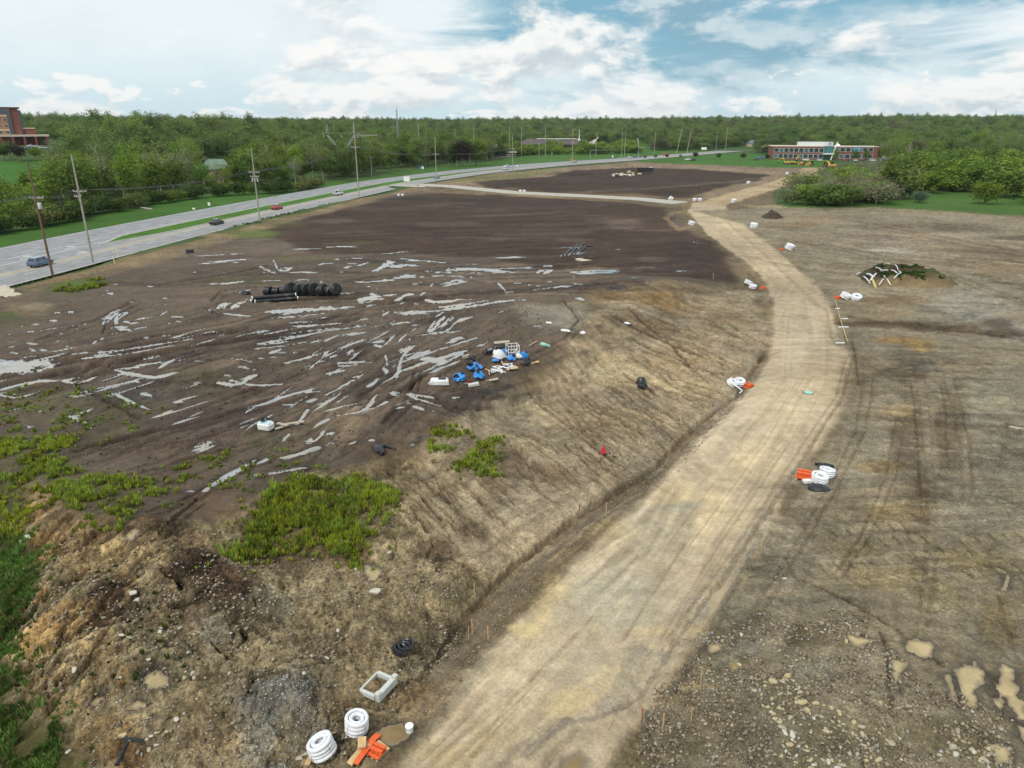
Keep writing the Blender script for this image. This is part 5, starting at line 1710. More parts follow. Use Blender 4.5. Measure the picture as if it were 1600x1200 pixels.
def grove(poly, step, mix, group, where, lo, hi, cap=999, cat='tree', name='tree', wide=1.05):
    pts = spread_points(poly, step, rr)
    rr.shuffle(pts)
    pts = pts[:cap]
    cut = np.quantile(pts[:, 1], (.33, .67))
    for x, y in pts:
        if 312 < project((x, y, 0))[0] < 368 and y > 215 and y < 420:
            continue
        key, col, word, k = pr.choices(mix, [m[3] for m in mix])[0]
        h = pr.uniform(lo, hi) * KIND[key][1] / 14
        plant(key, (x, y, gz(x, y) - .05), h, f"{word} {next(w for lim, w in where if project((x, y, 0))[0] < lim)}, {('front', 'middle', 'back')[int(np.searchsorted(cut, y))]} rank", cat, group, col, 'sapling' if key == 'sapling' else name, wide * pr.uniform(.85, 1.15), pr)


WOOD_MIX = [('round', 'mid', 'full round green tree', 3), ('tall', 'fresh', 'tall bright green tree', 3), ('tall', 'mid', 'tall mid-green tree', 3), ('loose', 'olive', 'thin-leaved olive tree', 4), ('loose', 'fresh', 'airy yellow-green tree', 3),
            ('budding', 'rust', 'budding reddish-brown tree', 1.6), ('budding', 'grey', 'almost bare grey-branched tree', 1.5), ('round', 'dark', 'dark dense tree', 2)]
# hedge of shrubs at the edge of the verge
HEDGE = [(-120, 385), (0, 366), (60, 356), (100, 349), (130, 339), (180, 331), (240, 320), (300, 312), (360, 306), (420, 303), (480, 297), (500, 292)]
for (x0, y0), (x1, y1) in zip(HEDGE[:-1], HEDGE[1:]):
    a, b = g0(x0, y0), g0(x1, y1)
    n = max(2, int(np.hypot(*(b - a)) / 3.6))
    for k in range(n):
        p = a + (b - a) * (k + pr.uniform(-.2, .2)) / n + np.array([pr.uniform(-2.5, .6), pr.uniform(-.5, 3)])
        plant('shrub', (p[0], p[1], gz(*p) - .05), pr.uniform(3.2, 5.2), 'dark green hedge shrub ' + next(w for lim, w in ((40, 'left of the brown pole'), (100, 'between the brown and second poles'), (230, 'just right of the second pole'), (330, 'behind the fallen trunk'), (400, 'left of the three-can pole'), (9999, 'right of the three-can pole')) if project((p[0], p[1], 0))[0] < lim), 'shrub', 'hedge shrubs along the highway', pr.choice(['dark', 'mid', 'dark', 'olive']), 'shrub', pr.uniform(1, 1.35), pr)
grove([(-160, 372), (0, 352), (80, 338), (84, 306), (0, 318), (-160, 340)], 7.0, [('shrub', 'fresh', 'bright green shrub', 3), ('shrub', 'mid', 'mid-green shrub', 3), ('sapling', 'fresh', 'yellow-green sapling', 3)], 'low growth left of the second pole', [(40, 'behind the hedge left of the brown pole'), (9999, 'behind the hedge between brown and second poles')], 18, 26, 90, 'shrub', 'shrub')
grove([(80, 338), (100, 335), (180, 319), (260, 309), (330, 301), (420, 293), (485, 284), (490, 276), (400, 276), (310, 276), (250, 284), (130, 290), (90, 310)], 9.4, WOOD_MIX,
      'trees in the wood beside the highway', [(180, 'behind the second pole'), (270, 'in the wood left of the tan house'), (350, 'in front of the tan house'), (420, 'behind the three-can pole'), (9999, 'at the right end of the roadside wood')], 10.5, 16.5)
grove([(500, 283), (545, 281), (600, 268), (690, 258), (760, 253), (800, 249), (800, 242), (690, 246), (600, 254), (500, 264)], 10.5, [('round', 'dark', 'dark dense tree', 3), ('tall', 'mid', 'tall mid-green tree', 4), ('round', 'mid', 'full green tree', 3), ('loose', 'olive', 'thin-leaved olive tree', 2)],
      'trees behind the long grass strip', [(575, 'by the tallest pole behind the grass strip'), (640, 'behind the left half of the grass strip'), (700, 'behind the blue and white board'), (9999, 'at the far end of the grass strip')], 10, 17)
for px, py, h, key, col, lab in [(540, 283, 9, 'round', 'dark', 'dark bushy tree by the tall pole at the grass strip'), (722, 260, 17, 'round', 'maroon', 'dark maroon-leaved tree beside the highway bend'), (744, 259, 17, 'round', 'mid', 'full green tree next to the maroon tree by the highway bend'),
                                 (706, 260, 13, 'tall', 'dark', 'dark narrow tree left of the maroon tree'), (8, 251, 8, 'lawn', 'dark', 'dark round tree at the picture edge on the office tower lawn'), (34, 252, 8.5, 'lawn', 'maroon', 'dark maroon tree on the office tower lawn'),
                                 (18, 246, 9, 'lawn', 'olive', 'olive tree by the tower car park'), (57, 252, 8, 'lawn', 'fresh', 'bright green young tree on the office tower lawn'), (445, 277, 17, 'budding', 'grey', 'tall bare pale-limbed tree above the roadside wood'), (96, 284, 17, 'loose', 'olive', 'broad thin-crowned tree behind the second pole'),
                                 (230, 308, 15, 'budding', 'rust', 'brown budding tree in front of the tan house wood'),
                                 (318, 297, 11, 'round', 'mid', 'full green tree covering the left end of the tan house'), (333, 300, 7, 'round', 'fresh', 'low lime-green tree under the tan gable'), (347, 296, 11.5, 'loose', 'olive', 'thin olive tree in front of the green roof'), (357, 297, 8.5, 'tall', 'fresh', 'narrow bright tree right of the tan gable'), (368, 294, 10, 'round', 'dark', 'dark tree at the right end of the tan house'), (340, 291, 8, 'budding', 'rust', 'brown budding tree close before the tan house')]:
    p = G(px, py)
    plant(key, (p[0], p[1], gz(*p)), h, lab, 'tree', None, col, 'tree', 1.0, pr)
for px, py, h, col in [(1024, 247.5, 4.0, 'olive'), (1042, 247.5, 3.6, 'dark'), (1063, 247, 3.0, 'pale'), (1087, 248, 5.5, 'maroon'), (1122, 249, 5.0, 'dark'), (1161, 250, 5.5, 'dark'), (1198, 251, 5.0, 'dark'), (1008, 248, 3.2, 'olive')]:
    p = G(px, py)
    side = {1024: 'low olive tree nearest the far junction', 1042: 'small dark tree second from the far junction', 1063: 'pale small tree on the far lawn', 1087: 'maroon tree beside the parked white pickup', 1122: 'dark tree midway along the far lawn',
            1161: 'dark round tree near the parked cars on the far lawn', 1198: 'dark tree at the left end of the brick office', 1008: 'low olive bush beside the traffic signal'}[px]
    plant('lawn', (p[0], p[1], gz(*p)), h, side, 'tree', 'young trees along the far lawn', col, 'tree', 1.0, pr)
grove([(795, 247), (830, 243), (900, 242), (1000, 240), (1000, 234), (800, 238)], 9, [('shrub', 'fresh', 'bright green shrub', 3), ('shrub', 'mid', 'mid-green shrub', 2), ('sapling', 'fresh', 'lime sapling', 2)], 'thicket before the church', [(850, 'in the thicket right of the shop'), (920, 'in the thicket before the church'), (9999, 'in the thicket by the left signal mast')], 18, 27, 90, 'shrub', 'shrub', 1.5)
# scrub at the right
SCRUB = [('sapling', 'fresh', 'bright green sapling', 5), ('sapling', 'mid', 'mid-green sapling', 4), ('shrub', 'fresh', 'yellow-green shrub', 4), ('shrub', 'mid', 'green shrub', 3), ('brush', 'grey', 'grey-twigged shrub', 2.2), ('brush', 'rust', 'brown-twigged shrub', 1.2)]
grove([(1225, 319), (1290, 323), (1400, 321), (1410, 285), (1380, 272), (1300, 278), (1255, 296)], 6.0, [('brush', 'grey', 'grey-twigged shrub', 3), ('brush', 'rust', 'brown-twigged shrub', 2), ('shrub', 'mid', 'green shrub', 2), ('shrub', 'fresh', 'yellow-green shrub', 1.5)], 'scrub beside the graded field', SCRUB_AT, 17, 26, 80, 'shrub', 'shrub', 1.4)
grove([(1400, 316), (1440, 308), (1480, 300), (1540, 312), (1600, 318), (1760, 330), (1760, 268), (1600, 264), (1480, 262), (1380, 266), (1390, 280)], 6.0, SCRUB,
      'scrub beside the graded field', SCRUB_AT, 18, 29, 190, 'shrub', 'shrub', 1.5)
grove([(1380, 262), (1480, 258), (1600, 258), (1800, 262), (1800, 240), (1600, 238), (1480, 240), (1360, 246)], 13, WOOD_MIX[:6], 'trees behind the scrub', [(1450, 'behind the scrub by the white-blossom tree'), (1530, 'behind the scrub below the white-limbed trees'), (9999, 'behind the scrub at the right edge')], 11, 17, 70)
for px, py, h, key, col, lab in [(1435, 317, 4.0, 'shrub', 'blue', 'round blue-green shrub alone on the grass'), (1393, 312, 4.6, 'shrub', 'fresh', 'low bright green shrub near the blue-green one'), (1537, 319, 7.5, 'shrub', 'fresh', 'large round lime-green bush at the scrub edge'),
                                 (1268, 316, 5, 'shrub', 'fresh', 'lime-green shrub at the tip of the scrub'), (1230, 316, 4, 'shrub', 'mid', 'low green shrub at the foot of the scrub tip'), (1300, 318, 8.5, 'brush', 'grey', 'big grey twiggy bush at the scrub front'),
                                 (1330, 319, 9.0, 'brush', 'rust', 'big brown twiggy bush at the scrub front'), (1282, 316, 7.5, 'brush', 'grey', 'grey leggy bush left of the big twiggy ones'), (1212, 318, 4.5, 'budding', 'grey', 'bare grey sapling at the road fork'),
                                 (1558, 246, 18, 'budding', 'pale', 'tall white-limbed bare tree on the right hillside'), (1510, 246, 16, 'budding', 'pale', 'shorter white-limbed bare tree on the right hillside'), (1416, 246, 15, 'loose', 'grey', 'grey thin tree behind the scrub'), (1380, 258, 6, 'round', 'pale', 'tree in white blossom near the brick office'),
                                 (1305, 252, 9, 'tall', 'fresh', 'fresh green tree before the brick office entrance'), (1335, 252, 9, 'tall', 'mid', 'green tree before the right wing of the brick office'), (1352, 252, 8, 'tall', 'mid', 'green tree past the glass bay of the brick office'), (1378, 252, 10, 'tall', 'fresh', 'tall bright tree right of the brick office')]:
    p = G(px, py)
    plant(key, (p[0], p[1], gz(*p)), h, lab, 'tree' if key not in ('shrub', 'brush') else 'shrub', None, (.42, .38, .38) if 'blossom' in lab else col, 'tree' if key not in ('shrub', 'brush') else 'shrub', 1.0, pr)

# ------------------------------------------------------------------ the far woods, which read as one mass
KEEP_OUT = [[(-400, 330), (60, 330), (100, 300), (118, 270), (118, 225), (60, 214), (-400, 214)], [(308, 290), (372, 290), (372, 256), (308, 256)],
            [(470, 300), (800, 262), (800, 246), (690, 256), (500, 280)], [(760, 262), (1010, 262), (1010, 226), (900, 226), (760, 232)], [(990, 270), (1420, 270), (1420, 247), (1180, 242), (1180, 236), (990, 236)]]
KEEP_W = [np.array([G(*p) for p in k]) for k in KEEP_OUT]
NEAR_W = np.array([G(*p) for p in [(-900, 520), (0, 340), (90, 320), (100, 290), (300, 276), (520, 264), (800, 246), (1000, 240), (1125, 241), (1420, 250), (1900, 262), (3200, 400), (2600, 1500), (-900, 1500)]])
fr = np.random.default_rng(77)
pts = []
yy = 235.0
while yy < 4300:
    step = 5.0 + yy / 125.0
    half = 900 / FPX * (yy * CP + 10) + 60
    xs = np.arange(-half, half, step)
    xs = xs + fr.uniform(-.45, .45, len(xs)) * step
    ys = yy + fr.uniform(-.45, .45, len(xs)) * step
    pts.append(np.stack([xs, ys], 1))
    yy += step
pts = np.concatenate(pts)
ok = psd(NEAR_W, pts[:, 0], pts[:, 1]) > 0
for k in KEEP_W:
    ok &= psd(k, pts[:, 0], pts[:, 1]) > 2
rd = np.stack([EDGE + NRM * 16])[0]
ok &= fbm(pts[:, 0] / 45, pts[:, 1] / 45, 3, 88) > .36
ok &= seg_dist(rd[::6], pts[:, 0], pts[:, 1]) > 24
pts = pts[ok]
pz = hm(pts[:, 0], pts[:, 1]) - .3
fm = bpy.data.meshes.new("forest")
fm.vertices.add(len(pts))
fm.vertices.foreach_set("co", np.column_stack([pts, pz]).astype(np.float32).ravel())
forest = link("forest", fm)
tag(forest, 'mixed spring woodland covering the land to the horizon', 'woodland', None, 'stuff')


def forest_nodes(ob, crowns):
    ng = bpy.data.node_groups.new("woods", 'GeometryNodeTree')
    ng.interface.new_socket("Geometry", in_out='INPUT', socket_type='NodeSocketGeometry')
    ng.interface.new_socket("Geometry", in_out='OUTPUT', socket_type='NodeSocketGeometry')
    n, l = ng.nodes, ng.links
    gi, go = n.new('NodeGroupInput'), n.new('NodeGroupOutput')
    jn = n.new('GeometryNodeJoinGeometry')
    for c in crowns:
        oi = n.new('GeometryNodeObjectInfo')
        oi.transform_space = 'ORIGINAL'
        oi.inputs['Object'].default_value = c
        sm = n.new('GeometryNodeSetMaterial')
        sm.inputs['Material'].default_value = M_FOREST
        l.new(oi.outputs['Geometry'], sm.inputs[0])
        gti = n.new('GeometryNodeGeometryToInstance')
        l.new(sm.outputs[0], gti.inputs[0])
        l.new(gti.outputs[0], jn.inputs[0])
    ip = n.new('GeometryNodeInstanceOnPoints')
    ip.inputs['Pick Instance'].default_value = True
    m2p = n.new('GeometryNodeMeshToPoints')
    l.new(gi.outputs[0], m2p.inputs[0])
    l.new(m2p.outputs[0], ip.inputs['Points'])
    l.new(jn.outputs[0], ip.inputs['Instance'])
    ri = n.new('FunctionNodeRandomValue')
    ri.data_type = 'INT'
    ri.inputs[4].default_value, ri.inputs[5].default_value = 0, len(crowns) - 1
    l.new(ri.outputs[2], ip.inputs['Instance Index'])
    rz = n.new('FunctionNodeRandomValue')
    rz.data_type = 'FLOAT_VECTOR'
    rz.inputs[0].default_value, rz.inputs[1].default_value = (0, 0, 0), (0, 0, 6.28)
    l.new(rz.outputs[0], ip.inputs['Rotation'])
    rs = n.new('FunctionNodeRandomValue')
    rs.data_type = 'FLOAT_VECTOR'
    rs.inputs[0].default_value, rs.inputs[1].default_value = (.75, .75, .55), (2.1, 2.1, 1.4)
    rs.inputs['Seed'].default_value = 9
    l.new(rs.outputs[0], ip.inputs['Scale'])
    l.new(ip.outputs[0], go.inputs[0])
    ob.modifiers.new("woods", 'NODES').node_group = ng


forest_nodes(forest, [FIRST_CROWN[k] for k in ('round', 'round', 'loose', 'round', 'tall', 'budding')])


# ------------------------------------------------------------------ weeds and grass on the site
def tuft_mesh(name, xy, hgt, blades, width, colf, rng, lean=.5, tip=None):
    """clumps of narrow upright leaves; tip = share of leaves that end in yellow flower heads"""
    n = len(xy)
    z = np.array([gz(a, b) for a, b in xy])
    bs = np.repeat(np.column_stack([xy, z]), blades, 0)
    m = len(bs)
    hh = np.repeat(hgt, blades) * rng.uniform(.55, 1.1, m)
    an = rng.uniform(0, 2 * math.pi, m)
    r = rng.random(m) ** .7 * np.repeat(hgt, blades) * lean
    top = bs + np.column_stack([np.cos(an) * r, np.sin(an) * r, hh])
    root = bs + np.column_stack([np.cos(an) * r * .35, np.sin(an) * r * .35, np.zeros(m) - .03])
    side = np.column_stack([-np.sin(an), np.cos(an), np.zeros(m)])
    t = rng.uniform(-1, 1, m)[:, None]
    side = side * np.cos(t) + np.column_stack([np.cos(an), np.sin(an), np.zeros(m)]) * np.sin(t)
    w = width * rng.uniform(.6, 1.3, m)[:, None]
    mid = (root * .35 + top * .65)
    co = np.stack([root, mid - side * w, top, mid + side * w], 1).reshape(-1, 3)
    me = mesh_from(name, co, np.arange(4 * m).reshape(m, 4))
    cc = np.repeat(colf, blades, 0) * rng.uniform(.75, 1.25, (m, 1))
    c4 = np.repeat(cc, 4, 0)
    if tip is not None:
        sel = rng.random(m) < np.repeat(tip, blades)
        ix = np.flatnonzero(sel)
        for j in (1, 2, 3):
            c4[ix * 4 + j] = np.array([.46, .47, .03]) * rng.uniform(.7, 1.15, (len(ix), 1))
    attr_c(me, 'col', c4)
    return me


def weed_material():
    m = bpy.data.materials.new("weeds")
    m.use_nodes = True
    t = NT(m.node_tree)
    t.n.clear()
    out = t.node('ShaderNodeOutputMaterial')
    c = t.node('ShaderNodeAttribute', attribute_name='col').outputs['Color']
    a, b, mx = t.node('ShaderNodeBsdfDiffuse'), t.node('ShaderNodeBsdfTranslucent'), t.node('ShaderNodeMixShader')
    t.put(a.inputs['Color'], c)
    t.put(b.inputs['Color'], c)
    mx.inputs[0].default_value = .3
    t.l.new(a.outputs[0], mx.inputs[1])
    t.l.new(b.outputs[0], mx.inputs[2])
    t.l.new(mx.outputs[0], out.inputs[0])
    return m


M_WEED = weed_material()


def patch_points(px_poly, n, rng, gaps=.0, gsc=1.2):
    w = np.array([G(*p) for p in px_poly])
    out = []
    while len(out) < n:
        a = rng.uniform(w.min(0), w.max(0), (n * 3, 2))
        dd = psd(w, a[:, 0], a[:, 1]) + (fbm(a[:, 0] / .8, a[:, 1] / .8, 3, 61) - .5) * 1.4
        k = dd < -.7 * rng.random(len(a)) ** 2 + .2 + 1.3 * rng.random(len(a)) ** 6
        if gaps:
            k &= fbm(a[:, 0] / gsc, a[:, 1] / gsc, 3, 64) > gaps
        out += list(a[k])
    return np.array(out[:n])


def weeds(label, poly, n, h, tip, gaps, name='weeds', green=(.185, .275, .05), blades=17, width=.036, lean=.55, gsc=1.2, cat='weeds'):
    rng = np.random.default_rng(len(label) * 7 + n)
    xy = patch_points(poly, n, rng, gaps, gsc)
    hg = h * rng.uniform(.4, 1.4, n)
    tone_ = fbm(xy[:, 0] / 1.5, xy[:, 1] / 1.5, 3, 71)[:, None]
    cf = np.array(green) * (.35 + 1.25 * tone_) * rng.uniform(.6, 1.3, (n, 1)) + np.array([.06, .035, 0]) * rng.random((n, 1)) * (tip > 0)
    dead = rng.random(n) < .10
    cf[dead] = np.array([.20, .165, .085]) * rng.uniform(.6, 1.2, (dead.sum(), 1))
    tp = np.clip(tip * 2 * fbm(xy[:, 0] / 2.2, xy[:, 1] / 2.2, 3, 75) * rng.uniform(.2, 1.6, n), 0, .9)
    o = link(name, tuft_mesh(name, xy, hg, blades, width, cf, rng, lean, tp), None, M_WEED)
    tag(o, label, cat, None, 'stuff')


weeds('thick bed of yellow-flowering weeds on the spoil mound', [(348, 878), (380, 838), (405, 806), (425, 770), (470, 752), (510, 755), (560, 752), (600, 760), (625, 772), (600, 792), (575, 815), (560, 840), (552, 870), (520, 872), (505, 855), (470, 862), (420, 862), (385, 868)], 1700, .46, .30, .37, blades=26, width=.027)
weeds('single weeds thinning out round the flowering bed', [(320, 890), (360, 800), (440, 735), (560, 735), (650, 760), (620, 830), (580, 890), (500, 890), (420, 885)], 150, .32, .25, .45, blades=16, width=.03)
weeds('patchy yellow weeds straggling over the small mound', [(668, 700), (690, 672), (720, 668), (745, 690), (790, 672), (786, 700), (770, 720), (788, 750), (770, 760), (740, 740), (715, 742), (705, 725), (728, 702)], 330, .42, .26, .5)
weeds('yellow-green weeds along the left edge of the mud', [(-60, 700), (20, 690), (70, 672), (110, 690), (105, 730), (130, 748), (200, 745), (210, 780), (190, 825), (165, 832), (120, 800), (60, 770), (0, 745), (-60, 735)], 1300, .40, .30, .44)
weeds('loose weeds at the foot of the wet mud', [(210, 760), (250, 745), (300, 722), (350, 705), (360, 720), (300, 745), (262, 772), (225, 778)], 170, .32, .18, .5)
weeds('sparse low weeds between the puddles', [(0, 610), (120, 600), (240, 640), (200, 690), (110, 690), (0, 700)], 320, .26, .12, .56, width=.05)
weeds('thin weed growth on the sodden mud slope', [(440, 700), (520, 735), (500, 760), (430, 740), (300, 800), (240, 790), (330, 740)], 90, .28, .16, .55)
weeds('yellow weeds in the corner above the clay bank', [(-60, 790), (8, 778), (50, 800), (40, 830), (10, 850), (-60, 850)], 260, .45, .42, .35)
weeds('small weeds scattered over the spoil heap', [(120, 880), (270, 900), (300, 1000), (270, 1090), (130, 1070), (110, 950)], 60, .22, .02, .5, green=(.05, .10, .02))
weeds('long grass growing down the left bank', [(-120, 850), (20, 840), (60, 885), (46, 940), (20, 990), (28, 1050), (30, 1110), (80, 1130), (122, 1175), (110, 1250), (-120, 1250)], 4600, .30, 0, .40, 'grass', (.115, .195, .044), 11, .026, .7, 1.3, 'grass')
weeds('rough grass along the highway shoulder', [(0, 456), (140, 421), (212, 398), (325, 369), (400, 350), (560, 312), (560, 309), (400, 345), (212, 392), (140, 415), (0, 449)], 700, .36, 0, .42, 'grass', (.11, .15, .04), 9, .07, .6, 6.0, 'grass')
weeds('yellow weeds on the field corner by the poles', [(84, 455), (140, 438), (180, 436), (160, 448), (110, 458)], 160, .5, .22, .42, width=.12, gsc=4)
# ------------------------------------------------------------------ buildings
M_BRICK = plain("red_brick", (.20, .072, .055), .9, var=.2, sc=2.5)
M_BRICK2 = plain("orange_brick", (.42, .20, .12), .9, var=.15, sc=2.5)
M_BRICK3 = plain("brown_brick", (.16, .10, .085), .9, var=.2, sc=2.5)
M_PALE = plain("pale_panel", (.66, .68, .69), .6, var=.06, sc=.6)
M_CREAM = plain("cream_band", (.60, .50, .40), .8, var=.1, sc=.8)
M_TAN = plain("tan_siding", (.55, .42, .30), .85, var=.1, sc=1)
M_GREYSIDE = plain("grey_siding", (.30, .33, .38), .85, var=.1, sc=1)
M_GREYROOF = plain("grey_shingle", (.16, .17, .19), .9, var=.2, sc=1.2)
M_BROWNROOF = plain("brown_roof", (.085, .068, .068), .8, var=.2, sc=.8)
M_GREENROOF = plain("green_roof", (.13, .20, .15), .7, var=.15, sc=1)
M_GLASS = plain("window_glass", (.035, .055, .065), .08, var=.3, sc=.15, spec=.9)
M_TEALGLASS = plain("teal_glass", (.06, .17, .17), .08, var=.3, sc=.12, spec=.9)
M_FRAME = plain("window_frame", (.55, .57, .58), .5)
M_WHITE = plain("white_paint", (.78, .78, .77), .5, var=.06)
M_DARK = plain("dark_trim", (.03, .035, .045), .5)
M_BLUEGL = plain("blue_panel", (.16, .36, .58), .25, var=.1, sc=.3)
M_STEEL = plain("galvanised_steel", (.42, .44, .45), .45, metal=.6, var=.12)


def rect_mesh(name, w, h, d=.12, border=.0):
    mb = MB()
    if border:
        for x in (-1, 1):
            mb.box((x * (w - border) / 2, 0, h / 2), (border, d, h))
        for z in (border / 2, h - border / 2):
            mb.box((0, 0, z), (w - 2 * border, d, border))
    else:
        mb.box((0, 0, h / 2), (w, d, h))
    o = mb.build(name, M_DARK)
    me = o.data
    bpy.data.objects.remove(o)
    me.materials.clear()
    return me


def window_maker(w, h, frame_mat=None, glass=None, border=.18):
    fm_, gm_ = rect_mesh("window", w, h, .22, border), rect_mesh("pane", w - 2 * border - .02, h - 2 * border - .02, .08)
    fm_.materials.append(frame_mat or M_FRAME)
    gm_.materials.append(glass or M_GLASS)

    def put(parent, x, y, z, rz=0):
        a = link("window", fm_, parent)
        a.location, a.rotation_euler = (x, y, z), (0, 0, rz)
        b = link("pane", gm_, a)
        b.location = (0, .06, border + .01)
    return put


def building(name, p, rz, label, cat='building'):
    return tag(empty(name, p, rz), label, cat)


def gable(parent, w, d, h, rise, wall, roof, over=.5, base=-1.0):
    MB().box((0, 0, (h + base) / 2), (w, d, h - base)).prism([(-w / 2, h), (w / 2, h), (0, h)], 0, 0.001).build("wall", wall, parent)
    o = MB().add([(-w / 2 - over, -d / 2 - over, h - .1), (w / 2 + over, -d / 2 - over, h - .1), (w / 2 + over, d / 2 + over, h - .1), (-w / 2 - over, d / 2 + over, h - .1), (-w / 2 + d * .3, 0, h + rise), (w / 2 - d * .3, 0, h + rise)],
                 [(0, 1, 5, 4), (2, 3, 4, 5), (1, 2, 5), (3, 0, 4), (3, 2, 1, 0)]).build("roof", roof, parent)
    return o


# brick office with the glazed entrance
A, B = at_dist(1204, 575), at_dist(1371, 560)
ang = math.atan2(B.y - A.y, B.x - A.x)
L = (B - A).length
off_ = building("brick_office", (A + B) / 2, ang, 'long two-storey red brick office with glazed entrance bay and white rooftop screen')
H2 = 9.4
xe = -L / 2 + L * .505          # entrance
MB().box((-L / 2 + L * .245, 9, H2 / 2 - .5), (L * .49, 18, H2 + 1)).build("wall", M_BRICK, off_)
MB().box((L / 2 - L * .205, 11, H2 / 2 - .6), (L * .41, 18, H2 + .8)).build("wall", M_BRICK, off_)
MB().box((-L / 2 + L * .245, 9, H2 + .25), (L * .50, 18.6, .55)).build("parapet", M_CREAM, off_)
MB().box((L / 2 - L * .205, 11, H2 + .1), (L * .42, 18.6, .5)).build("parapet", M_CREAM, off_)
MB().box((xe + L * .035, 9.5, H2 / 2), (L * .09, 18, H2)).build("entrance_bay", M_TEALGLASS, off_)
MB().box((xe + L * .035, -1.6, 4.3), (L * .11, 4.0, .7)).build("entrance_canopy", M_WHITE, off_)
MB().tube([(xe + L * .055, -3.2, 0), (xe + L * .10, -1.5, H2 + 3.4)], .42, 8).build("slanted_column", M_WHITE, off_)
MB().box((xe - L * .085, 8, H2 + 1.8), (L * .32, 9, 2.9)).build("rooftop_screen", M_PALE, off_)
MB().box((xe + L * .05, 7.6, H2 + 1.8), (L * .035, 8.2, 2.6)).build("rooftop_plant", M_BLUEGL, off_)
MB().lathe([(2.2, 0), (1.6, .8), (.2, 1.7)], 12, (L * .14, 9, H2 + .4)).build("skylight", M_WHITE, off_)
MB().box((L * .30, 1.7, H2 - 2.0), (L * .065, 1.2, 3.2)).build("corner_glazing", M_BLUEGL, off_)
wput, wput2 = window_maker(3.4, 3.1), window_maker(3.2, 2.8, None, M_TEALGLASS)
for k in range(10):
    x = -L / 2 + 3.6 + k * L * .047
    for fl, z in ((0, 1.0), (1, 5.7)):
        (wput2 if (k * 3 + fl * 2) % 5 == 0 else wput)(off_, x, -.06, z * .92)
for k in range(7):
    x = xe + L * .115 + k * L * .052
    for fl, z in ((0, 1.0), (1, 5.7)):
        (wput2 if (k + fl) % 4 == 1 else wput)(off_, x, 1.94, z)

# tower block at the left edge of the view
T = at_dist(11, 480)
tow = building("brick_tower", T, R(33), 'tall red and orange brick tower block with dark glass corner and low canopy wing')
TH = 34.6 - T.z
MB().box((-14.5, 10, TH / 2 - 1), (36, 20, TH + 2)).build("wall", M_BRICK2, tow)
MB().box((7.6, 10.2, TH / 2 - 1), (4.6, 20, TH + 2)).build("wall", M_BRICK, tow)
MB().box((4.4, 9.8, TH / 2 - 1), (1.9, 20.5, TH + 1.6)).build("glass_strip", M_GLASS, tow)
MB().box((10.6, 10, TH / 2 - .6), (1.5, 18, TH - .4)).build("glass_strip", M_GLASS, tow)
MB().box((-11, 9.8, TH + .6), (44, 20.4, .8)).build("roof_band", M_BROWNROOF, tow)
MB().box((-14.5, 9.8, TH - 4.2), (36.2, 20.3, .9)).build("stone_band", M_CREAM, tow)
MB().box((-14.5, 9.8, 9.4), (36.2, 20.3, .8)).build("stone_band", M_CREAM, tow)
MB().box((-14.5, 9.9, TH - 1.7), (36.1, 20.3, 2.8)).build("top_glazing", M_GLASS, tow)
MB().box((13.9, 10, 5.0), (6.4, 18, 10.4)).build("low_wing", M_BRICK, tow)
MB().box((13.9, 10, 10.4), (6.8, 18.6, .5)).build("low_wing_coping", M_CREAM, tow)
MB().box((-3, 0, 6.0), (54, 12, 1.1)).build("canopy_roof", M_CREAM, tow)
MB().box((-3, 4.0, 2.6), (53, 4, 5.6)).build("ground_floor", M_BRICK3, tow)
for k in range(9):
    MB().box((-27 + k * 6.2, -5.4, 2.2), (1.3, 1.3, 6.4)).build("canopy_pier", M_BRICK, tow)
tput = window_maker(2.2, 1.8, M_CREAM)
for z in (7.0, 10.9, 14.6):
    for k in range(9):
        tput(tow, 2.0 - k * 3.6, -.08, z)

# low church with a brown roof
C = at_dist(866, 800)
ch = building("church", C, R(-8), 'low brown-roofed church with a thin white spire')
MB().box((0, 10, 2), (84, 24, 7)).build("wall", M_BRICK3, ch)
MB().add([(-44, -4, 5.2), (44, -4, 5.2), (44, 24, 5.2), (-44, 24, 5.2), (-30, 10, 10.5), (30, 10, 10.5)], [(0, 1, 5, 4), (2, 3, 4, 5), (1, 2, 5), (3, 0, 4), (3, 2, 1, 0)]).build("roof", M_BROWNROOF, ch)
MB().box((2, 9, 10.8), (44, 3, .7)).build("ridge_cap", M_WHITE, ch)
MB().lathe([(1.5, 0), (1.3, 2.0), (.5, 2.6), (.12, 12)], 8, (26, 6, 8.6)).build("spire", M_WHITE, ch)
MB().prism([(30, 3), (46, 3), (44, 10.5), (42.8, 11)], -3.5, -2.8).build("gable_front", M_CREAM, ch)
MB().tube([(40, -4, 4), (46.5, -4, 13)], .5, 6).build("gable_beam", M_WHITE, ch)

# roadside shop
S = at_dist(790, 600)
sh = building("shop", S, R(12), 'low brown brick shop with a pale flat roof beside the highway')
MB().box((0, 5, 1.8), (17, 10, 4.6)).build("wall", M_BRICK3, sh)
MB().box((0, 4.8, 4.4), (18, 11, .8)).build("roof", M_PALE, sh)
MB().box((2, 6, 5.6), (13, 6, 1.6)).build("upper_roof", plain("pinkish_roof", (.50, .34, .31), .8), sh)
sput = window_maker(2.6, 2.0)
for k in range(5):
    sput(sh, -6.4 + k * 3.2, -.08, .6)
sg = tag(empty("roof_sign", at_dist(772, 596), R(8)), 'blue-white slanted sign board standing above the shop hedge', 'sign')
MB().box((0, 0, 8.2), (4.6, .4, 4.6), tilt=(0, .25)).build("sign_board", plain("sign_blue", (.25, .38, .46), .4, var=.25, sc=.5), sg)
MB().tube([(0, .3, -.3), (0, .3, 6.6)], .18, 6).build("post", M_STEEL, sg)

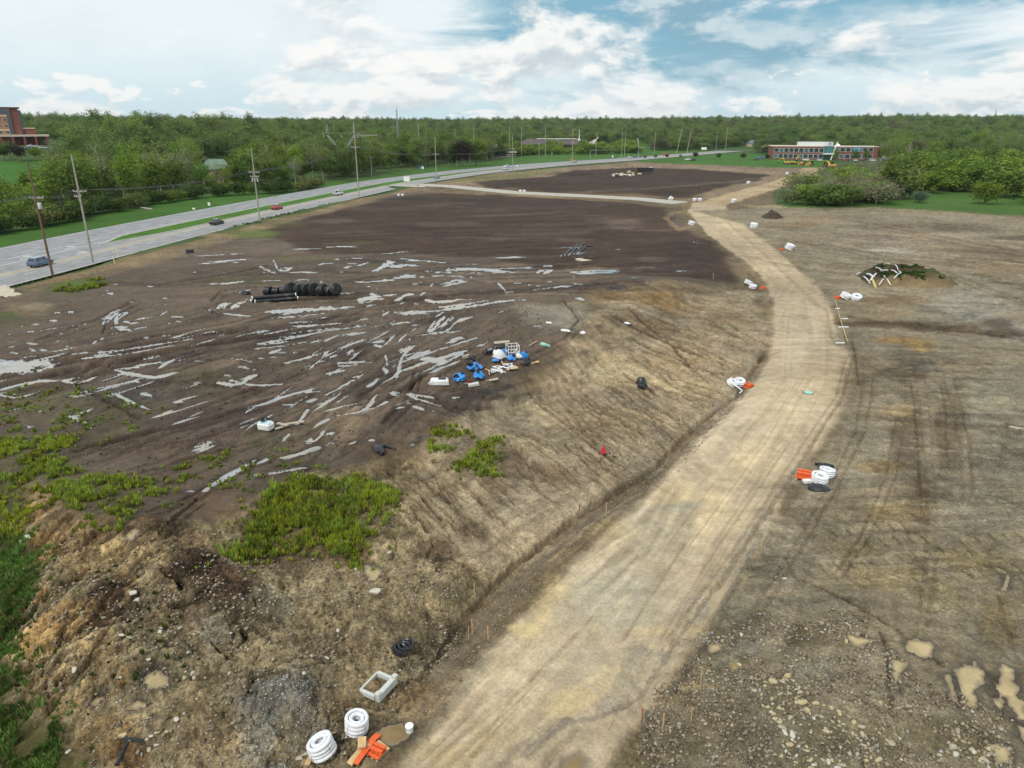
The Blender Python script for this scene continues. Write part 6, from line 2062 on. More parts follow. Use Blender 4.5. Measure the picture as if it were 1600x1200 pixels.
# house with green roof, half hidden in the wood
hs = building("house", at_dist(341, 335), R(20), 'tan house with a green hipped roof half hidden in the roadside wood')
gable(hs, 13, 10, 6.2, 4.2, M_TAN, M_GREENROOF)
hput = window_maker(1.5, 1.5, M_WHITE)
for k in range(3):
    hput(hs, -4.0 + k * 4.0, -5.06, 2.2)
for px, y, rz, z0, lab in ((1177, 880, 10, 6.5, 'small grey-roofed house among the trees right of the highway'), (222, 470, -10, 3, 'pale garage roof glimpsed in the roadside wood')):
    p = at_dist(px, y)
    o_ = building("house", p, R(rz), lab)
    gable(o_, 13, 9, z0 - 3 if z0 > 6 else 3.4, 3.5, M_CREAM, M_GREYROOF)
    hput(o_, -3, -4.56, 2.0)
    hput(o_, 3, -4.56, 2.0)
for px, wd, lab in ((62, 46, 'leftmost grey terrace of flats beyond the tower'), (116, 40, 'middle grey terrace of flats beyond the wood'), (203, 26, 'rightmost short grey terrace of flats beyond the wood')):
    p = at_dist(px, 830)
    o_ = building("apartment_block", (p.x, p.y, p.z), R(14), lab)
    o_['group'] = 'grey terraces of flats far on the left'
    gable(o_, wd, 13, 21.5 - p.z, 4.5, M_GREYSIDE, plain("slate_roof", (.20, .22, .27), .8))
    aput = window_maker(1.6, 1.8, M_WHITE)
    for k in range(int(wd / 5)):
        aput(o_, -wd / 2 + 3 + k * 5, -6.56, 17.0 - p.z)
        aput(o_, -wd / 2 + 3 + k * 5, -6.56, 13.0 - p.z)
# ------------------------------------------------------------------ vehicles
def paint(name, rgb, rough=.25):
    m, t, b = new_mat(name)
    b.inputs['Base Color'].default_value = (*rgb, 1)
    b.inputs['Roughness'].default_value = rough
    b.inputs['Coat Weight'].default_value = .6
    b.inputs['Coat Roughness'].default_value = .06
    return m


M_TYRE = plain("tyre", (.022, .022, .022), .85)
M_RIM = plain("alloy", (.45, .46, .48), .3, metal=.7)
M_CARGLASS = plain("car_glass", (.02, .025, .03), .06, spec=.9)
M_LAMP = plain("lamp_glass", (.75, .75, .72), .15)
M_TAIL = plain("tail_lamp", (.35, .02, .02), .2)
M_PLASTIC = plain("black_plastic", (.025, .025, .027), .5)

_wheel = MB().lathe([(.20, -.11), (.31, -.115), (.345, -.07), (.345, .07), (.31, .115), (.20, .11)], 16, axis='Y').build("wheel", M_TYRE, None, True)
_rim = MB().lathe([(.05, -.10), (.21, -.118), (.215, .118), (.05, .10)], 12, axis='Y').build("rim", M_RIM, None, True)
WHEEL_ME, RIM_ME = _wheel.data, _rim.data
bpy.data.objects.remove(_wheel)
bpy.data.objects.remove(_rim)


def loft(secs, cap=True):
    """secs: list of rings, each a list of points of equal number"""
    mb = MB()
    n = len(secs[0])
    mb.v = [tuple(p) for s in secs for p in s]
    for i in range(len(secs) - 1):
        for j in range(n):
            mb.f.append((i * n + j, i * n + (j + 1) % n, (i + 1) * n + (j + 1) % n, (i + 1) * n + j))
    if cap:
        mb.f.append(tuple(range(n - 1, -1, -1)))
        mb.f.append(tuple((len(secs) - 1) * n + j for j in range(n)))
    return mb


def ring(x, w, z0, z1, r=.12):
    h = w / 2
    return [(x, -h + r, z0), (x, h - r, z0), (x, h, z0 + r), (x, h, z1 - r), (x, h - r, z1), (x, -h + r, z1), (x, -h, z1 - r), (x, -h, z0 + r)]


def vehicle(kind, p, heading, colour, label, cat, group='cars on the highway', scale=1.0):
    """x is forward; car bodies are lofted along their length, glass and lamps are parts of their own"""
    L, Wd, bz, hz = {'sedan': (4.8, 1.84, .92, 1.45), 'suv': (4.8, 1.92, 1.06, 1.72), 'pickup': (5.8, 2.0, 1.12, 1.86), 'van': (5.2, 2.0, 1.10, 1.95)}[kind]
    r = empty({'sedan': 'car', 'suv': 'suv', 'pickup': 'pickup_truck', 'van': 'van'}[kind], p, heading)
    r.scale = (scale,) * 3
    pm = paint("car_paint", colour)
    b = L / 2
    prof = {'sedan': [(-b, .5, .82, .9), (-b + .12, .30, .92, .97), (-b + .8, .24, .97, 1), (0, .22, .95, 1), (b - 1.1, .22, .92, 1), (b - .3, .25, .78, .94), (b, .40, .66, .84)],
            'suv': [(-b, .5, 1.02, .92), (-b + .1, .34, 1.08, .97), (-b + .8, .28, 1.08, 1), (0, .26, 1.06, 1), (b - 1.1, .26, 1.04, 1), (b - .25, .3, .95, .95), (b, .45, .82, .86)],
            'pickup': [(-b, .55, 1.10, .95), (-b + .08, .42, 1.12, .98), (-b + .8, .38, 1.12, 1), (0, .36, 1.12, 1), (b - 1.2, .36, 1.12, 1), (b - .25, .38, 1.06, .97), (b, .5, .95, .9)],
            'van': [(-b, .5, 1.08, .95), (-b + .1, .34, 1.12, .98), (-b + .8, .28, 1.12, 1), (0, .26, 1.1, 1), (b - .9, .26, 1.06, 1), (b - .2, .3, .96, .95), (b, .45, .84, .88)]}[kind]
    loft([ring(x, Wd * w, z0, z1) for x, z0, z1, w in prof]).build("body", pm, r, True)
    x0, x1, x2, x3 = {'sedan': (-b + .55, -b + 1.35, .35, b - 1.35), 'suv': (-b + .12, -b + .5, .55, b - 1.25), 'pickup': (-.75, -.45, .95, b - 1.35), 'van': (-b + .1, -b + .35, .9, b - .95)}[kind]
    wt, wb = Wd * .72, Wd * .90
    top = [(x1, -wt / 2, hz - .04), (x1, wt / 2, hz - .04), (x2, wt / 2, hz), (x2, -wt / 2, hz)]
    bot = [(x0, -wb / 2, bz), (x0, wb / 2, bz), (x3, wb / 2, bz - .03), (x3, -wb / 2, bz - .03)]
    V = [Vector(q) for q in bot + top]
    MB().add(V, [(3, 2, 1, 0), (0, 1, 5, 4), (2, 3, 7, 6), (1, 2, 6, 5), (3, 0, 4, 7)]).build("cabin", pm, r)
    rf = [v + Vector((0, 0, .012)) for v in V[4:]]
    MB().add(rf + [v + Vector((0, 0, .05)) * 1 + Vector((.0, -v.y * .03, 0)) for v in rf], [(3, 2, 1, 0), (4, 5, 6, 7), (0, 1, 5, 4), (1, 2, 6, 5), (2, 3, 7, 6), (3, 0, 4, 7)]).build("roof", pm, r)

    def pane(name, a, b_, c, d, out, m=.10):
        cen = (a + b_ + c + d) / 4
        q = [cen + (v - cen) * (1 - m * 1.6) + out * .012 for v in (a, b_, c, d)]
        MB().add(q + [v - out * .02 for v in q], [(0, 1, 2, 3), (7, 6, 5, 4), (0, 4, 5, 1), (1, 5, 6, 2), (2, 6, 7, 3), (3, 7, 4, 0)]).build(name, M_CARGLASS, r)
    pane("rear_window", V[0], V[1], V[5], V[4], Vector((-.8, 0, .6)))
    pane("windshield", V[3], V[2], V[6], V[7], Vector((.8, 0, .6)))
    for s, (i, j, k, l) in ((-1, (0, 3, 7, 4)), (1, (1, 2, 6, 5))):
        a, b_, c, d = V[i], V[j], V[k], V[l]
        for f0, f1 in ((.06, .47), (.53, .94)):
            pane("side_window", a.lerp(b_, f0), a.lerp(b_, f1), d.lerp(c, f1), d.lerp(c, f0), Vector((0, s, .25)), .07)
    if kind == 'pickup':
        MB().box((-b + 1.05, 0, 1.125), (1.9, Wd * .80, .05)).build("truck_bed", M_PLASTIC, r)
    for s in (-1, 1):
        MB().box((b - .10, s * Wd * .33, .70 if kind == 'sedan' else .84), (.16, .36, .15)).build("headlight", M_LAMP, r)
        MB().box((-b + .06, s * Wd * .38, .78 if kind == 'sedan' else .94), (.14, .24, .20)).build("taillight", M_TAIL, r)
        MB().box((x2 + .45, s * (Wd / 2 + .06), bz + .06), (.12, .20, .14)).build("mirror", pm, r)
    MB().box((b - .02, 0, .42), (.12, Wd * .8, .16)).build("bumper", M_PLASTIC, r)
    MB().box((-b + .02, 0, .46), (.12, Wd * .84, .18)).build("bumper", M_PLASTIC, r)
    for x in (-L * .29, L * .31):
        for s in (-1, 1):
            w = link("wheel", WHEEL_ME, r)
            w.location = (x, s * (Wd / 2 - .10), .345)
            link("rim", RIM_ME, w)
    return tag(r, label, cat, group)


def on_road(kind, px, py, colour, label, cat='car', back=False, scale=1.0):
    s, d = road_hit(px, py)
    q = road_pt(s, d)
    return vehicle(kind, (q[0], q[1], .02), road_dir(s) + (math.pi if back else 0), colour, label, cat, scale=scale)


on_road('suv', 62, 416, (.10, .16, .27), 'steel-blue station wagon at the left beside the brown pole')
on_road('sedan', 344, 349.5, (.012, .013, .016), 'black saloon passing the tip end of the grass median')
on_road('sedan', 434, 327, (.45, .014, .03), 'red saloon driving away past the third pole')
on_road('pickup', 529, 305, (.62, .64, .66), 'white pickup truck just before the tall crossarm pole', 'pickup')
on_road('sedan', 681, 279, (.24, .28, .34), 'blue-grey car at the pole near the lane mouth')
on_road('suv', 789, 265.5, (.70, .71, .72), 'white car nearer of two close together by the far verge pole')
on_road('suv', 793, 261.5, (.60, .64, .68), 'pale car farther of two close together by the far verge pole', back=True)
on_road('sedan', 898, 254, (.42, .45, .50), 'silver car beside the orange work sign')
on_road('suv', 983, 247.5, (.68, .69, .70), 'white car first in the queue by the traffic signals')
on_road('sedan', 993, 246.8, (.10, .15, .30), 'dark blue car second in the queue by the traffic signals')
on_road('sedan', 1000, 245.8, (.20, .03, .04), 'dark red car last in the queue by the traffic signals')
on_road('pickup', 1040, 243.0, (.42, .03, .03), 'red truck beyond the traffic signals', 'truck', back=True, scale=1.35)
PARK = [(3, 232.6, 'suv', (.62, .64, .66), 'white parked car at the extreme left of the tower car park'), (8, 233.4, 'sedan', (.35, .38, .42), 'silver car second from the left in the tower car park'), (14, 233.0, 'sedan', (.66, .67, .68), 'white car behind the olive tree in the tower car park'),
        (19, 234.0, 'suv', (.05, .07, .11), 'dark car in front of the dark round tree'), (45, 232.0, 'suv', (.09, .16, .32), 'blue car right of the maroon lawn tree'), (49, 229.8, 'sedan', (.7, .7, .7), 'white car next to the blue one in the tower car park'),
        (58, 230.5, 'sedan', (.60, .62, .63), 'pale car at the canopy end of the car park'), (68, 231.6, 'suv', (.68, .69, .70), 'white car farthest right in the tower car park')]
for px, py, kind, col, lab in PARK:
    q = at_dist(px, 440)
    vehicle(kind, at_dist(px, 462 - (py - 229) * 9), R(60), col, lab, 'car', 'cars parked below the tower')
for px, y, kind, col, rz, lab in [(1259, 548, 'van', (.7, .71, .71), 0, 'white van at the brick office lawn'), (1281, 546, 'sedan', (.70, .70, .70), 10, 'white car left of the office entrance'), (1322, 545, 'sedan', (.26, .04, .05), 0, 'dark red car before the right office wing'),
                                  (1336, 540, 'suv', (.72, .72, .72), 80, 'white car nose-on before the right office wing'), (1348, 541, 'sedan', (.05, .055, .06), 0, 'dark car near the office trees'), (1364, 540, 'van', (.68, .69, .7), 0, 'white van at the right end of the office car park'),
                                  (1198, 590, 'van', (.66, .68, .70), 0, 'white box van at the left of the office'), (1190, 585, 'van', (.10, .20, .42), 0, 'blue van beside the white box van'), (1181, 560, 'sedan', (.05, .06, .07), 0, 'dark car on the far lawn edge'), (1076, 555, 'pickup', (.66, .66, .65), 200, 'white pickup parked at the edge of the back plot'),
                                  (1082, 548, 'suv', (.03, .03, .035), 190, 'black car parked with the white pickup at the back plot')]:
    q = at_dist(px, y)
    vehicle(kind, q, R(rz), col, lab, {'van': 'van', 'pickup': 'pickup'}.get(kind, 'car'), 'parked cars at the far side of the site')

# ------------------------------------------------------------------ earth-moving machines
M_YELL = plain("machine_yellow", (.56, .33, .045), .5, var=.15, sc=2, dirt=(.30, .22, .12))
M_TRACK = plain("crawler_steel", (.06, .055, .05), .8, var=.3)


def tracks(r, L=4.2, gap=2.2):
    for s in (-1, 1):
        MB().prism([(-L / 2, .45), (-L / 2 + .35, .05), (L / 2 - .35, .05), (L / 2, .45), (L / 2 - .35, .9), (-L / 2 + .35, .9)], s * gap / 2 - .3, s * gap / 2 + .3).build("crawler_track", M_TRACK, r)


def excavator(p, rz, label, up=0.0, s=1.0):
    r = empty("excavator", p, rz)
    r.scale = (s,) * 3
    tracks(r)
    MB().box((-.6, 0, 1.55), (3.6, 2.5, 1.1)).build("house", M_YELL, r, bevel=.12)
    MB().box((.7, -.75, 2.4), (1.5, 1.0, 1.5), top=.9).build("cab", M_CARGLASS, r)
    MB().box((-2.1, 0, 1.6), (.8, 2.5, 1.2)).build("counterweight", M_YELL, r, bevel=.1)
    e, k = Vector((3.6, .3, 4.2 + up)), Vector((5.4, .3, 1.8 + up))
    MB().tube([(.9, .3, 1.8), Vector((2.0, .3, 3.9 + up)), e], [.36, .34, .24], 4).build("boom", M_YELL, r)
    MB().tube([e + Vector((-.4, 0, .3)), k], [.26, .16], 4).build("stick", M_YELL, r)
    MB().prism([(k.x - .3, k.z), (k.x + .4, k.z - .1), (k.x + .2, k.z - 1.1), (k.x - .7, k.z - 1.0), (k.x - .8, k.z - .5)], -.3, .9).build("bucket", M_TRACK, r)
    return tag(r, label, 'excavator', 'machines at the back of the site')


def bulldozer(p, rz, label, s=1.0):
    r = empty("bulldozer", p, rz)
    r.scale = (s,) * 3
    tracks(r, 3.8, 2.2)
    MB().box((.6, 0, 1.45), (2.2, 1.2, 1.1)).build("engine_hood", M_YELL, r, bevel=.08)
    MB().box((-.9, 0, 2.0), (1.5, 1.6, 1.9), top=.85).build("cab", M_CARGLASS, r)
    MB().box((-.9, 0, 3.0), (1.7, 1.8, .14)).build("cab_roof", M_YELL, r)
    MB().prism([(2.4, .1), (2.75, .1), (2.65, .8), (2.85, 1.5), (2.6, 1.5), (2.35, .8)], -1.8, 1.8).build("blade", M_YELL, r)
    for q in (-1, 1):
        MB().tube([(.2, q * 1.45, .7), (2.4, q * 1.45, .6)], .13, 6).build("push_arm", M_YELL, r)
    return tag(r, label, 'bulldozer', 'machines at the back of the site')


excavator(at(1228, 257), R(150), 'yellow excavator standing leftmost of the far machines', 0.0, .95)
excavator(at(1241, 257), R(20), 'yellow excavator with its boom raised beside the leftmost one', 1.0, 1.0)
bulldozer(at(1254, 258), R(165), 'yellow bulldozer third from the left among the far machines', 1.05)
bulldozer(at(1266, 258.5), R(200), 'yellow bulldozer fourth from the left among the far machines', 1.0)
excavator(at(1298, 263), R(100), 'orange-yellow digger half hidden behind the scrub tip', -1.0, 1.2)
bulldozer(at(1292, 261), R(10), 'yellow dozer behind the scrub next to the digger', 1.2)

# black tipping trailer on the back plot
t_ = tag(empty("dump_trailer", at(1008, 271), R(12)), 'black tipping trailer standing alone on the dark back plot', 'trailer')
t_.scale = (1.25,) * 3
MB().prism([(-3.2, 1.0), (3.0, 1.0), (3.3, 2.5), (-3.4, 2.5)], -1.2, 1.2).build("tipping_body", M_PLASTIC, t_)
MB().box((0, 0, .85), (6.6, 1.0, .25)).build("chassis", M_PLASTIC, t_)
MB().box((2.6, 0, 2.58), (1.2, 2.3, .12)).build("tarp_roll", M_WHITE, t_)
MB().tube([(-3.2, 0, .8), (-4.8, 0, .6)], .12, 6).build("drawbar", M_PLASTIC, t_)
for x in (-.6, .5):
    for s in (-1, 1):
        w = link("wheel", WHEEL_ME, t_)
        w.location, w.scale = (x - 1.0, s * 1.15, .5), (1.4, 1.6, 1.4)
        link("rim", RIM_ME, w)
# ------------------------------------------------------------------ power poles and lines
M_POLE = plain("weathered_pole", (.34, .315, .27), .9, var=.2, sc=1.5)
M_POLED = plain("brown_pole", (.16, .095, .065), .9, var=.2, sc=1.5)
M_WIRE = plain("wire", (.10, .10, .10), .6)
M_INSUL = plain("insulator", (.55, .56, .57), .3)
M_TRANS = plain("transformer_grey", (.50, .53, .55), .5)


def z_at(p, py):
    """height above ground that appears at picture row py over ground point p"""
    k = math.hypot(p[0], p[1])
    dep = p[1]
    a = PITCH - math.atan((600 - py) / FPX)
    return CAM_H - dep * math.tan(a) - p[2]


ARMS = {}


def pole(px, py, top, arms, label, mat=None, r=.19, dark_base=None, extra=None, group='wooden poles along the highway', wire_dir=None, cat='pole'):
    p = at(px, py)
    h = z_at(p, top)
    o = empty("power_pole", p, 0)
    wd = wire_dir if wire_dir is not None else road_dir(road_s(p)) + math.pi / 2
    MB().tube([(0, 0, -.6), (0, 0, h * .5), (0, 0, h)], [r, r * .85, r * .62], 10).build("pole_shaft", mat or M_POLE, o, True)
    c, s = math.cos(wd), math.sin(wd)
    out = []
    for ay, half, shift in arms:
        z = z_at(p, ay)
        a, b = Vector((c * (shift - half), s * (shift - half), z)), Vector((c * (shift + half), s * (shift + half), z))
        mid = (a + b) / 2
        MB().box(mid + Vector((0, 0, 0)), (half * 2, .16, .20), wd).build("crossarm", M_POLE, o)
        for q in (-1, 1):
            MB().tube([(0, 0, z - .9), mid + Vector((c, s, 0)) * q * half * .55], .03, 5).build("arm_brace", M_STEEL, o)
        ends = []
        for f in (.03, .32, .68, .97):
            e = a.lerp(b, f)
            MB().lathe([(.05, 0), (.09, .06), (.05, .12), (.08, .18), (.03, .24)], 8, (e.x, e.y, e.z + .07)).build("insulator", M_INSUL, o)
            ends.append(p + e + Vector((0, 0, .3)))
        out.append(ends)
    if extra == 'transformer':
        z = z_at(p, 322)
        MB().lathe([(.28, -.5), (.30, -.45), (.30, .45), (.24, .55)], 12, (c * -.5 - s * .0, s * -.5, z)).build("transformer", M_TRANS, o, True)
    if extra == 'switch':
        z = z_at(p, 281)
        for q in (-.7, 0, .7):
            MB().lathe([(.16, -.45), (.18, 0), (.16, .45)], 8, (c * q, s * q, z)).build("transformer", M_TRANS, o, True)
    tag(o, label, cat, group)
    ARMS[px] = out
    return o, p, h


pole(83, 433, 253, [(309, 1.35, -.2)], 'brown pole with a grey transformer beside the wagon', M_POLED, .22, extra='transformer')
pole(146, 413, 241, [(299, 1.35, -.2), (307, .7, .4)], 'grey leaning-looking pole second from the left at the road shoulder', M_POLE, .22)
pole(406, 345, 232, [(269, 1.5, 0), (276, 1.2, 0)], 'pole carrying three grey cans between the black and red cars', M_POLE, .20, extra='switch')
pole(561, 309, 190, [(211, 4.6, -4.2), (230, 1.8, 0)], 'tallest pole with the long one-sided crossarm by the highway', M_POLE, .24)
pole(682, 283, 214, [(241, 1.7, 0)], 'pole beside the blue-grey car near the lane mouth', M_POLE, .22)
pole(801, 268, 211, [(232, 1.7, 0)], 'pole standing by the two white cars', M_POLE, .22)
pole(894, 257, 200, [(222, 1.6, 0)], 'pole standing by the orange work sign', M_POLE, .22)


def wire(a, b, sag, label, r=.024):
    m = [a.lerp(b, t / 14) - Vector((0, 0, sag * 4 * (t / 14) * (1 - t / 14))) for t in range(15)]
    tag(MB().tube(m, r, 5).build("power_wire", M_WIRE), label, 'wire', 'power lines along the highway')


ORDER = [83, 146, 406, 561, 682, 801, 894]
NAMES = ['brown pole', 'second pole', 'three-can pole', 'long-arm pole', 'lane-mouth pole', 'two-car pole', 'orange-sign pole']
off = Vector((-18.0, -75.0, .6))
WHICH = ['highway-side', 'inner highway-side', 'inner field-side', 'field-side']
for k in range(4):
    e = ARMS[83][0][k]
    wire(e + off, e, 1.0, f'{WHICH[3 - k]} wire running out of view from the brown pole')
for a, b, na, nb in zip(ORDER[:-1], ORDER[1:], NAMES[:-1], NAMES[1:]):
    A_, B_ = ARMS[a][0], ARMS[b][-1 if b == 561 else 0]
    if a == 561:
        A_ = ARMS[a][1]
    for k in range(4):
        wire(A_[k], B_[k], .6 + .010 * (A_[k] - B_[k]).length, f'{WHICH[3 - k]} wire between the {na} and the {nb}', .024 if a in (83, 146) else .028)

# slim poles farther off
FAR = [(581, 276, 244, 'short grey lamp post in the grass strip'), (714, 260, 232, 'short pole in front of the maroon tree'), (712, 250, 199, 'far pole above the trees at the bend'), (741, 250, 197, 'far pole above the green bend tree'),
       (796, 247, 196, 'far pole behind the shop'), (815, 246, 198, 'far pole right of the shop'), (852, 246, 197, 'far pole before the church left end'), (931, 246, 207, 'far pole right of the church gable'), (971, 246, 206, 'left pole of a far pair above the hedge'),
       (975.5, 246, 204, 'right pole of a far pair above the hedge'), (1022, 242, 207, 'far pole behind the signal mast'), (1118, 240, 205, 'far pole left of the woods edge'), (1133, 240, 199, 'tallest far pole at the woods edge'), (656, 255, 193, 'far pole rising behind the grass strip wood'), (842, 246, 222, 'short far post in the green field')]
for px, py, top, lab in FAR:
    p = at(px, py)
    h = z_at(p, top)
    o = empty("utility_pole", p)
    MB().tube([(0, 0, -.5), (0, 0, h)], [.22, .15], 8).build("pole_shaft", M_STEEL if 'lamp' in lab else M_POLE, o)
    if h > 8:
        MB().box((0, 0, h * .93), (2.6, .14, .16), R(20)).build("crossarm", M_POLE, o)
    else:
        MB().box((.6, 0, h), (1.3, .12, .1)).build("lamp_arm", M_STEEL, o)
    tag(o, lab, 'pole', 'far poles beyond the highway')
for px, py, top, dx, lab in [(1057, 240, 200, 6, 'left of two leaning far poles'), (1073, 240, 205, 4, 'right of two leaning far poles')]:
    p = at(px, py)
    h = z_at(p, top)
    o = empty("utility_pole", p)
    o.rotation_euler = (0, math.atan2(dx * px_size(p), h), 0)
    MB().tube([(0, 0, -.5), (0, 0, h)], [.26, .18], 8).build("pole_shaft", plain("new_pole", (.40, .36, .30), .9), o)
    MB().box((0, 0, h * .93), (2.4, .14, .16), R(20)).build("crossarm", M_POLE, o)
    tag(o, lab, 'pole', 'far poles beyond the highway')

# lattice masts
def lattice(mb, a, b, w0, w1, n, r):
    """square lattice column from a to b"""
    a, b = Vector(a), Vector(b)
    for k in range(n):
        f0, f1 = k / n, (k + 1) / n
        wa, wb = w0 + (w1 - w0) * f0, w0 + (w1 - w0) * f1
        p0, p1 = a.lerp(b, f0), a.lerp(b, f1)
        q0 = [p0 + Vector((x * wa, y * wa, 0)) for x, y in ((-1, -1), (1, -1), (1, 1), (-1, 1))]
        q1 = [p1 + Vector((x * wb, y * wb, 0)) for x, y in ((-1, -1), (1, -1), (1, 1), (-1, 1))]
        for j in range(4):
            mb.tube([q0[j], q1[j]], r, 4)
            mb.tube([q0[j], q1[(j + 1) % 4]], r * .7, 4)
            mb.tube([q0[(j + 1) % 4], q1[j]], r * .7, 4)
    return mb


p = at_dist(537, 430)
M_PYLON = plain('pale_galvanised', (.42, .45, .44), .6)
ty = tag(empty("transmission_tower", p, R(10)), 'pale lattice transmission tower with a wide top beam and V-shaped waist', 'pylon')
zt = z_at(p, 208)
lattice(MB(), (0, 0, -.5), (0, 0, zt * .45), 3.0, .8, 5, .10).build("lower_body", M_PYLON, ty)
for s in (-1, 1):
    lattice(MB(), (0, 0, zt * .45), (s * 7.6, 0, zt - 1), .7, .5, 5, .09).build("waist_arm", M_PYLON, ty)
lattice(MB(), (-10, 0, zt), (10, 0, zt), .5, .5, 9, .09).build("top_beam", M_PYLON, ty)
for s in (-1, 1):
    lattice(MB(), (s * 7.4, 0, zt), (s * 7.4, 0, zt + 5), .5, .1, 2, .08).build("shield_peak", M_STEEL, ty)
for x in (-9.5, 0, 9.5):
    MB().tube([(x, 0, zt - .4), (x, 0, zt - 2.4)], .14, 6).build("insulator_string", M_INSUL, ty)
for px, dist, top, w, lab in [(623.5, 620, 171, .9, 'tall slim radio mast rising above the highway woods'), (1553, 2300, 172, 2.6, 'distant lattice mast on the right-hand skyline'), (388, 2200, 180, 2.0, 'tiny distant mast on the left skyline'), (423, 2400, 184, 5, 'far pylon just over the left skyline')]:
    p = at_dist(px, dist)
    o = empty("radio_mast", p)
    lattice(MB(), (0, 0, -.5), (0, 0, z_at(p, top)), w, w * .35, 14, w * .12).build("lattice_shaft", M_STEEL, o)
    MB().tube([(0, 0, z_at(p, top)), (0, 0, z_at(p, top) + 3)], .12, 5).build("aerial", M_STEEL, o)
    tag(o, lab, 'mast')

# traffic signals, lamps and signs at the far junction
for px, py, top, arm, lab in [(997, 250, 231, 14.0, 'right traffic signal mast with its arm to the right'), (922, 249, 235, 20.0, 'left traffic signal mast with its long arm')]:
    p = at(px, py)
    h = z_at(p, top)
    o = empty("traffic_signal", p, R(5))
    MB().tube([(0, 0, -.2), (0, 0, h + .4)], [.22, .16], 8).build("post", M_STEEL, o)
    MB().tube([(0, 0, h), (arm, 0, h + .5)], [.13, .08], 6).build("mast_arm", M_STEEL, o)
    for f in (.45, .7, .95):
        sgl = MB().box((arm * f, -.1, h + .1), (.42, .3, 1.15)).build("signal_head", M_DARK, o)
    if px == 997:
        MB().tube([(0, 0, h), (-1.0, 0, h + 6.2)], .13, 6).build("lamp_arm", M_WHITE, o)
        MB().box((-1.5, 0, h + 6.4), (1.6, .5, .25)).build("lamp_head", M_WHITE, o)
    tag(o, lab, 'traffic signal', 'traffic signals at the far junction')
for px, py, top, w, h_, col, lab in [(659, 269, 262, 2.4, 1.5, 'blue', 'blue and white board on posts in the grass strip'), (636, 291, 279.5, 2.6, 2.0, 'white', 'white site board on two legs at the lane mouth'), (893, 257.5, 250, 1.4, 1.4, 'orange', 'orange diamond work sign at the pole foot'),
                                     (327, 322, 318.6, .8, 1.0, 'white', 'small white post sign on the far verge'), (303, 328, 326, .9, .5, 'white', 'low white marker board on the far verge'), (474, 292, 284.5, .8, .8, 'grey', 'back of a grey road sign at the hedge end'), (405, 300, 294, 1.4, 1.2, 'grey', 'grey square sign back beside the hedge near the three-can pole'),
                                     (957, 250, 244.5, 1.2, 1.2, 'white', 'white square sign before the signals'), (969, 250, 245, .5, .8, 'grey', 'thin road sign right of the white square sign'), (808, 262, 259, .8, .8, 'white', 'tiny white verge sign by the highway bend'), (862, 252, 240, .5, .5, 'white', 'small white box on a post in the green field'),
                                     (1099, 243, 232, 4.5, 2.2, 'white', 'white billboard at the far road end')]:
    p = at(px, py)
    z = z_at(p, top)
    o = empty("road_sign", p, R(-8))
    mat = {'blue': plain("sign_face_blue", (.06, .14, .40), .4), 'white': M_WHITE, 'orange': plain("sign_orange", (.62, .22, .03), .5), 'grey': M_STEEL}[col]
    if col == 'orange':
        MB().box((0, 0, z), (w, .06, w), tilt=(0, R(45))).build("sign_face", mat, o)
    else:
        MB().box((0, 0, z), (w, .08, h_)).build("sign_face", mat, o)
        if col == 'blue':
            MB().box((w * .26, -.06, z), (w * .45, .06, h_ * .9)).build("sign_panel", M_WHITE, o)
    for s in ((-1, 1) if w > 1.3 else (0,)):
        MB().tube([(s * w * .36, .08, -.3), (s * w * .36, .08, z)], .06, 6).build("post", M_STEEL, o)
    tag(o, lab, 'sign')
# ------------------------------------------------------------------ things lying about the site
M_PIPEW = plain("white_pipe", (.70, .71, .74), .45, var=.08, sc=3, dirt=(.50, .46, .38))
M_PIPEB = plain("black_pipe", (.014, .016, .020), .42, var=.3, sc=2, dirt=(.10, .085, .065))
M_TARPB = plain("black_plastic_sheet", (.012, .014, .018), .35, var=.3, sc=4, dirt=(.05, .045, .04))
M_ORANGE = plain("orange_paint", (.66, .105, .022), .5, var=.15, sc=4, dirt=(.40, .16, .08))
M_LUMBER = plain("new_lumber", (.52, .36, .18), .8, var=.18, sc=5)
M_OLDWOOD = plain("weathered_lumber", (.38, .33, .25), .85, var=.2, sc=4)
M_PRECAST = plain("precast_concrete", (.50, .52, .50), .85, var=.14, sc=2, dirt=(.36, .33, .26), bump=.3)
M_BLUE = plain("blue_woven_plastic", (.035, .24, .62), .45, var=.2, sc=5)
M_SACK = plain("white_woven_sack", (.70, .70, .70), .7, var=.15, sc=4, dirt=(.45, .40, .33))
M_PINK = plain("pink_ribbon", (.65, .10, .16), .6)
M_RED = plain("red_plastic", (.46, .012, .030), .45)
M_YLINE = plain("yellow_pipe", (.62, .48, .18), .5)
M_STRAP = plain("strap", (.05, .05, .055), .5)
M_TEALP = plain("teal_wrap", (.28, .55, .46), .5)


def coil_mesh(name, R0, r, layers, nest, mat, seed, seg=44, sides=8):
    rng = random.Random(seed)
    pts, rad = [], []
    for k in range(layers):
        for j in range(nest):
            jj = j if k % 2 == 0 else nest - 1 - j
            R_ = R0 - jj * 2.02 * r
            ox, oy = rng.uniform(-.22, .22) * r * 1.6, rng.uniform(-.22, .22) * r * 1.6
            for s in range(seg):
                q = 2 * math.pi * s / seg
                f = s / seg
                wob = 1 + .018 * math.sin(3 * q + seed + k)
                pts.append((R_ * wob * math.cos(q) + ox, R_ * wob * math.sin(q) + oy, r + k * 1.86 * r + .04 * r * math.sin(2 * q + k)))
                rad.append(r * (1.0 if s % 2 else .93))
    mb = MB().tube(pts, rad, sides)
    o = mb.build(name, mat, None, True)
    me = o.data
    bpy.data.objects.remove(o)
    return me


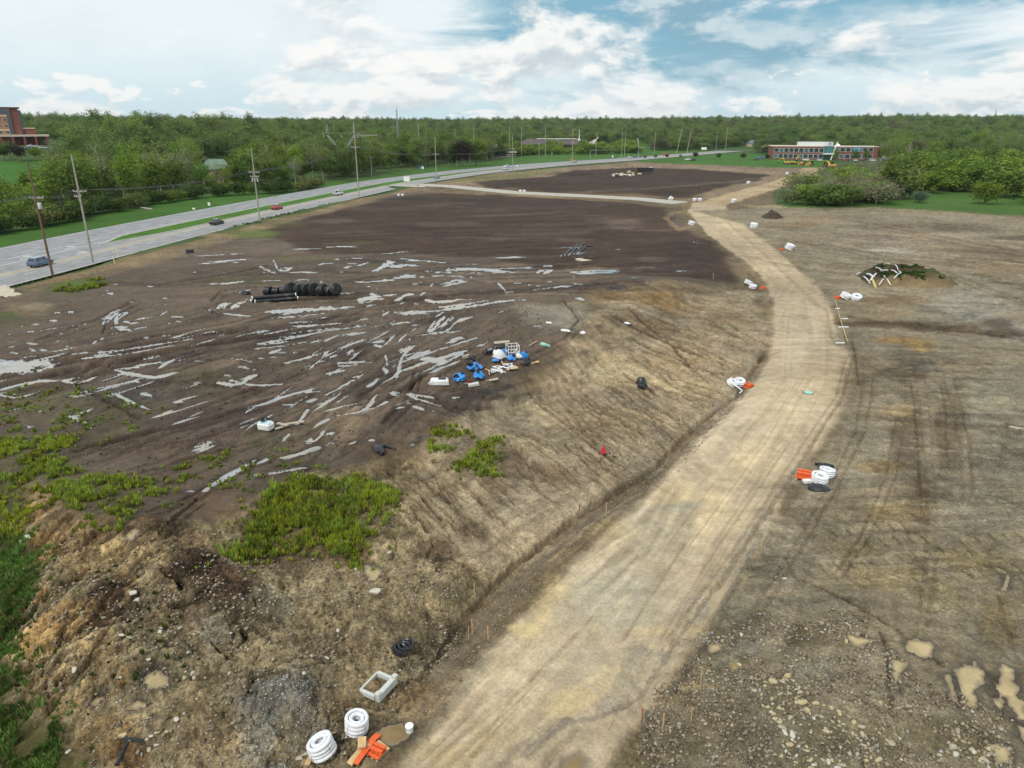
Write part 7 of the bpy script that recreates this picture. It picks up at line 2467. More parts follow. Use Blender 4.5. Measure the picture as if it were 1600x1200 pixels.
COILS = [coil_mesh("coil", .56, .115, 4, 2, M_PIPEW, s) for s in (1, 2, 3)]
STRAP = MB()
for q in range(4):
    a = q * math.pi / 2 + .4
    c, s = math.cos(a), math.sin(a)
    STRAP.tube([(c * .70, s * .70, -.0), (c * .71, s * .71, .35), (c * .66, s * .66, .69), (c * .16, s * .16, .69), (c * .14, s * .14, .0)], .009, 5, closed=True)
_o = STRAP.build("strap", M_STRAP)
STRAP_ME = _o.data
bpy.data.objects.remove(_o)


def white_coil(px, py, label, w_px=None, tilt=(0, 0), group='white drain pipe coils along the haul road', lift=0.0, squash=1.0, p=None):
    p = p or at(px, py)
    o = empty("pipe_coil", p + Vector((0, 0, lift - .03)))
    s = (w_px * px_size(p) / 1.37) if w_px else 1.0
    o.scale = (s, s, s * squash)
    o.rotation_euler = (R(tilt[0]), R(tilt[1]), random.uniform(0, 6.28) if tilt == (0, 0) else .6)
    link("pipe_turns", COILS[int(px) % 3], o)
    link("strap", STRAP_ME, o)
    return tag(o, label, 'pipe coil', group)


white_coil(509, 1180, 'white coil lowest in the picture with a dark open middle', 43, (-14, -16), lift=.16)
white_coil(556, 1140, 'white coil beside the concrete inlet frame', 38, (4, 6), squash=1.15)
white_coil(1279, 752, 'white coil nearer of two flat ones by the orange boards at the road edge', 27, (8, 2), squash=.75)
white_coil(1291, 743, 'white coil farther of two flat ones by the orange boards at the road edge', 25, (0, 9), squash=.8)
white_coil(1142, 603, 'white coil with a loose tail left of the bright orange crate', 17, (30, 10), lift=.2, squash=.7)
white_coil(1155, 602, 'white coil touching the bright orange crate in the ditch', 17, (14, -10), lift=.1, squash=.8)
white_coil(1320, 466, 'white coil next to the orange crate opposite the soil pile', 16, (20, 4), lift=.15, squash=.7)
white_coil(1337, 468, 'white coil lying right of its twin opposite the soil pile', 16, (16, -14), lift=.1, squash=.7)
white_coil(1168, 445, 'white coil at the black soil edge, the one set back', 14, (14, 20), lift=.1, squash=.7)
white_coil(1176, 450, 'white coil at the black soil edge, nearer the road', 12, (6, 0), squash=.7)
white_coil(1232, 390, 'white coil pile beside a small orange crate on the road bend', 14, (18, 10), lift=.1)
white_coil(1177, 356, 'white coil alone above the road bend', 12, (10, 0))
white_coil(1080, 351, 'white coil alone inside the road fork loop', 11, (10, 10), squash=.8)
white_coil(1047, 313, 'white coil standing at the cross lane', 7, (40, 0), lift=.3)
white_coil(1085, 314, 'left of two white coils at the lane end', 6.5, (10, 0))
white_coil(1093, 314, 'right of two white coils at the lane end', 6.5, (10, 0))
white_coil(1146, 316, 'white coil at the fork of the two dirt roads', 8, (10, 0))
white_coil(813, 300, 'left of two white coils behind the cross lane', 5, (10, 0))
white_coil(819, 300, 'right of two white coils behind the cross lane', 5, (10, 0))
white_coil(623, 306, 'left white coil at the top edge of the black field', 4.5, (10, 0))
white_coil(629, 306, 'right white coil at the top edge of the black field', 4.5, (10, 0))
white_coil(1169, 287, 'white coil on the edge of the back plot', 6, (10, 0))
white_coil(1230, 273, 'white coil near the far machines', 6, (10, 0))
p_ = at(1146, 606)
tail = [p_ + Vector((-.35, .3, .5)), p_ + Vector((.0, -.5, .45)), p_ + Vector((.5, -1.3, .2)), at(1148, 612) + Vector((.3, -.6, .06))]
tag(MB().tube(tail, .07, 8).build("loose_pipe", M_PIPEW, None, True), 'loose white pipe end trailing from the coil by the crate', 'pipe')

# orange and bare boards by the road
def board(name, a, b, w, t, mat, label, lift=.05, cat='board', group=None):
    d = b - a
    L = d.length
    o = MB().box((0, 0, 0), (L, w, t)).build(name, mat, None, bevel=.008)
    o.location = (a + b) / 2 + Vector((0, 0, lift))
    o.rotation_euler = (0, -math.asin(max(-1, min(1, d.z / L))), math.atan2(d.y, d.x))
    return tag(o, label, cat, group)


board("orange_board", at(556, 1201), at(587, 1158), .26, .06, M_ORANGE, 'long orange board lying across the bare board by the coils', .24)
board("lumber_board", at(546, 1197), at(575, 1164), .30, .10, M_LUMBER, 'bare tan board under the long orange board', .10)
board("lumber_block", at(566, 1177), at(567, 1161), .34, .10, M_LUMBER, 'short tan plank standing out beside the orange boards', .30)
board("orange_board", at(566, 1176), at(592, 1152), .30, .07, M_ORANGE, 'wide orange board with a pale end beside the tan plank', .14)
board("lumber_board", at(480, 1196), at(488, 1180), .22, .08, M_LUMBER, 'tan board end sticking out left of the lowest coil', .06)
for k, (x, y) in enumerate(((476, 1178), (467, 1186), (536, 1176), (538, 1153))):
    q = at(x, y)
    lab = ['pale flat chip of wood left of the lowest coil', 'pinkish scrap below the flat chip', 'pale wood scrap between the two big coils', 'small yellowish stone-like scrap right of the upper coil'][k]
    board("wood_scrap", q + Vector((-.13, 0, 0)), q + Vector((.13, .05, 0)), .2, .05, M_OLDWOOD, lab, .03, 'scrap')


def orange_rack(px, py, label, s=1.0, rz=.5, group='orange crates beside the white coils'):
    p = at(px, py)
    o = empty("orange_crate", p, rz)
    o.scale = (s,) * 3
    for y in (-.42, 0, .42):
        MB().box((0, y, .05), (1.3, .12, .10)).build("skid", M_OLDWOOD, o)
    for k in range(4):
        MB().box((-.45 + k * .29, .02 * (-1) ** k, .16 + .10 * (k % 2)), (.25, 1.0, .11)).build("plank", M_ORANGE, o)
    for k in range(2):
        MB().box((-.12 + k * .33, 0, .40 + k * .06), (.26, .92, .10), .12).build("plank", M_ORANGE, o)
    MB().box((.42, -.10, .34), (.20, 1.1, .12), -.1).build("bare_plank", M_LUMBER, o)
    return tag(o, label, 'crate', group)


orange_rack(591, 1177, 'orange slatted crate right of the long orange board', .62, 1.0)
orange_rack(1256, 746, 'orange boards on a wooden pallet at the road edge by two flat coils', 1.05, 1.05)
orange_rack(1169, 606, 'bright orange crate beside the ditch coils', .95, .4)
orange_rack(1309, 467, 'orange crate left of the coils opposite the soil pile', .85, .2)
orange_rack(1192, 452, 'small orange crate right of the coils at the black soil edge', .8, .3)
orange_rack(1222, 391, 'small orange crate left of the coil pile on the road bend', .8, .3)
q = at(1261, 756)
board("pale_offcut", q + Vector((-.3, 0, .1)), q + Vector((.3, .1, .1)), .4, .22, M_SACK, 'white offcut leaning on the pallet of orange boards', .10, 'offcut')

# precast inlet frame
p = at(600, 1108)
px_ = px_size(p)
a, b = at(590, 1108), at(618, 1072)
rz = math.atan2(b.y - a.y, b.x - a.x)
L = (b - a).length
o = tag(empty("inlet_frame", (a + b) / 2 + Vector((-.35, .2, .30)), rz), 'pale precast concrete frame with one thick side lying open on the mud', 'concrete frame')
MB().box((0, -.42, .19), (L * 1.02, .26, .40)).build("thick_side", M_PRECAST, o, bevel=.03)
MB().box((-L * .46, -.44, .44), (.22, .26, .16)).build("lug", M_PRECAST, o, bevel=.05)
MB().box((L * .46, -.44, .44), (.22, .26, .14)).build("lug", M_PRECAST, o, bevel=.05)
MB().box((0, .62, .10), (L * .98, .10, .20)).build("thin_side", M_PRECAST, o, bevel=.02)
MB().box((-L * .46, .15, .13), (.16, .84, .26)).build("end_wall", M_PRECAST, o, bevel=.02)
MB().box((L * .46, .15, .13), (.16, .84, .26)).build("end_wall", M_PRECAST, o, bevel=.02)

o = tag(empty("bucket", at(640, 1143)), 'white plastic bucket standing in the tan puddle', 'bucket')
MB().lathe([(.15, -.05), (.17, .28), (.185, .29), (.185, .32), (.02, .34)], 14).build("pail", M_WHITE, o, True)
MB().tube([(-.18, 0, .27), (-.10, -.16, .20), (.10, -.16, .20), (.18, 0, .27)], .012, 5).build("handle", M_STEEL, o)


def crumple(name, p, sx_, sy_, sz_, mat, label, seed, cat, group=None, hollow=False, sub=3):
    """a crumpled heap of sheet or a slack sack"""
    bm = bmesh.new()
    bmesh.ops.create_icosphere(bm, subdivisions=sub, radius=1)
    rng = np.random.default_rng(seed)
    co = np.array([v.co for v in bm.verts])
    n = (fbm(co[:, 0] * 1.6 + seed, co[:, 1] * 1.6 + co[:, 2] * 1.3, 3, seed % 40) - .5) * 1.1
    rdg = np.abs(fbm(co[:, 0] * 3 + 3, co[:, 1] * 3 + co[:, 2] * 2.5 + seed, 3, seed % 31) - .5)
    f = 1 + n + rdg * .55
    for v, k in zip(bm.verts, f):
        v.co *= k
        v.co.z = max(v.co.z, -.12)
        if hollow:
            r_ = math.hypot(v.co.x - .2, v.co.y + .1)
            if v.co.z > 0:
                v.co.z *= .25 + 1.1 * min(1, r_ * 1.1)
        v.co = Vector((v.co.x * sx_, v.co.y * sy_, v.co.z * sz_))
    me = bpy.data.meshes.new(name)
    bm.to_mesh(me)
    bm.free()
    me.polygons.foreach_set("use_smooth", np.ones(len(me.polygons), bool))
    me.set_sharp_from_angle(angle=R(35))
    o = link(name, me, None, mat)
    o.location = p
    o.rotation_euler = (0, 0, rng.uniform(0, 6.28))
    return tag(o, label, cat, group)


def heap_of_loops(p, s, label, seed):
    """crumpled black corrugated hose thrown in a heap"""
    rng = random.Random(seed)
    o = empty("hose_heap", p)
    for k in range(5):
        R_ = s * rng.uniform(.28, .44)
        cx_, cy_ = rng.uniform(-.16, .16) * s, rng.uniform(-.16, .16) * s
        th = rng.uniform(-.5, .5)
        pts = [(cx_ + R_ * math.cos(t) * (1 + .15 * math.sin(2 * t + k)), cy_ + R_ * math.sin(t), .09 * s + k * .07 * s + th * .16 * s * math.cos(t + k)) for t in [2 * math.pi * j / 26 for j in range(26)]]
        MB().tube(pts, [.085 * s * (1 if j % 2 else .86) for j in range(26)], 7, closed=True).build("hose_loop", M_TARPB, o, True)
    return tag(o, label, 'hose')


p = at(631, 1018)
heap_of_loops(p, 27 * px_size(p) * 1.15, 'heap of black hose lying on the clay above the concrete frame', 4)
p = at(1005, 607)
for k, (dy, lab) in enumerate(((0, 'lower black plastic bag of two stacked ones on the clay slope'), (1.1, 'upper black plastic bag of two stacked ones on the clay slope'))):
    crumple("plastic_bag", p + Vector((.05 * k, dy, .25)), .42, .5, .62, M_TARPB, lab, 21 + k, 'bag', 'two black bags on the slope')
crumple("black_sheet", at(1289, 731) + Vector((0, 0, .05)), .75, .35, .28, M_TARPB, 'black plastic scrap behind the two flat coils', 31, 'plastic sheet')
crumple("black_sheet", at(1278, 765) + Vector((0, 0, .05)), .8, .4, .26, M_TARPB, 'black plastic scrap in front of the two flat coils', 33, 'plastic sheet')
crumple("black_sheet", at(593, 704) + Vector((0, 0, .05)), .8, .35, .30, M_TARPB, 'black sheet scrap at the top of the rilled bank', 35, 'plastic sheet')
tag(MB().tube([at(592, 703) + Vector((0, 0, .12)), at(600, 700) + Vector((0, 0, .2)), at(610, 701) + Vector((0, 0, .12)), at(618, 703) + Vector((0, 0, .08))], .11, 6).build("torn_hose", M_TARPB, None, True), 'grey torn hose trailing from the black sheet scrap', 'hose')
tag(MB().tube([at(196, 1155) + Vector((0, 0, .05)), at(200, 1162) + Vector((0, 0, .06)), at(190, 1180) + Vector((0, 0, .05)), at(182, 1196) + Vector((0, 0, .04))], .10, 6).build("torn_fabric", M_TARPB, None, True), 'torn black strip hanging down the spoil at the bottom left', 'fabric strip')
tag(MB().tube([at(198, 1158) + Vector((0, 0, .06)), at(210, 1158) + Vector((0, 0, .08)), at(222, 1160) + Vector((0, 0, .05))], .09, 6).build("torn_fabric", M_TARPB, None, True), 'torn black strip lying across the top of the hanging one', 'fabric strip')

# black coils and pipes on the mud
p0, p1 = at(414, 461), at(531, 461)
BC = coil_mesh("coil", .80, .10, 4, 4, M_PIPEB, 7, 40, 7)
LABS = ['first from the left', 'second from the left', 'third from the left', 'fourth from the left', 'fifth from the left', 'sixth from the left', 'seventh from the left', 'eighth from the left', 'ninth from the left', 'tenth from the left']
for k in range(10):
    f = (k + .2) / 9.6
    q = p0.lerp(p1, f)
    o = empty("black_coil", q + Vector((0, random.uniform(-.15, .15), .80)))
    o.rotation_euler = (R(90), 0, R(70 if k < 3 else random.uniform(28, 75)))
    if k == 9:
        o.rotation_euler = (R(78), 0, R(8))
    o.rotation_euler.x += R(random.uniform(-6, 6) if k < 3 else random.uniform(-26, 10))
    s = (.86 if k < 3 else 1.0)
    s *= random.uniform(.86, 1.06)
    o.scale = (s, s, 1.25)
    o.location.z = .80 * s + gz(q.x, q.y)
    link("pipe_turns", BC, o)
    if k == 8:
        MB().lathe([(.81, .1), (.83, .2), (.83, .62), (.81, .7)], 24, cap=False).build("white_wrap", M_SACK, o, True)
    tag(o, f"black pipe coil {LABS[k]} in the row on the mud", 'pipe coil', 'black coils in a row on the mud')


def straight_pipe(a, b, r, mat, label, group, cap=M_WHITE, lift=0.0, cat='pipe', name='drain_pipe'):
    d = b - a
    L = d.length
    o = empty(name, (a + b) / 2 + Vector((0, 0, r + lift)), math.atan2(d.y, d.x))
    n = max(6, int(L / .5))
    MB().lathe([(r * (1.0 if j % 2 else .95), -L / 2 + L * j / n) for j in range(n + 1)], 10, axis='X').build("pipe_wall", mat, o, True)
    if cap:
        for s in (-1, 1):
            MB().lathe([(r * .5, s * (L / 2 + .01)), (r * 1.03, s * (L / 2 + .01)), (r * 1.03, s * (L / 2 - .12))] if s > 0 else [(r * 1.03, -L / 2 + .12), (r * 1.03, -L / 2 - .01), (r * .5, -L / 2 - .01)], 10, axis='X', cap=False).build("pipe_end", cap, o)
    return tag(o, label, cat, group)


a, b = at(398, 473), at(466, 469)
dv = (b - a).normalized()
side = Vector((-dv.y, dv.x, 0))
straight_pipe(a, b, .26, M_PIPEB, 'front black pipe of the three in front of the coil row', 'black pipes before the coil row')
straight_pipe(a + side * .56 - dv * .5, b + side * .56 - dv * .4, .26, M_PIPEB, 'rear black pipe of the three in front of the coil row', 'black pipes before the coil row')
straight_pipe(a + side * .28 - dv * .3, b + side * .28 - dv * .2, .26, M_PIPEB, 'top black pipe of the three in front of the coil row', 'black pipes before the coil row', lift=.45)
crumple("black_sheet", at(383, 460) + Vector((0, 0, .1)), .7, .45, .42, M_TARPB, 'dark lump of plastic left of the black coil row', 41, 'plastic sheet')
g_ = 0
for k in range(7):
    a, b = at(877 + k * 4.6 + (k % 3), 401 - k * .7), at(892 + k * 4.0 - (k % 2) * 3, 390 - k * .9)
    straight_pipe(a, b, .15, M_PIPEB, f"{['leftmost', 'second', 'third', 'middle', 'fifth', 'sixth', 'rightmost'][k]} black pipe in the small bundle on the black field", 'black pipe bundle on the field', cap=M_INSUL)
for k in range(3):
    a, b = at(893 + k * 5, 390 - k), at(902 + k * 5, 383 - k)
    straight_pipe(a, b, .15, M_PIPEB, f"{['left', 'middle', 'right'][k]} black pipe lying behind the small bundle on the field", 'black pipe bundle on the field', cap=M_INSUL)
tag(MB().tube([at(915, 385) + Vector((0, 0, .15)), at(921, 385.4) + Vector((0, 0, .2)), at(925, 386) + Vector((0, 0, .12))], .2, 7).build("bent_pipe", M_PIPEB, None, True), 'short bent black pipe right of the small bundle', 'pipe')
q = at(910, 407)
crumple("pale_stone_slab", q, 1.3, .4, .3, plain("pale_slab", (.52, .45, .35), .8), 'pale slab lying below the small black pipe bundle', 51, 'slab')

# tipped spoil with white pipes, right of the road
def soil_heap(name, px_pts, h, cols, label, seed, n=2600):
    w = np.array([list(at(*p)[:2]) for p in px_pts])
    c = w.mean(0)
    rng = np.random.default_rng(seed)
    gx_, gy_ = np.meshgrid(np.linspace(w[:, 0].min() - 1, w[:, 0].max() + 1, 70), np.linspace(w[:, 1].min() - 1, w[:, 1].max() + 1, 46))
    d = psd(w, gx_.ravel(), gy_.ravel())
    x_, y_ = gx_.ravel(), gy_.ravel()
    zz = np.array([gz(a, b) for a, b in zip(x_, y_)])
    prof = sstep(d, .4, -2.6)
    lumpy = .55 + .9 * fbm(x_ / 1.8, y_ / 1.8, 4, seed)
    z_ = zz - .12 + prof * h * lumpy + (fbm(x_ / .5, y_ / .5, 2, seed + 3) - .5) * .35 * prof
    ix = np.arange(70 * 46).reshape(46, 70)
    q = np.stack([ix[:-1, :-1], ix[:-1, 1:], ix[1:, 1:], ix[1:, :-1]], -1).reshape(-1, 4)
    q = q[(d[q] < .5).any(1)]
    used = np.unique(q)
    rm = np.full(len(x_), -1)
    rm[used] = np.arange(len(used))
    me = mesh_from(name, np.stack([x_, y_, z_], 1)[used], rm[q], True)
    nz = fbm(x_ / 2.5, y_ / 2.5, 3, seed + 8)
    f = sstep(y_, w[:, 1].min() - .5, c[1] - .5 + (nz - .5) * 3)
    col = np.array(tone(cols[0]))[None] * (1 - f[:, None]) + np.where((nz > .5)[:, None], tone(cols[1]), tone(cols[2])) * f[:, None]
    col *= (.7 + .6 * fbm(x_ / .7, y_ / .7, 3, seed + 12))[:, None]
    attr_c(me, 'col', col[used])
    attr_f(me, 'grit', np.full(len(used), .9))
    o = link(name, me, None, M_SOIL)
    return tag(o, label, 'soil pile'), (x_, y_, z_)


_, HEAP = soil_heap("soil_pile", [(1338, 432), (1350, 422), (1392, 420), (1415, 420), (1450, 427), (1490, 437), (1500, 445), (1485, 450), (1440, 450), (1400, 448), (1360, 448)], 1.35, ((138, 120, 88), (74, 76, 46), (70, 56, 42)), 'long tipped pile of dark turf and clay with white pipes on its left end', 61)
soil_heap("soil_pile", [(1188, 339), (1198, 333), (1212, 333), (1226, 340), (1215, 343), (1195, 342)], 1.5, ((84, 70, 60), (88, 74, 62), (70, 58, 50)), 'small dark soil pile near the fork of the dirt roads', 67)


def heap_z(x, y):
    j = int(np.argmin((HEAP[0] - x) ** 2 + (HEAP[1] - y) ** 2))
    return float(HEAP[2][j])


for k, (x0, y0, x1, y1, r) in enumerate([(1357, 430, 1366, 436, .30), (1352, 431, 1362, 440, .16), (1369, 425, 1379, 431, .13), (1376, 430, 1388, 430, .13), (1382, 437, 1394, 443, .14), (1376, 443, 1384, 438, .13), (1393, 432, 1402, 437, .15), (1398, 441, 1407, 436, .14),
                                       (1400, 420, 1404, 428, .13), (1385, 422, 1390, 424, .12), (1362, 438, 1370, 434, .2), (1404, 433, 1408, 438, .13), (1341, 426, 1347, 423, .13)]):
    r *= .62
    a, b = at(x0 - 3, y0 + 5), at(x1 - 3, y1 + 5)
    a.z, b.z = max(a.z, heap_z(a.x, a.y)) + .25, max(b.z, heap_z(b.x, b.y)) + .25
    words_ = ['thick grey-white pipe stub at the left end', 'white pipe sloping down the left end', 'thin white pipe near the top left', 'white pipe lying level near the top', 'white pipe crossing the lower middle', 'white pipe leaning on the crossing one', 'white pipe at the right of the cluster', 'white pipe pointing up at the right', 'upright white pipe nearest the dark crest',
              'short white pipe behind the crest', 'bent white pipe in the middle of the left end', 'last white pipe scrap at the right of the cluster', 'loose white scrap on the ground at the far left']
    m_ = (a + b) / 2 + Vector((0, 0, .12))
    tag(MB().tube([a, m_, b], r, 8).build("waste_pipe", M_PIPEW if k else M_INSUL, None, True), words_[k] + ' of the tipped pile', 'pipe', 'waste pipes on the tipped pile')
a, b = at(1361, 440), at(1368, 450)
tag(MB().tube([a + Vector((0, 0, .7)), b + Vector((0, 0, .1))], .16, 8).build("yellow_plank", M_YLINE), 'yellow plank leaning on the left end of the tipped pile', 'plank')
rng_ = np.random.default_rng(3)
k_ = np.flatnonzero((HEAP[2] > 1.0) & (fbm(HEAP[0] / 2.2, HEAP[1] / 2.2, 3, 69) > .52))
k_ = rng_.choice(k_, min(230, len(k_)), replace=False)
_gz = gz
gz = lambda x, y: heap_z(x, y) if (HEAP[0].min() < x < HEAP[0].max() and HEAP[1].min() < y < HEAP[1].max()) else _gz(x, y)
me = tuft_mesh("turf", np.stack([HEAP[0][k_], HEAP[1][k_]], 1), .45 * rng_.uniform(.5, 1.2, len(k_)), 10, .07, np.array([.045, .082, .018]) * rng_.uniform(.6, 1.4, (len(k_), 1)), rng_, .7)
gz = _gz
tag(link("turf", me, None, M_WEED), 'tufts of grass growing on the tipped soil pile', 'grass', None, 'stuff')

# yellow line and scraps beside the road
ln = [(1305, 470), (1309, 484), (1313, 500), (1317, 512), (1321, 524), (1324, 534)]
tag(MB().tube([at(*q) + Vector((0, 0, .07)) for q in ln], .04, 7).build("yellow_hose", M_YLINE, None, True), 'thin yellow pipe laid along the right road edge', 'pipe')
for k, (x, y, wd) in enumerate(((1318, 512, 16), (1320, 499, 10), (1313, 537, 14), (1309, 483, 7))):
    q = at(x, y)
    board("white_batten", q + Vector((-wd / 2 * px_size(q), 0, 0)), q + Vector((wd / 2 * px_size(q), .1, 0)), .2, .12, M_SACK, ['longest white batten across the yellow pipe', 'short white batten right of the yellow pipe', 'whitish plank at the near end of the yellow pipe', 'small white batten at the far end of the yellow pipe'][k], .06, 'batten')
o = tag(empty("manhole_cover", at(1263, 614), .2), 'dark-edged pale lid lying on the haul road', 'lid')
MB().lathe([(.42, 0), (.44, .05), (.42, .10), (.05, .12)], 16).build("lid_plate", M_TEALP, o, True)
MB().lathe([(.46, -.02), (.50, .03), (.46, .05)], 16).build("lid_rim", M_DARK, o, True)

# red-capped black stub on the slope
o = tag(empty("valve_marker", at(942, 712), 0), 'red cone on a black base standing on the clay slope', 'marker')
MB().box((0, 0, .15), (.5, .42, .30), .3).build("base", M_PIPEB, o, bevel=.06)
MB().lathe([(.24, .30), (.17, .55), (.05, .95), (.02, 1.0)], 12).build("cone", M_RED, o, True)
for k, (x0, y0, x1, y1) in enumerate(((950, 712, 967, 714), (955, 706, 956, 713), (968, 730, 973, 737), (975, 695, 988, 699), (1057, 660, 1067, 664), (1062, 652, 1065, 664))):
    a, b = at(x0, y0), at(x1, y1)
    board("wood_lath", a, b + Vector((0, 0, .1)), .06, .05, M_OLDWOOD, ['pale lath lying right of the red cone', 'short lath leaning upright by the red cone', 'pale lath below the red cone', 'pale lath above the red cone', 'lath at the ditch head', 'upright lath at the ditch head'][k], .06, 'lath', 'laths on the clay slope')

# sacks and fittings dumped on the mud
def fittings(p, n, s, seed, parent):
    rng = random.Random(seed)
    for k in range(n):
        q = Vector((rng.uniform(-.5, .5) * s, rng.uniform(-.4, .4) * s, rng.uniform(.0, .3) * s))
        d = Vector((rng.uniform(-1, 1), rng.uniform(-1, 1), rng.uniform(.1, 1))).normalized() * .28 * s
        e = d + Vector((rng.uniform(-1, 1), rng.uniform(-1, 1), .2)).normalized() * .22 * s
        mb = MB().tube([p + q, p + q + d, p + q + e + d * .3], .12 * s, 7)
        mb.build("pipe_fitting", M_PIPEB, parent, True)


def bag(px, py, w_px, mat, label, seed, black=0, flat=.75, group='sacks of fittings dumped on the mud'):
    p = at(px, py)
    s = w_px * px_size(p)
    o = empty("fittings_sack" if black else "sack", p)
    c = crumple("cloth", (0, 0, .28 * s), .50 * s, .42 * s, .40 * s * flat * 1.4, mat, None, seed, None)
    c.parent = o
    if black:
        fittings(Vector((0, .05 * s, .62 * s * flat)), black, s * .8, seed, o)
    return tag(o, label, 'sack', group)


bag(717, 597, 19, M_BLUE, 'lowest blue sack holding black fittings, left of the red tin', 71, 4)
bag(748, 592, 18, M_BLUE, 'square blue sack with black fittings on top, right of the red tin', 72, 4)
bag(741, 579, 20, M_BLUE, 'blue sack almost covered by a heap of black fittings', 73, 7, .5)
bag(819, 561, 15, M_BLUE, 'full bright blue sack farthest right in the dump', 74, 1, 1.0)
bag(799, 564, 14, M_BLUE, 'blue sack with black fittings under the wire cage', 75, 4)
bag(780, 562, 19, M_SACK, 'biggest white sack with a blue cloth on top', 76, 0, 1.0)
bag(787, 554, 13, M_BLUE, 'blue cloth sack behind the biggest white one', 77, 3)
bag(810, 560, 11, M_SACK, 'white sack between the blue ones at the right', 78, 0)
bag(774, 566, 12, M_BLUE, 'low blue scrap under the biggest white sack', 79, 0, .35)
for k, (x, y, w, lab) in enumerate(((763, 555, 15, 'loose black fittings at the far left back of the dump'), (783, 551, 15, 'loose black fittings at the far back of the dump'), (820, 572, 16, 'big loose heap of black fittings at the right of the dump'), (831, 566, 9, 'small black fittings at the far right tip of the dump'),
                                    (738, 563, 11, 'dark folded sheet at the left back of the dump'), (733, 593, 8, 'black fittings between the two low blue sacks'), (755, 577, 6, 'single black fitting behind the square blue sack'))):
    p = at(x, y)
    o = empty("fittings_heap", p)
    fittings(Vector((0, 0, .12)), 8 if w > 10 else 4, w * px_size(p) * 1.0, 90 + k, o)
    tag(o, lab, 'pipe fittings', 'loose black fittings in the dump')
rng2 = random.Random(9)
for k, (x, y, lab) in enumerate(((773, 579, 'white pipe scraps in the middle of the dump'), (794, 575, 'white and tan scraps at the lower right of the dump'))):
    o = empty("pipe_scraps", at(x, y))
    for j in range(16):
        q = Vector((rng2.uniform(-.9, .9), rng2.uniform(-.9, .9), .06 + rng2.uniform(0, .22)))
        d = Vector((rng2.uniform(-.5, .5), rng2.uniform(-.5, .5), rng2.uniform(-.08, .15)))
        MB().tube([q - d, q, q + d], .06, 6).build("scrap_pipe", M_PIPEW if j % 4 else M_LUMBER, o, True)
    tag(o, lab, 'scraps', 'scraps in the dump')
p = at(801, 560)
o = tag(empty("wire_cage", p, .3), 'white wire cage standing behind the sacks in the dump', 'cage')
for z in (.1, .8, 1.5):
    MB().tube([(-.6, -.5, z), (.6, -.5, z), (.6, .5, z), (-.6, .5, z)], .035, 5, closed=True).build("cage_hoop", M_WHITE, o)
for x, y in ((-.6, -.5), (0, -.5), (.6, -.5), (.6, .5), (0, .5), (-.6, .5)):
    MB().tube([(x, y, 0), (x, y, 1.5)], .03, 5).build("cage_bar", M_WHITE, o)
MB().tube([(-.6, -.5, .1), (.6, -.5, 1.5)], .03, 5).build("cage_brace", M_WHITE, o)
for k, (x, y, w, t_, mat, lab) in enumerate(((771, 596, 14, .10, M_OLDWOOD, 'tan plywood sheet in front of the dump'), (740, 605, 16, .25, M_PRECAST, 'grey block lying lowest in the dump'), (784, 537, 24, .08, M_OLDWOOD, 'pinkish plywood sheet lying behind the dump'), (836, 569, 12, .08, M_LUMBER, 'tan board under the rightmost fittings'),
                                             (728, 561, 10, .3, M_OLDWOOD, 'tilted grey-brown board left of the dark sheet'), (800, 578, 18, .08, M_LUMBER, 'board sloping out of the lower right scraps'))):
    q = at(x, y)
    hw = w / 2 * px_size(q)
    board("sheet_board", q + Vector((-hw, -.1, 0)), q + Vector((hw, .15, .12)), hw * .9, t_, mat, lab, .08 + t_ / 2, 'board')
o = tag(empty("red_tin", at(734, 601)), 'small red tin beside the grey block in the dump', 'tin')
MB().lathe([(.20, 0), (.20, .42), (.18, .44)], 12).build("tin_body", M_RED, o, True)
MB().lathe([(.205, .42), (.205, .47), (.02, .48)], 12).build("tin_lid", M_PIPEB, o, True)
p = at(687, 600)
o = tag(empty("white_tote", p, .15), 'crushed white plastic tote at the left end of the dump', 'tote')
MB().box((0, 0, .28), (1.9, .9, .55), 0, (.1, .05), .85).build("tote_body", M_SACK, o, bevel=.1)
MB().box((.25, -.02, .585), (.7, .4, .06)).build("tote_opening", M_PIPEB, o)
MB().tube([(-.9, -.4, .1), (-1.1, -.5, .3), (-.9, -.55, .5)], .05, 6).build("tote_handle", M_SACK, o)
tag(MB().tube([at(846, 539) + Vector((0, 0, .1)), at(851, 541) + Vector((0, 0, .15)), at(858, 542) + Vector((0, 0, .06))], .22, 7).build("teal_wrap", M_TEALP, None, True), 'teal wrapping scrap right of the dump', 'wrapping')
board("lath", at(827, 541), at(839, 534), .12, .08, M_OLDWOOD, 'long lath behind the dump at the right', .08, 'lath')
for k, (x, y) in enumerate(((883, 517), (910, 520), (980, 505), (858, 505))):
    q = at(x, y)
    crumple("white_scrap", q, .5 + .2 * (k == 0), .35, .16, M_SACK, ['biggest white plastic scrap on the grey mud', 'curled white scrap right of the biggest one', 'small white scrap on the upper slope', 'white scrap left on the pale mud'][k], 101 + k, 'scrap', sub=2)

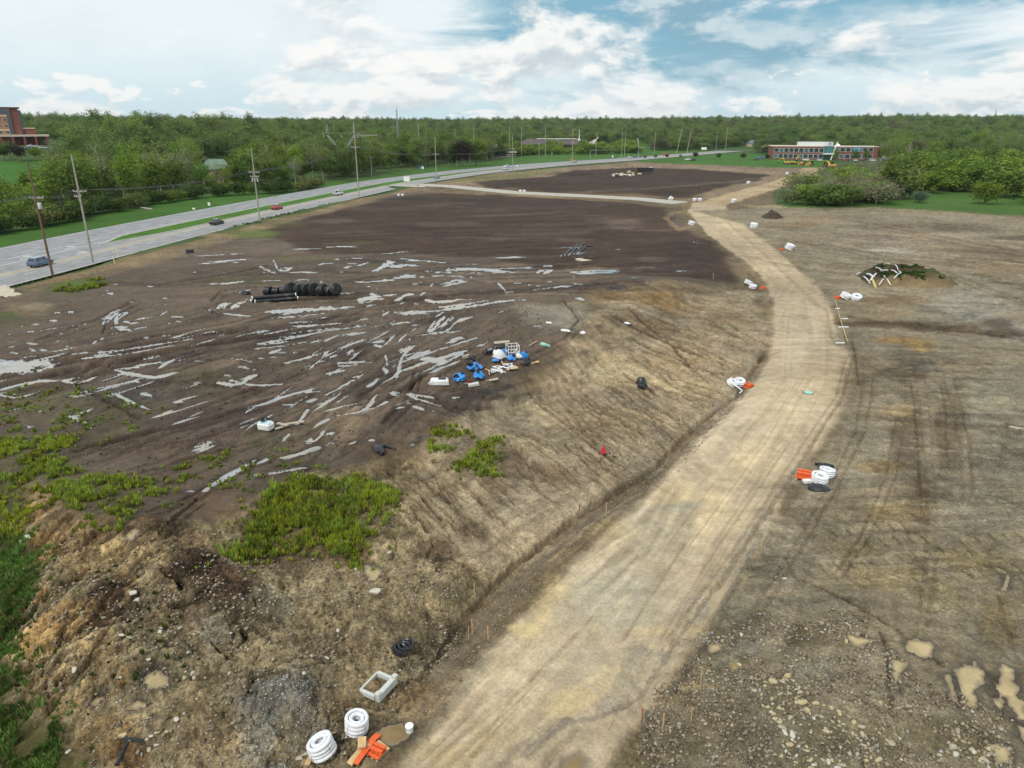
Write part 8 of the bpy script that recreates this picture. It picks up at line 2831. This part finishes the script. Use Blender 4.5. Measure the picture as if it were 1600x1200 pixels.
# bulk bag and planks on the left mud
p = at(416, 671)
o = tag(empty("bulk_bag", p, -.3), 'pale blue-white bulk bag with dark fittings on the left mud', 'bulk bag')
MB().box((0, 0, .32), (1.15, .8, .65), 0, None, 1.06).build("bag_body", M_SACK, o, bevel=.12)
MB().box((0, 0, .62), (1.0, .66, .12)).build("bag_fill", plain("pale_blue_liner", (.50, .66, .72), .5), o)
fittings(Vector((-.1, .15, .62)), 5, .7, 44, o)
for k, (x0, y0, x1, y1) in enumerate(((430, 672, 452, 667), (434, 664, 450, 670), (440, 668, 476, 664))):
    board("old_plank", at(x0, y0), at(x1, y1) + Vector((0, 0, .1)), .28, .08, M_OLDWOOD, ['lower grey plank right of the bulk bag', 'crossed grey plank right of the bulk bag', 'longest thin plank pointing away from the bulk bag'][k], .1 + k * .08, 'plank')

# survey stakes with ribbons
STK = [(742, 932, 'by the gully at the road toe'), (732, 1000, 'left of the pair at the road toe'), (738, 992, 'right of the pair at the road toe'), (947, 806, 'on the road edge halfway down'), (904, 812, 'dark one left of the road at mid-height'), (921, 800, 'second dark one left of the road'), (1080, 1128, 'in the ditch end at the right road corner'), (1000, 1130, 'left one at the road end'), (950, 1142, 'pale one below the road end'), (1094, 1072, 'on the right bank of the road'),
       (1035, 1142, 'pale one in the road-end hollow'), (1002, 1140, 'dark thick one in the road-end hollow'), (1089, 382, 'beside the fork loop'), (1059, 338, 'inside the fork loop'), (1114, 437, 'at the near corner of the black field'), (1188, 324, 'by the small dark pile'), (827, 294, 'behind the cross lane'), (1097, 296, 'on the back plot edge'), (594, 301, 'dark one at the lane mouth verge'), (754, 303, 'dark one on the cross lane kerb'),
       (1266, 400, 'dark red one beyond the road bend'), (1380, 402, 'alone on the far graded field'), (807, 722, 'on the dark bank by the small mound'), (1138, 408, 'red one at the black soil edge'), (1200, 470, 'on the left road edge high up'), (722, 960, 'leaning by the dark washout'), (763, 1000, 'at the far road toe'), (1295, 560, 'on the right road edge at the notch')]
for k, (x, y, w) in enumerate(STK):
    p = at(x, y)
    o = empty("survey_stake", p, random.uniform(0, 3))
    o.rotation_euler.x = random.uniform(-.08, .08)
    h = random.uniform(.8, 1.25)
    MB().box((0, 0, h / 2 - .15), (.045, .03, h + .3)).build("lath", M_POLED if 'dark' in w or 'red' in w else M_LUMBER, o)
    MB().box((.03, 0, h * .9), (.08, .02, .10)).build("ribbon", M_PINK, o)
    tag(o, 'survey stake ' + w, 'stake', 'survey stakes')
for k, (x, y, h) in enumerate(((180, 412, 1.2), (186, 402, 1.6))):
    p = at(x, y)
    o = tag(empty("guy_marker", p), ['yellow guy-wire guard below the second pole', 'short yellow post right of the second pole'][k], 'marker')
    MB().tube([(0, 0, -.1), (-.5, .5, h)], .06, 6).build("yellow_sleeve", M_YLINE, o)
o = tag(empty("blue_portable", at(297, 395), .3), 'small dark box lying on the verge below the black car', 'box')
MB().box((0, 0, .3), (1.4, .7, .6)).build("box_body", M_DARK, o, bevel=.08)
MB().box((0, 0, .64), (1.45, .75, .08)).build("box_lid", M_PIPEB, o)
tag(MB().tube([at(188, 322) + Vector((0, 0, .3)), at(200, 323) + Vector((0, 0, .3)), at(238, 328) + Vector((0, 0, .2))], .28, 7).build("fallen_trunk", M_PALEBARK, None, True), 'fallen pale trunk on the far verge in front of the hedge', 'log')
crumple("white_rubbish", at(160, 325) + Vector((0, 0, .2)), 1.2, .5, .4, M_SACK, 'white rubbish in the hedge left of the fallen trunk', 131, 'rubbish', sub=2)

# ------------------------------------------------------------------ stones
M_STONE = plain("limestone", (.36, .32, .23), .9, var=.22, sc=5, dirt=(.30, .25, .17), bump=.4)
M_STONEP = plain("pale_limestone", (.46, .44, .37), .9, var=.2, sc=5, bump=.4)
M_STONEY = plain("yellow_stone", (.42, .35, .20), .9, var=.2, sc=5, dirt=(.26, .21, .14), bump=.4)


def rock_mesh(seed, flat=.62, sub=1):
    bm = bmesh.new()
    bmesh.ops.create_icosphere(bm, subdivisions=sub, radius=.5)
    rng = random.Random(seed)
    ax = [Vector((rng.gauss(0, 1), rng.gauss(0, 1), rng.gauss(0, 1))).normalized() for _ in range(7)]
    for v in bm.verts:
        for a in ax:
            k = v.co.dot(a)
            if k > .33:
                v.co -= a * (k - .33) * .9
        v.co.x *= 1.25
        v.co.y *= rng.uniform(.95, 1.05)
        v.co.z *= flat
    me = bpy.data.meshes.new("rock")
    bm.to_mesh(me)
    bm.free()
    return me


ROCKS = {}
for mk, mat in (('s', M_STONE), ('p', M_STONEP), ('y', M_STONEY)):
    ROCKS[mk] = []
    for s in range(4):
        me = rock_mesh(s * 5 + 1, (.55, .7, .8, .62)[s], 2)
        me.materials.append(mat)
        ROCKS[mk].append(me)
rk = random.Random(31)


def rock(px, py, w_px, kind, label, group, p=None):
    p = p or at(px, py)
    s = w_px * px_size(p)
    o = link("rock", rk.choice(ROCKS[kind]), None)
    o.location = p + Vector((0, 0, s * .10))
    o.scale = (s / 1.1, s / 1.1 * rk.uniform(.7, 1), s / 1.1 * rk.uniform(.75, 1.1))
    o.rotation_euler = (rk.uniform(-.3, .3), rk.uniform(-.3, .3), rk.uniform(0, 6.28))
    return tag(o, label, 'rock', group)


for x, y, w, k, lab in [(208, 929, 18, 'p', 'long flat pale rock topmost on the left spoil'), (213, 937, 9, 'p', 'pale rock under the long flat one'), (162, 966, 8, 's', 'rounded rock on the golden bank'), (250, 988, 9, 'p', 'white rock right of the golden bank'), (190, 994, 10, 'p', 'pale rock left of two side by side on the spoil'), (202, 997, 9, 's', 'tan rock right of two side by side on the spoil'),
                        (281, 980, 8, 's', 'rock at the dark loam edge'), (232, 1031, 8, 'p', 'pale rock above the tan puddle'), (117, 1047, 12, 'p', 'grey-white rock low on the golden bank'), (300, 1053, 10, 'p', 'pale rock right of the tan puddle'), (303, 1059, 8, 's', 'second rock right of the tan puddle'), (359, 1053, 9, 's', 'tan rock by the gravel heap'), (276, 1125, 12, 'p', 'round grey rock below the puddles'),
                        (246, 1144, 10, 'y', 'yellow rock in the lower left cluster'), (260, 1144, 9, 'y', 'yellow-tan rock right in the lower left cluster'), (236, 1152, 9, 'p', 'pale rock in the lower left cluster'), (229, 1156, 8, 's', 'tan rock left in the lower left cluster'), (245, 1164, 8, 'p', 'white rock in the lower left cluster'), (233, 1172, 9, 's', 'grey-tan rock lowest in the lower left cluster'), (192, 1150, 14, 'y', 'big tan rock by the torn black strip'),
                        (586, 926, 20, 'p', 'long pale slab above the black hose heap'), (528, 985, 9, 'p', 'white rock in the middle of the clay hollow'), (511, 1028, 8, 'p', 'white rock left of the grey gully stones'), (475, 1053, 11, 'p', 'grey-white rock at the gravel heap crest'), (46, 840, 14, 'p', 'large pale rock on the upper left bank'), (33, 848, 9, 'y', 'tan rock below the large pale one'), (107, 1175, 9, 'p', 'pale rock at the grass by the bottom left'), (153, 1107, 7, 's', 'small rock at the foot of the bank'),
                        (608, 864, 7, 'p', 'pale stone on the grey rilled bank'), (556, 890, 6, 'p', 'small pale stone right of the weed bed'), (1158, 993, 9, 'p', 'white stone on the right road bank'), (1156, 1040, 8, 'p', 'white stone right of the small tan pool'), (1226, 905, 8, 'p', 'white stone on the right field'), (1322, 1003, 9, 'y', 'yellow stone left of the rectangular pool'), (454, 960, 6, 's', 'small stone on the grey clay lobe')]:
    rock(x, y, w, k, lab, 'single stones on the spoil')
RUB = [(1178, 1068), (1230, 1055), (1300, 1100), (1380, 1095), (1440, 1110), (1540, 1160), (1560, 1230), (1200, 1230), (1230, 1150), (1175, 1110)]
w_ = np.array([G(*p) for p in RUB])
n_ = 0
words3 = {'s': 'grey-tan stone', 'p': 'pale grey stone', 'y': 'yellowish stone'}
rg = np.random.default_rng(12)
while n_ < 190:
    c = rg.uniform(w_.min(0), w_.max(0))
    if psd(w_, np.array([c[0]]), np.array([c[1]]))[0] > 0 or vnoise(np.array([c[0] / 1.2]), np.array([c[1] / 1.2]), 4)[0] < .35:
        continue
    p = Vector((c[0], c[1], gz(*c)))
    k = rk.choices('syp', (3, 3, 1.4))[0]
    rock(0, 0, min(15, 5.2 * math.exp(rg.normal() * .42) + 1.5), k, words3[k] + ' of the rubble, ' + next(w for lim, w in ((1230, 'on the haul-road side'), (1300, 'left of the middle'), (1370, 'in the middle'), (1440, 'right of the middle'), (9999, 'on the tan-pool side')) if project(p)[0] < lim) + next(w for lim, w in ((1095, ', at its top'), (1150, ', halfway down'), (9999, ', at the bottom edge')) if project(p)[1] < lim), 'rubble at the bottom right', p)
    n_ += 1
for (cx_, cy_, n, k, lab) in ((966, 275, 15, 'p', 'pale boulder in the left heap on the back plot'), (988, 273, 9, 'y', 'yellowish boulder in the right heap on the back plot')):
    base = at(cx_, cy_)
    for j in range(n):
        q = base + Vector((rg.normal() * 3.6 if k == 'p' else rg.normal() * 2.4, rg.normal() * 1.6, 0))
        q.z = gz(q.x, q.y) + (rg.uniform(0, 1.2) if k == 'p' else rg.uniform(0, 2.2)) * math.exp(-((q.x - base.x) / 3) ** 2)
        rock(0, 0, rg.uniform(4.5, 8.5), k, lab, 'boulder heaps on the back plot', q)


def gravel(label, poly, n, smin, smax, seed, cols=None, name='gravel', cat='gravel'):
    """loose stones too many to count"""
    rng = np.random.default_rng(seed)
    w = np.array([G(*p) for p in poly])
    pts = []
    while len(pts) < n:
        a = rng.uniform(w.min(0), w.max(0), (n, 2))
        k = (psd(w, a[:, 0], a[:, 1]) < 0) & (fbm(a[:, 0] / 1.4, a[:, 1] / 1.4, 3, seed) + .25 * rng.random(n) > .60)
        pts += list(a[k])
    pts = np.array(pts[:n])
    bm = bmesh.new()
    bmesh.ops.create_icosphere(bm, subdivisions=1, radius=.5)
    bm.verts.ensure_lookup_table()
    bv = np.array([v.co for v in bm.verts])
    bf = np.array([[v.index for v in f.verts] for f in bm.faces])
    if n > 1500:
        bm2 = bmesh.new()
        bmesh.ops.create_icosphere(bm2, subdivisions=1, radius=.5)
        bm2.free()
        bv = np.array([(0, 0, .5), (.48, 0, .1), (-.1, .45, .12), (-.4, -.2, .05), (.1, -.45, .08), (0, 0, -.3)])
        bf = np.array([(0, 1, 2), (0, 2, 3), (0, 3, 4), (0, 4, 1), (5, 2, 1), (5, 3, 2), (5, 4, 3), (5, 1, 4)])
    bm.free()
    s = smin * (smax / smin) ** (rng.random(n) ** 2.2)
    an = rng.uniform(0, 6.28, n)
    v = bv[None] * (s[:, None, None] * rng.uniform(.7, 1.3, (n, 1, 3)) * np.array([1, 1, .75]))
    v = v + rng.normal(size=(n, len(bv), 3)) * s[:, None, None] * .09
    c, sn = np.cos(an)[:, None], np.sin(an)[:, None]
    x_, y_ = v[..., 0] * c - v[..., 1] * sn, v[..., 0] * sn + v[..., 1] * c
    z0 = np.array([gz(a, b) for a, b in pts])
    co = np.stack([x_ + pts[:, :1], y_ + pts[:, 1:], v[..., 2] + z0[:, None] + s[:, None] * .12], -1).reshape(-1, 3)
    fs = (bf[None] + (np.arange(n) * len(bv))[:, None, None]).reshape(-1, 3)
    me = mesh_from(name, co, fs)
    pal = np.array(cols or [(.36, .32, .24), (.44, .42, .36), (.33, .28, .19), (.24, .23, .20), (.40, .34, .23)])
    cc = pal[rng.integers(0, len(pal), n)] * rng.uniform(.75, 1.2, (n, 1))
    attr_c(me, 'col', np.repeat(cc, len(bv), 0))
    attr_f(me, 'grit', np.zeros(len(co)))
    attr_f(me, 'wet', np.zeros(len(co)))
    tag(link(name, me, None, M_SOIL), label, cat, None, 'stuff')


gravel('small stones strewn over the left spoil heap', [(60, 880), (160, 860), (330, 880), (440, 990), (560, 1000), (560, 1120), (480, 1180), (420, 1230), (150, 1230), (120, 1130), (60, 1060), (40, 960)], 2600, .03, .20, 201)
gravel('gravel of the grey heap at the bottom left', [(370, 1100), (420, 1060), (500, 1070), (520, 1130), (470, 1200), (380, 1210)], 3200, .02, .10, 202, [(.34, .34, .32), (.44, .44, .42), (.25, .25, .24)])
gravel('stones scattered over the clay below the weed bed', [(480, 880), (600, 860), (720, 880), (720, 1000), (640, 1080), (560, 1000)], 2200, .03, .16, 203)
gravel('broken stone among the rubble at the bottom right', [(1060, 1000), (1200, 950), (1330, 960), (1420, 1060), (1560, 1130), (1600, 1230), (1020, 1230), (1000, 1140)], 3800, .035, .24, 204, [(.33, .29, .20), (.38, .34, .24), (.26, .22, .15), (.34, .33, .30), (.22, .19, .14)])
gravel('loose stones over the right graded field', [(1330, 600), (1640, 560), (1700, 1000), (1300, 960), (1180, 900), (1270, 760)], 2600, .03, .14, 205)
gravel('crushed stone windrow along the right road edge', [(1000, 1010), (1100, 900), (1200, 790), (1215, 800), (1130, 930), (1020, 1080), (955, 1120), (930, 1110)], 5200, .02, .075, 206, [(.42, .40, .37), (.34, .33, .31), (.50, .48, .44)])
gravel('clods and stones on the clay slope', [(640, 740), (820, 640), (1000, 540), (1180, 480), (1180, 560), (1050, 700), (860, 850), (740, 900)], 2400, .03, .14, 207, [(.40, .35, .26), (.30, .25, .18), (.50, .46, .38)])
BROWN = [(.20, .16, .11), (.27, .22, .155), (.145, .115, .08), (.32, .27, .19), (.24, .195, .13)]
gravel('brown clods broken over the left spoil heap', [(40, 830), (160, 850), (340, 820), (440, 880), (560, 880), (700, 880), (720, 1000), (620, 1110), (480, 1230), (150, 1230), (120, 1130), (50, 1080), (30, 960)], 6500, .04, .30, 301, BROWN, 'clods', 'soil clods')
gravel('brown clods among the rubble at the bottom right', [(1020, 1080), (1120, 1000), (1230, 940), (1350, 960), (1440, 1060), (1580, 1120), (1600, 1230), (980, 1230)], 9000, .04, .28, 302, BROWN, 'clods', 'soil clods')
gravel('dark crumbs of mud left by wheels on the field', [(0, 620), (300, 540), (560, 480), (860, 470), (840, 600), (640, 690), (420, 740), (240, 800), (120, 800)], 5000, .05, .26, 303, [(.075, .058, .044), (.11, .085, .065), (.055, .043, .034)], 'clods', 'soil clods')
gravel('pale clods along the ditch and the slope foot', [(700, 1010), (760, 930), (900, 800), (1040, 700), (1180, 560), (1195, 580), (1060, 740), (900, 850), (780, 990), (700, 1090), (640, 1140)], 3600, .03, .2, 304, BROWN, 'clods', 'soil clods')
# ------------------------------------------------------------------ air
def haze(density):
    mb = MB()
    mb.box((0, 2200, 0), (2, 2, 2))
    x, y0, y1, z0, z1 = 5600, -950, 6600, -4.0, 160.0
    mb = MB().add([(-x, y0, z0), (x, y0, z0), (x, y1, z0), (-x, y1, z0), (-x, y0, z1), (x, y0, z1), (x, y1, z1), (-x, y1, z1)],
                  [(3, 2, 1, 0), (4, 5, 6, 7), (0, 1, 5, 4), (1, 2, 6, 5), (2, 3, 7, 6), (3, 0, 4, 7)])
    m = bpy.data.materials.new("haze")
    m.use_nodes = True
    t = NT(m.node_tree)
    t.n.clear()
    out = t.node('ShaderNodeOutputMaterial')
    v = t.node('ShaderNodeVolumePrincipled')
    v.inputs['Color'].default_value = (.80, .90, .97, 1)
    v.inputs['Density'].default_value = density
    t.l.new(v.outputs[0], out.inputs['Volume'])
    mb.build("haze", m)['kind'] = 'stuff'


haze(0.00004)
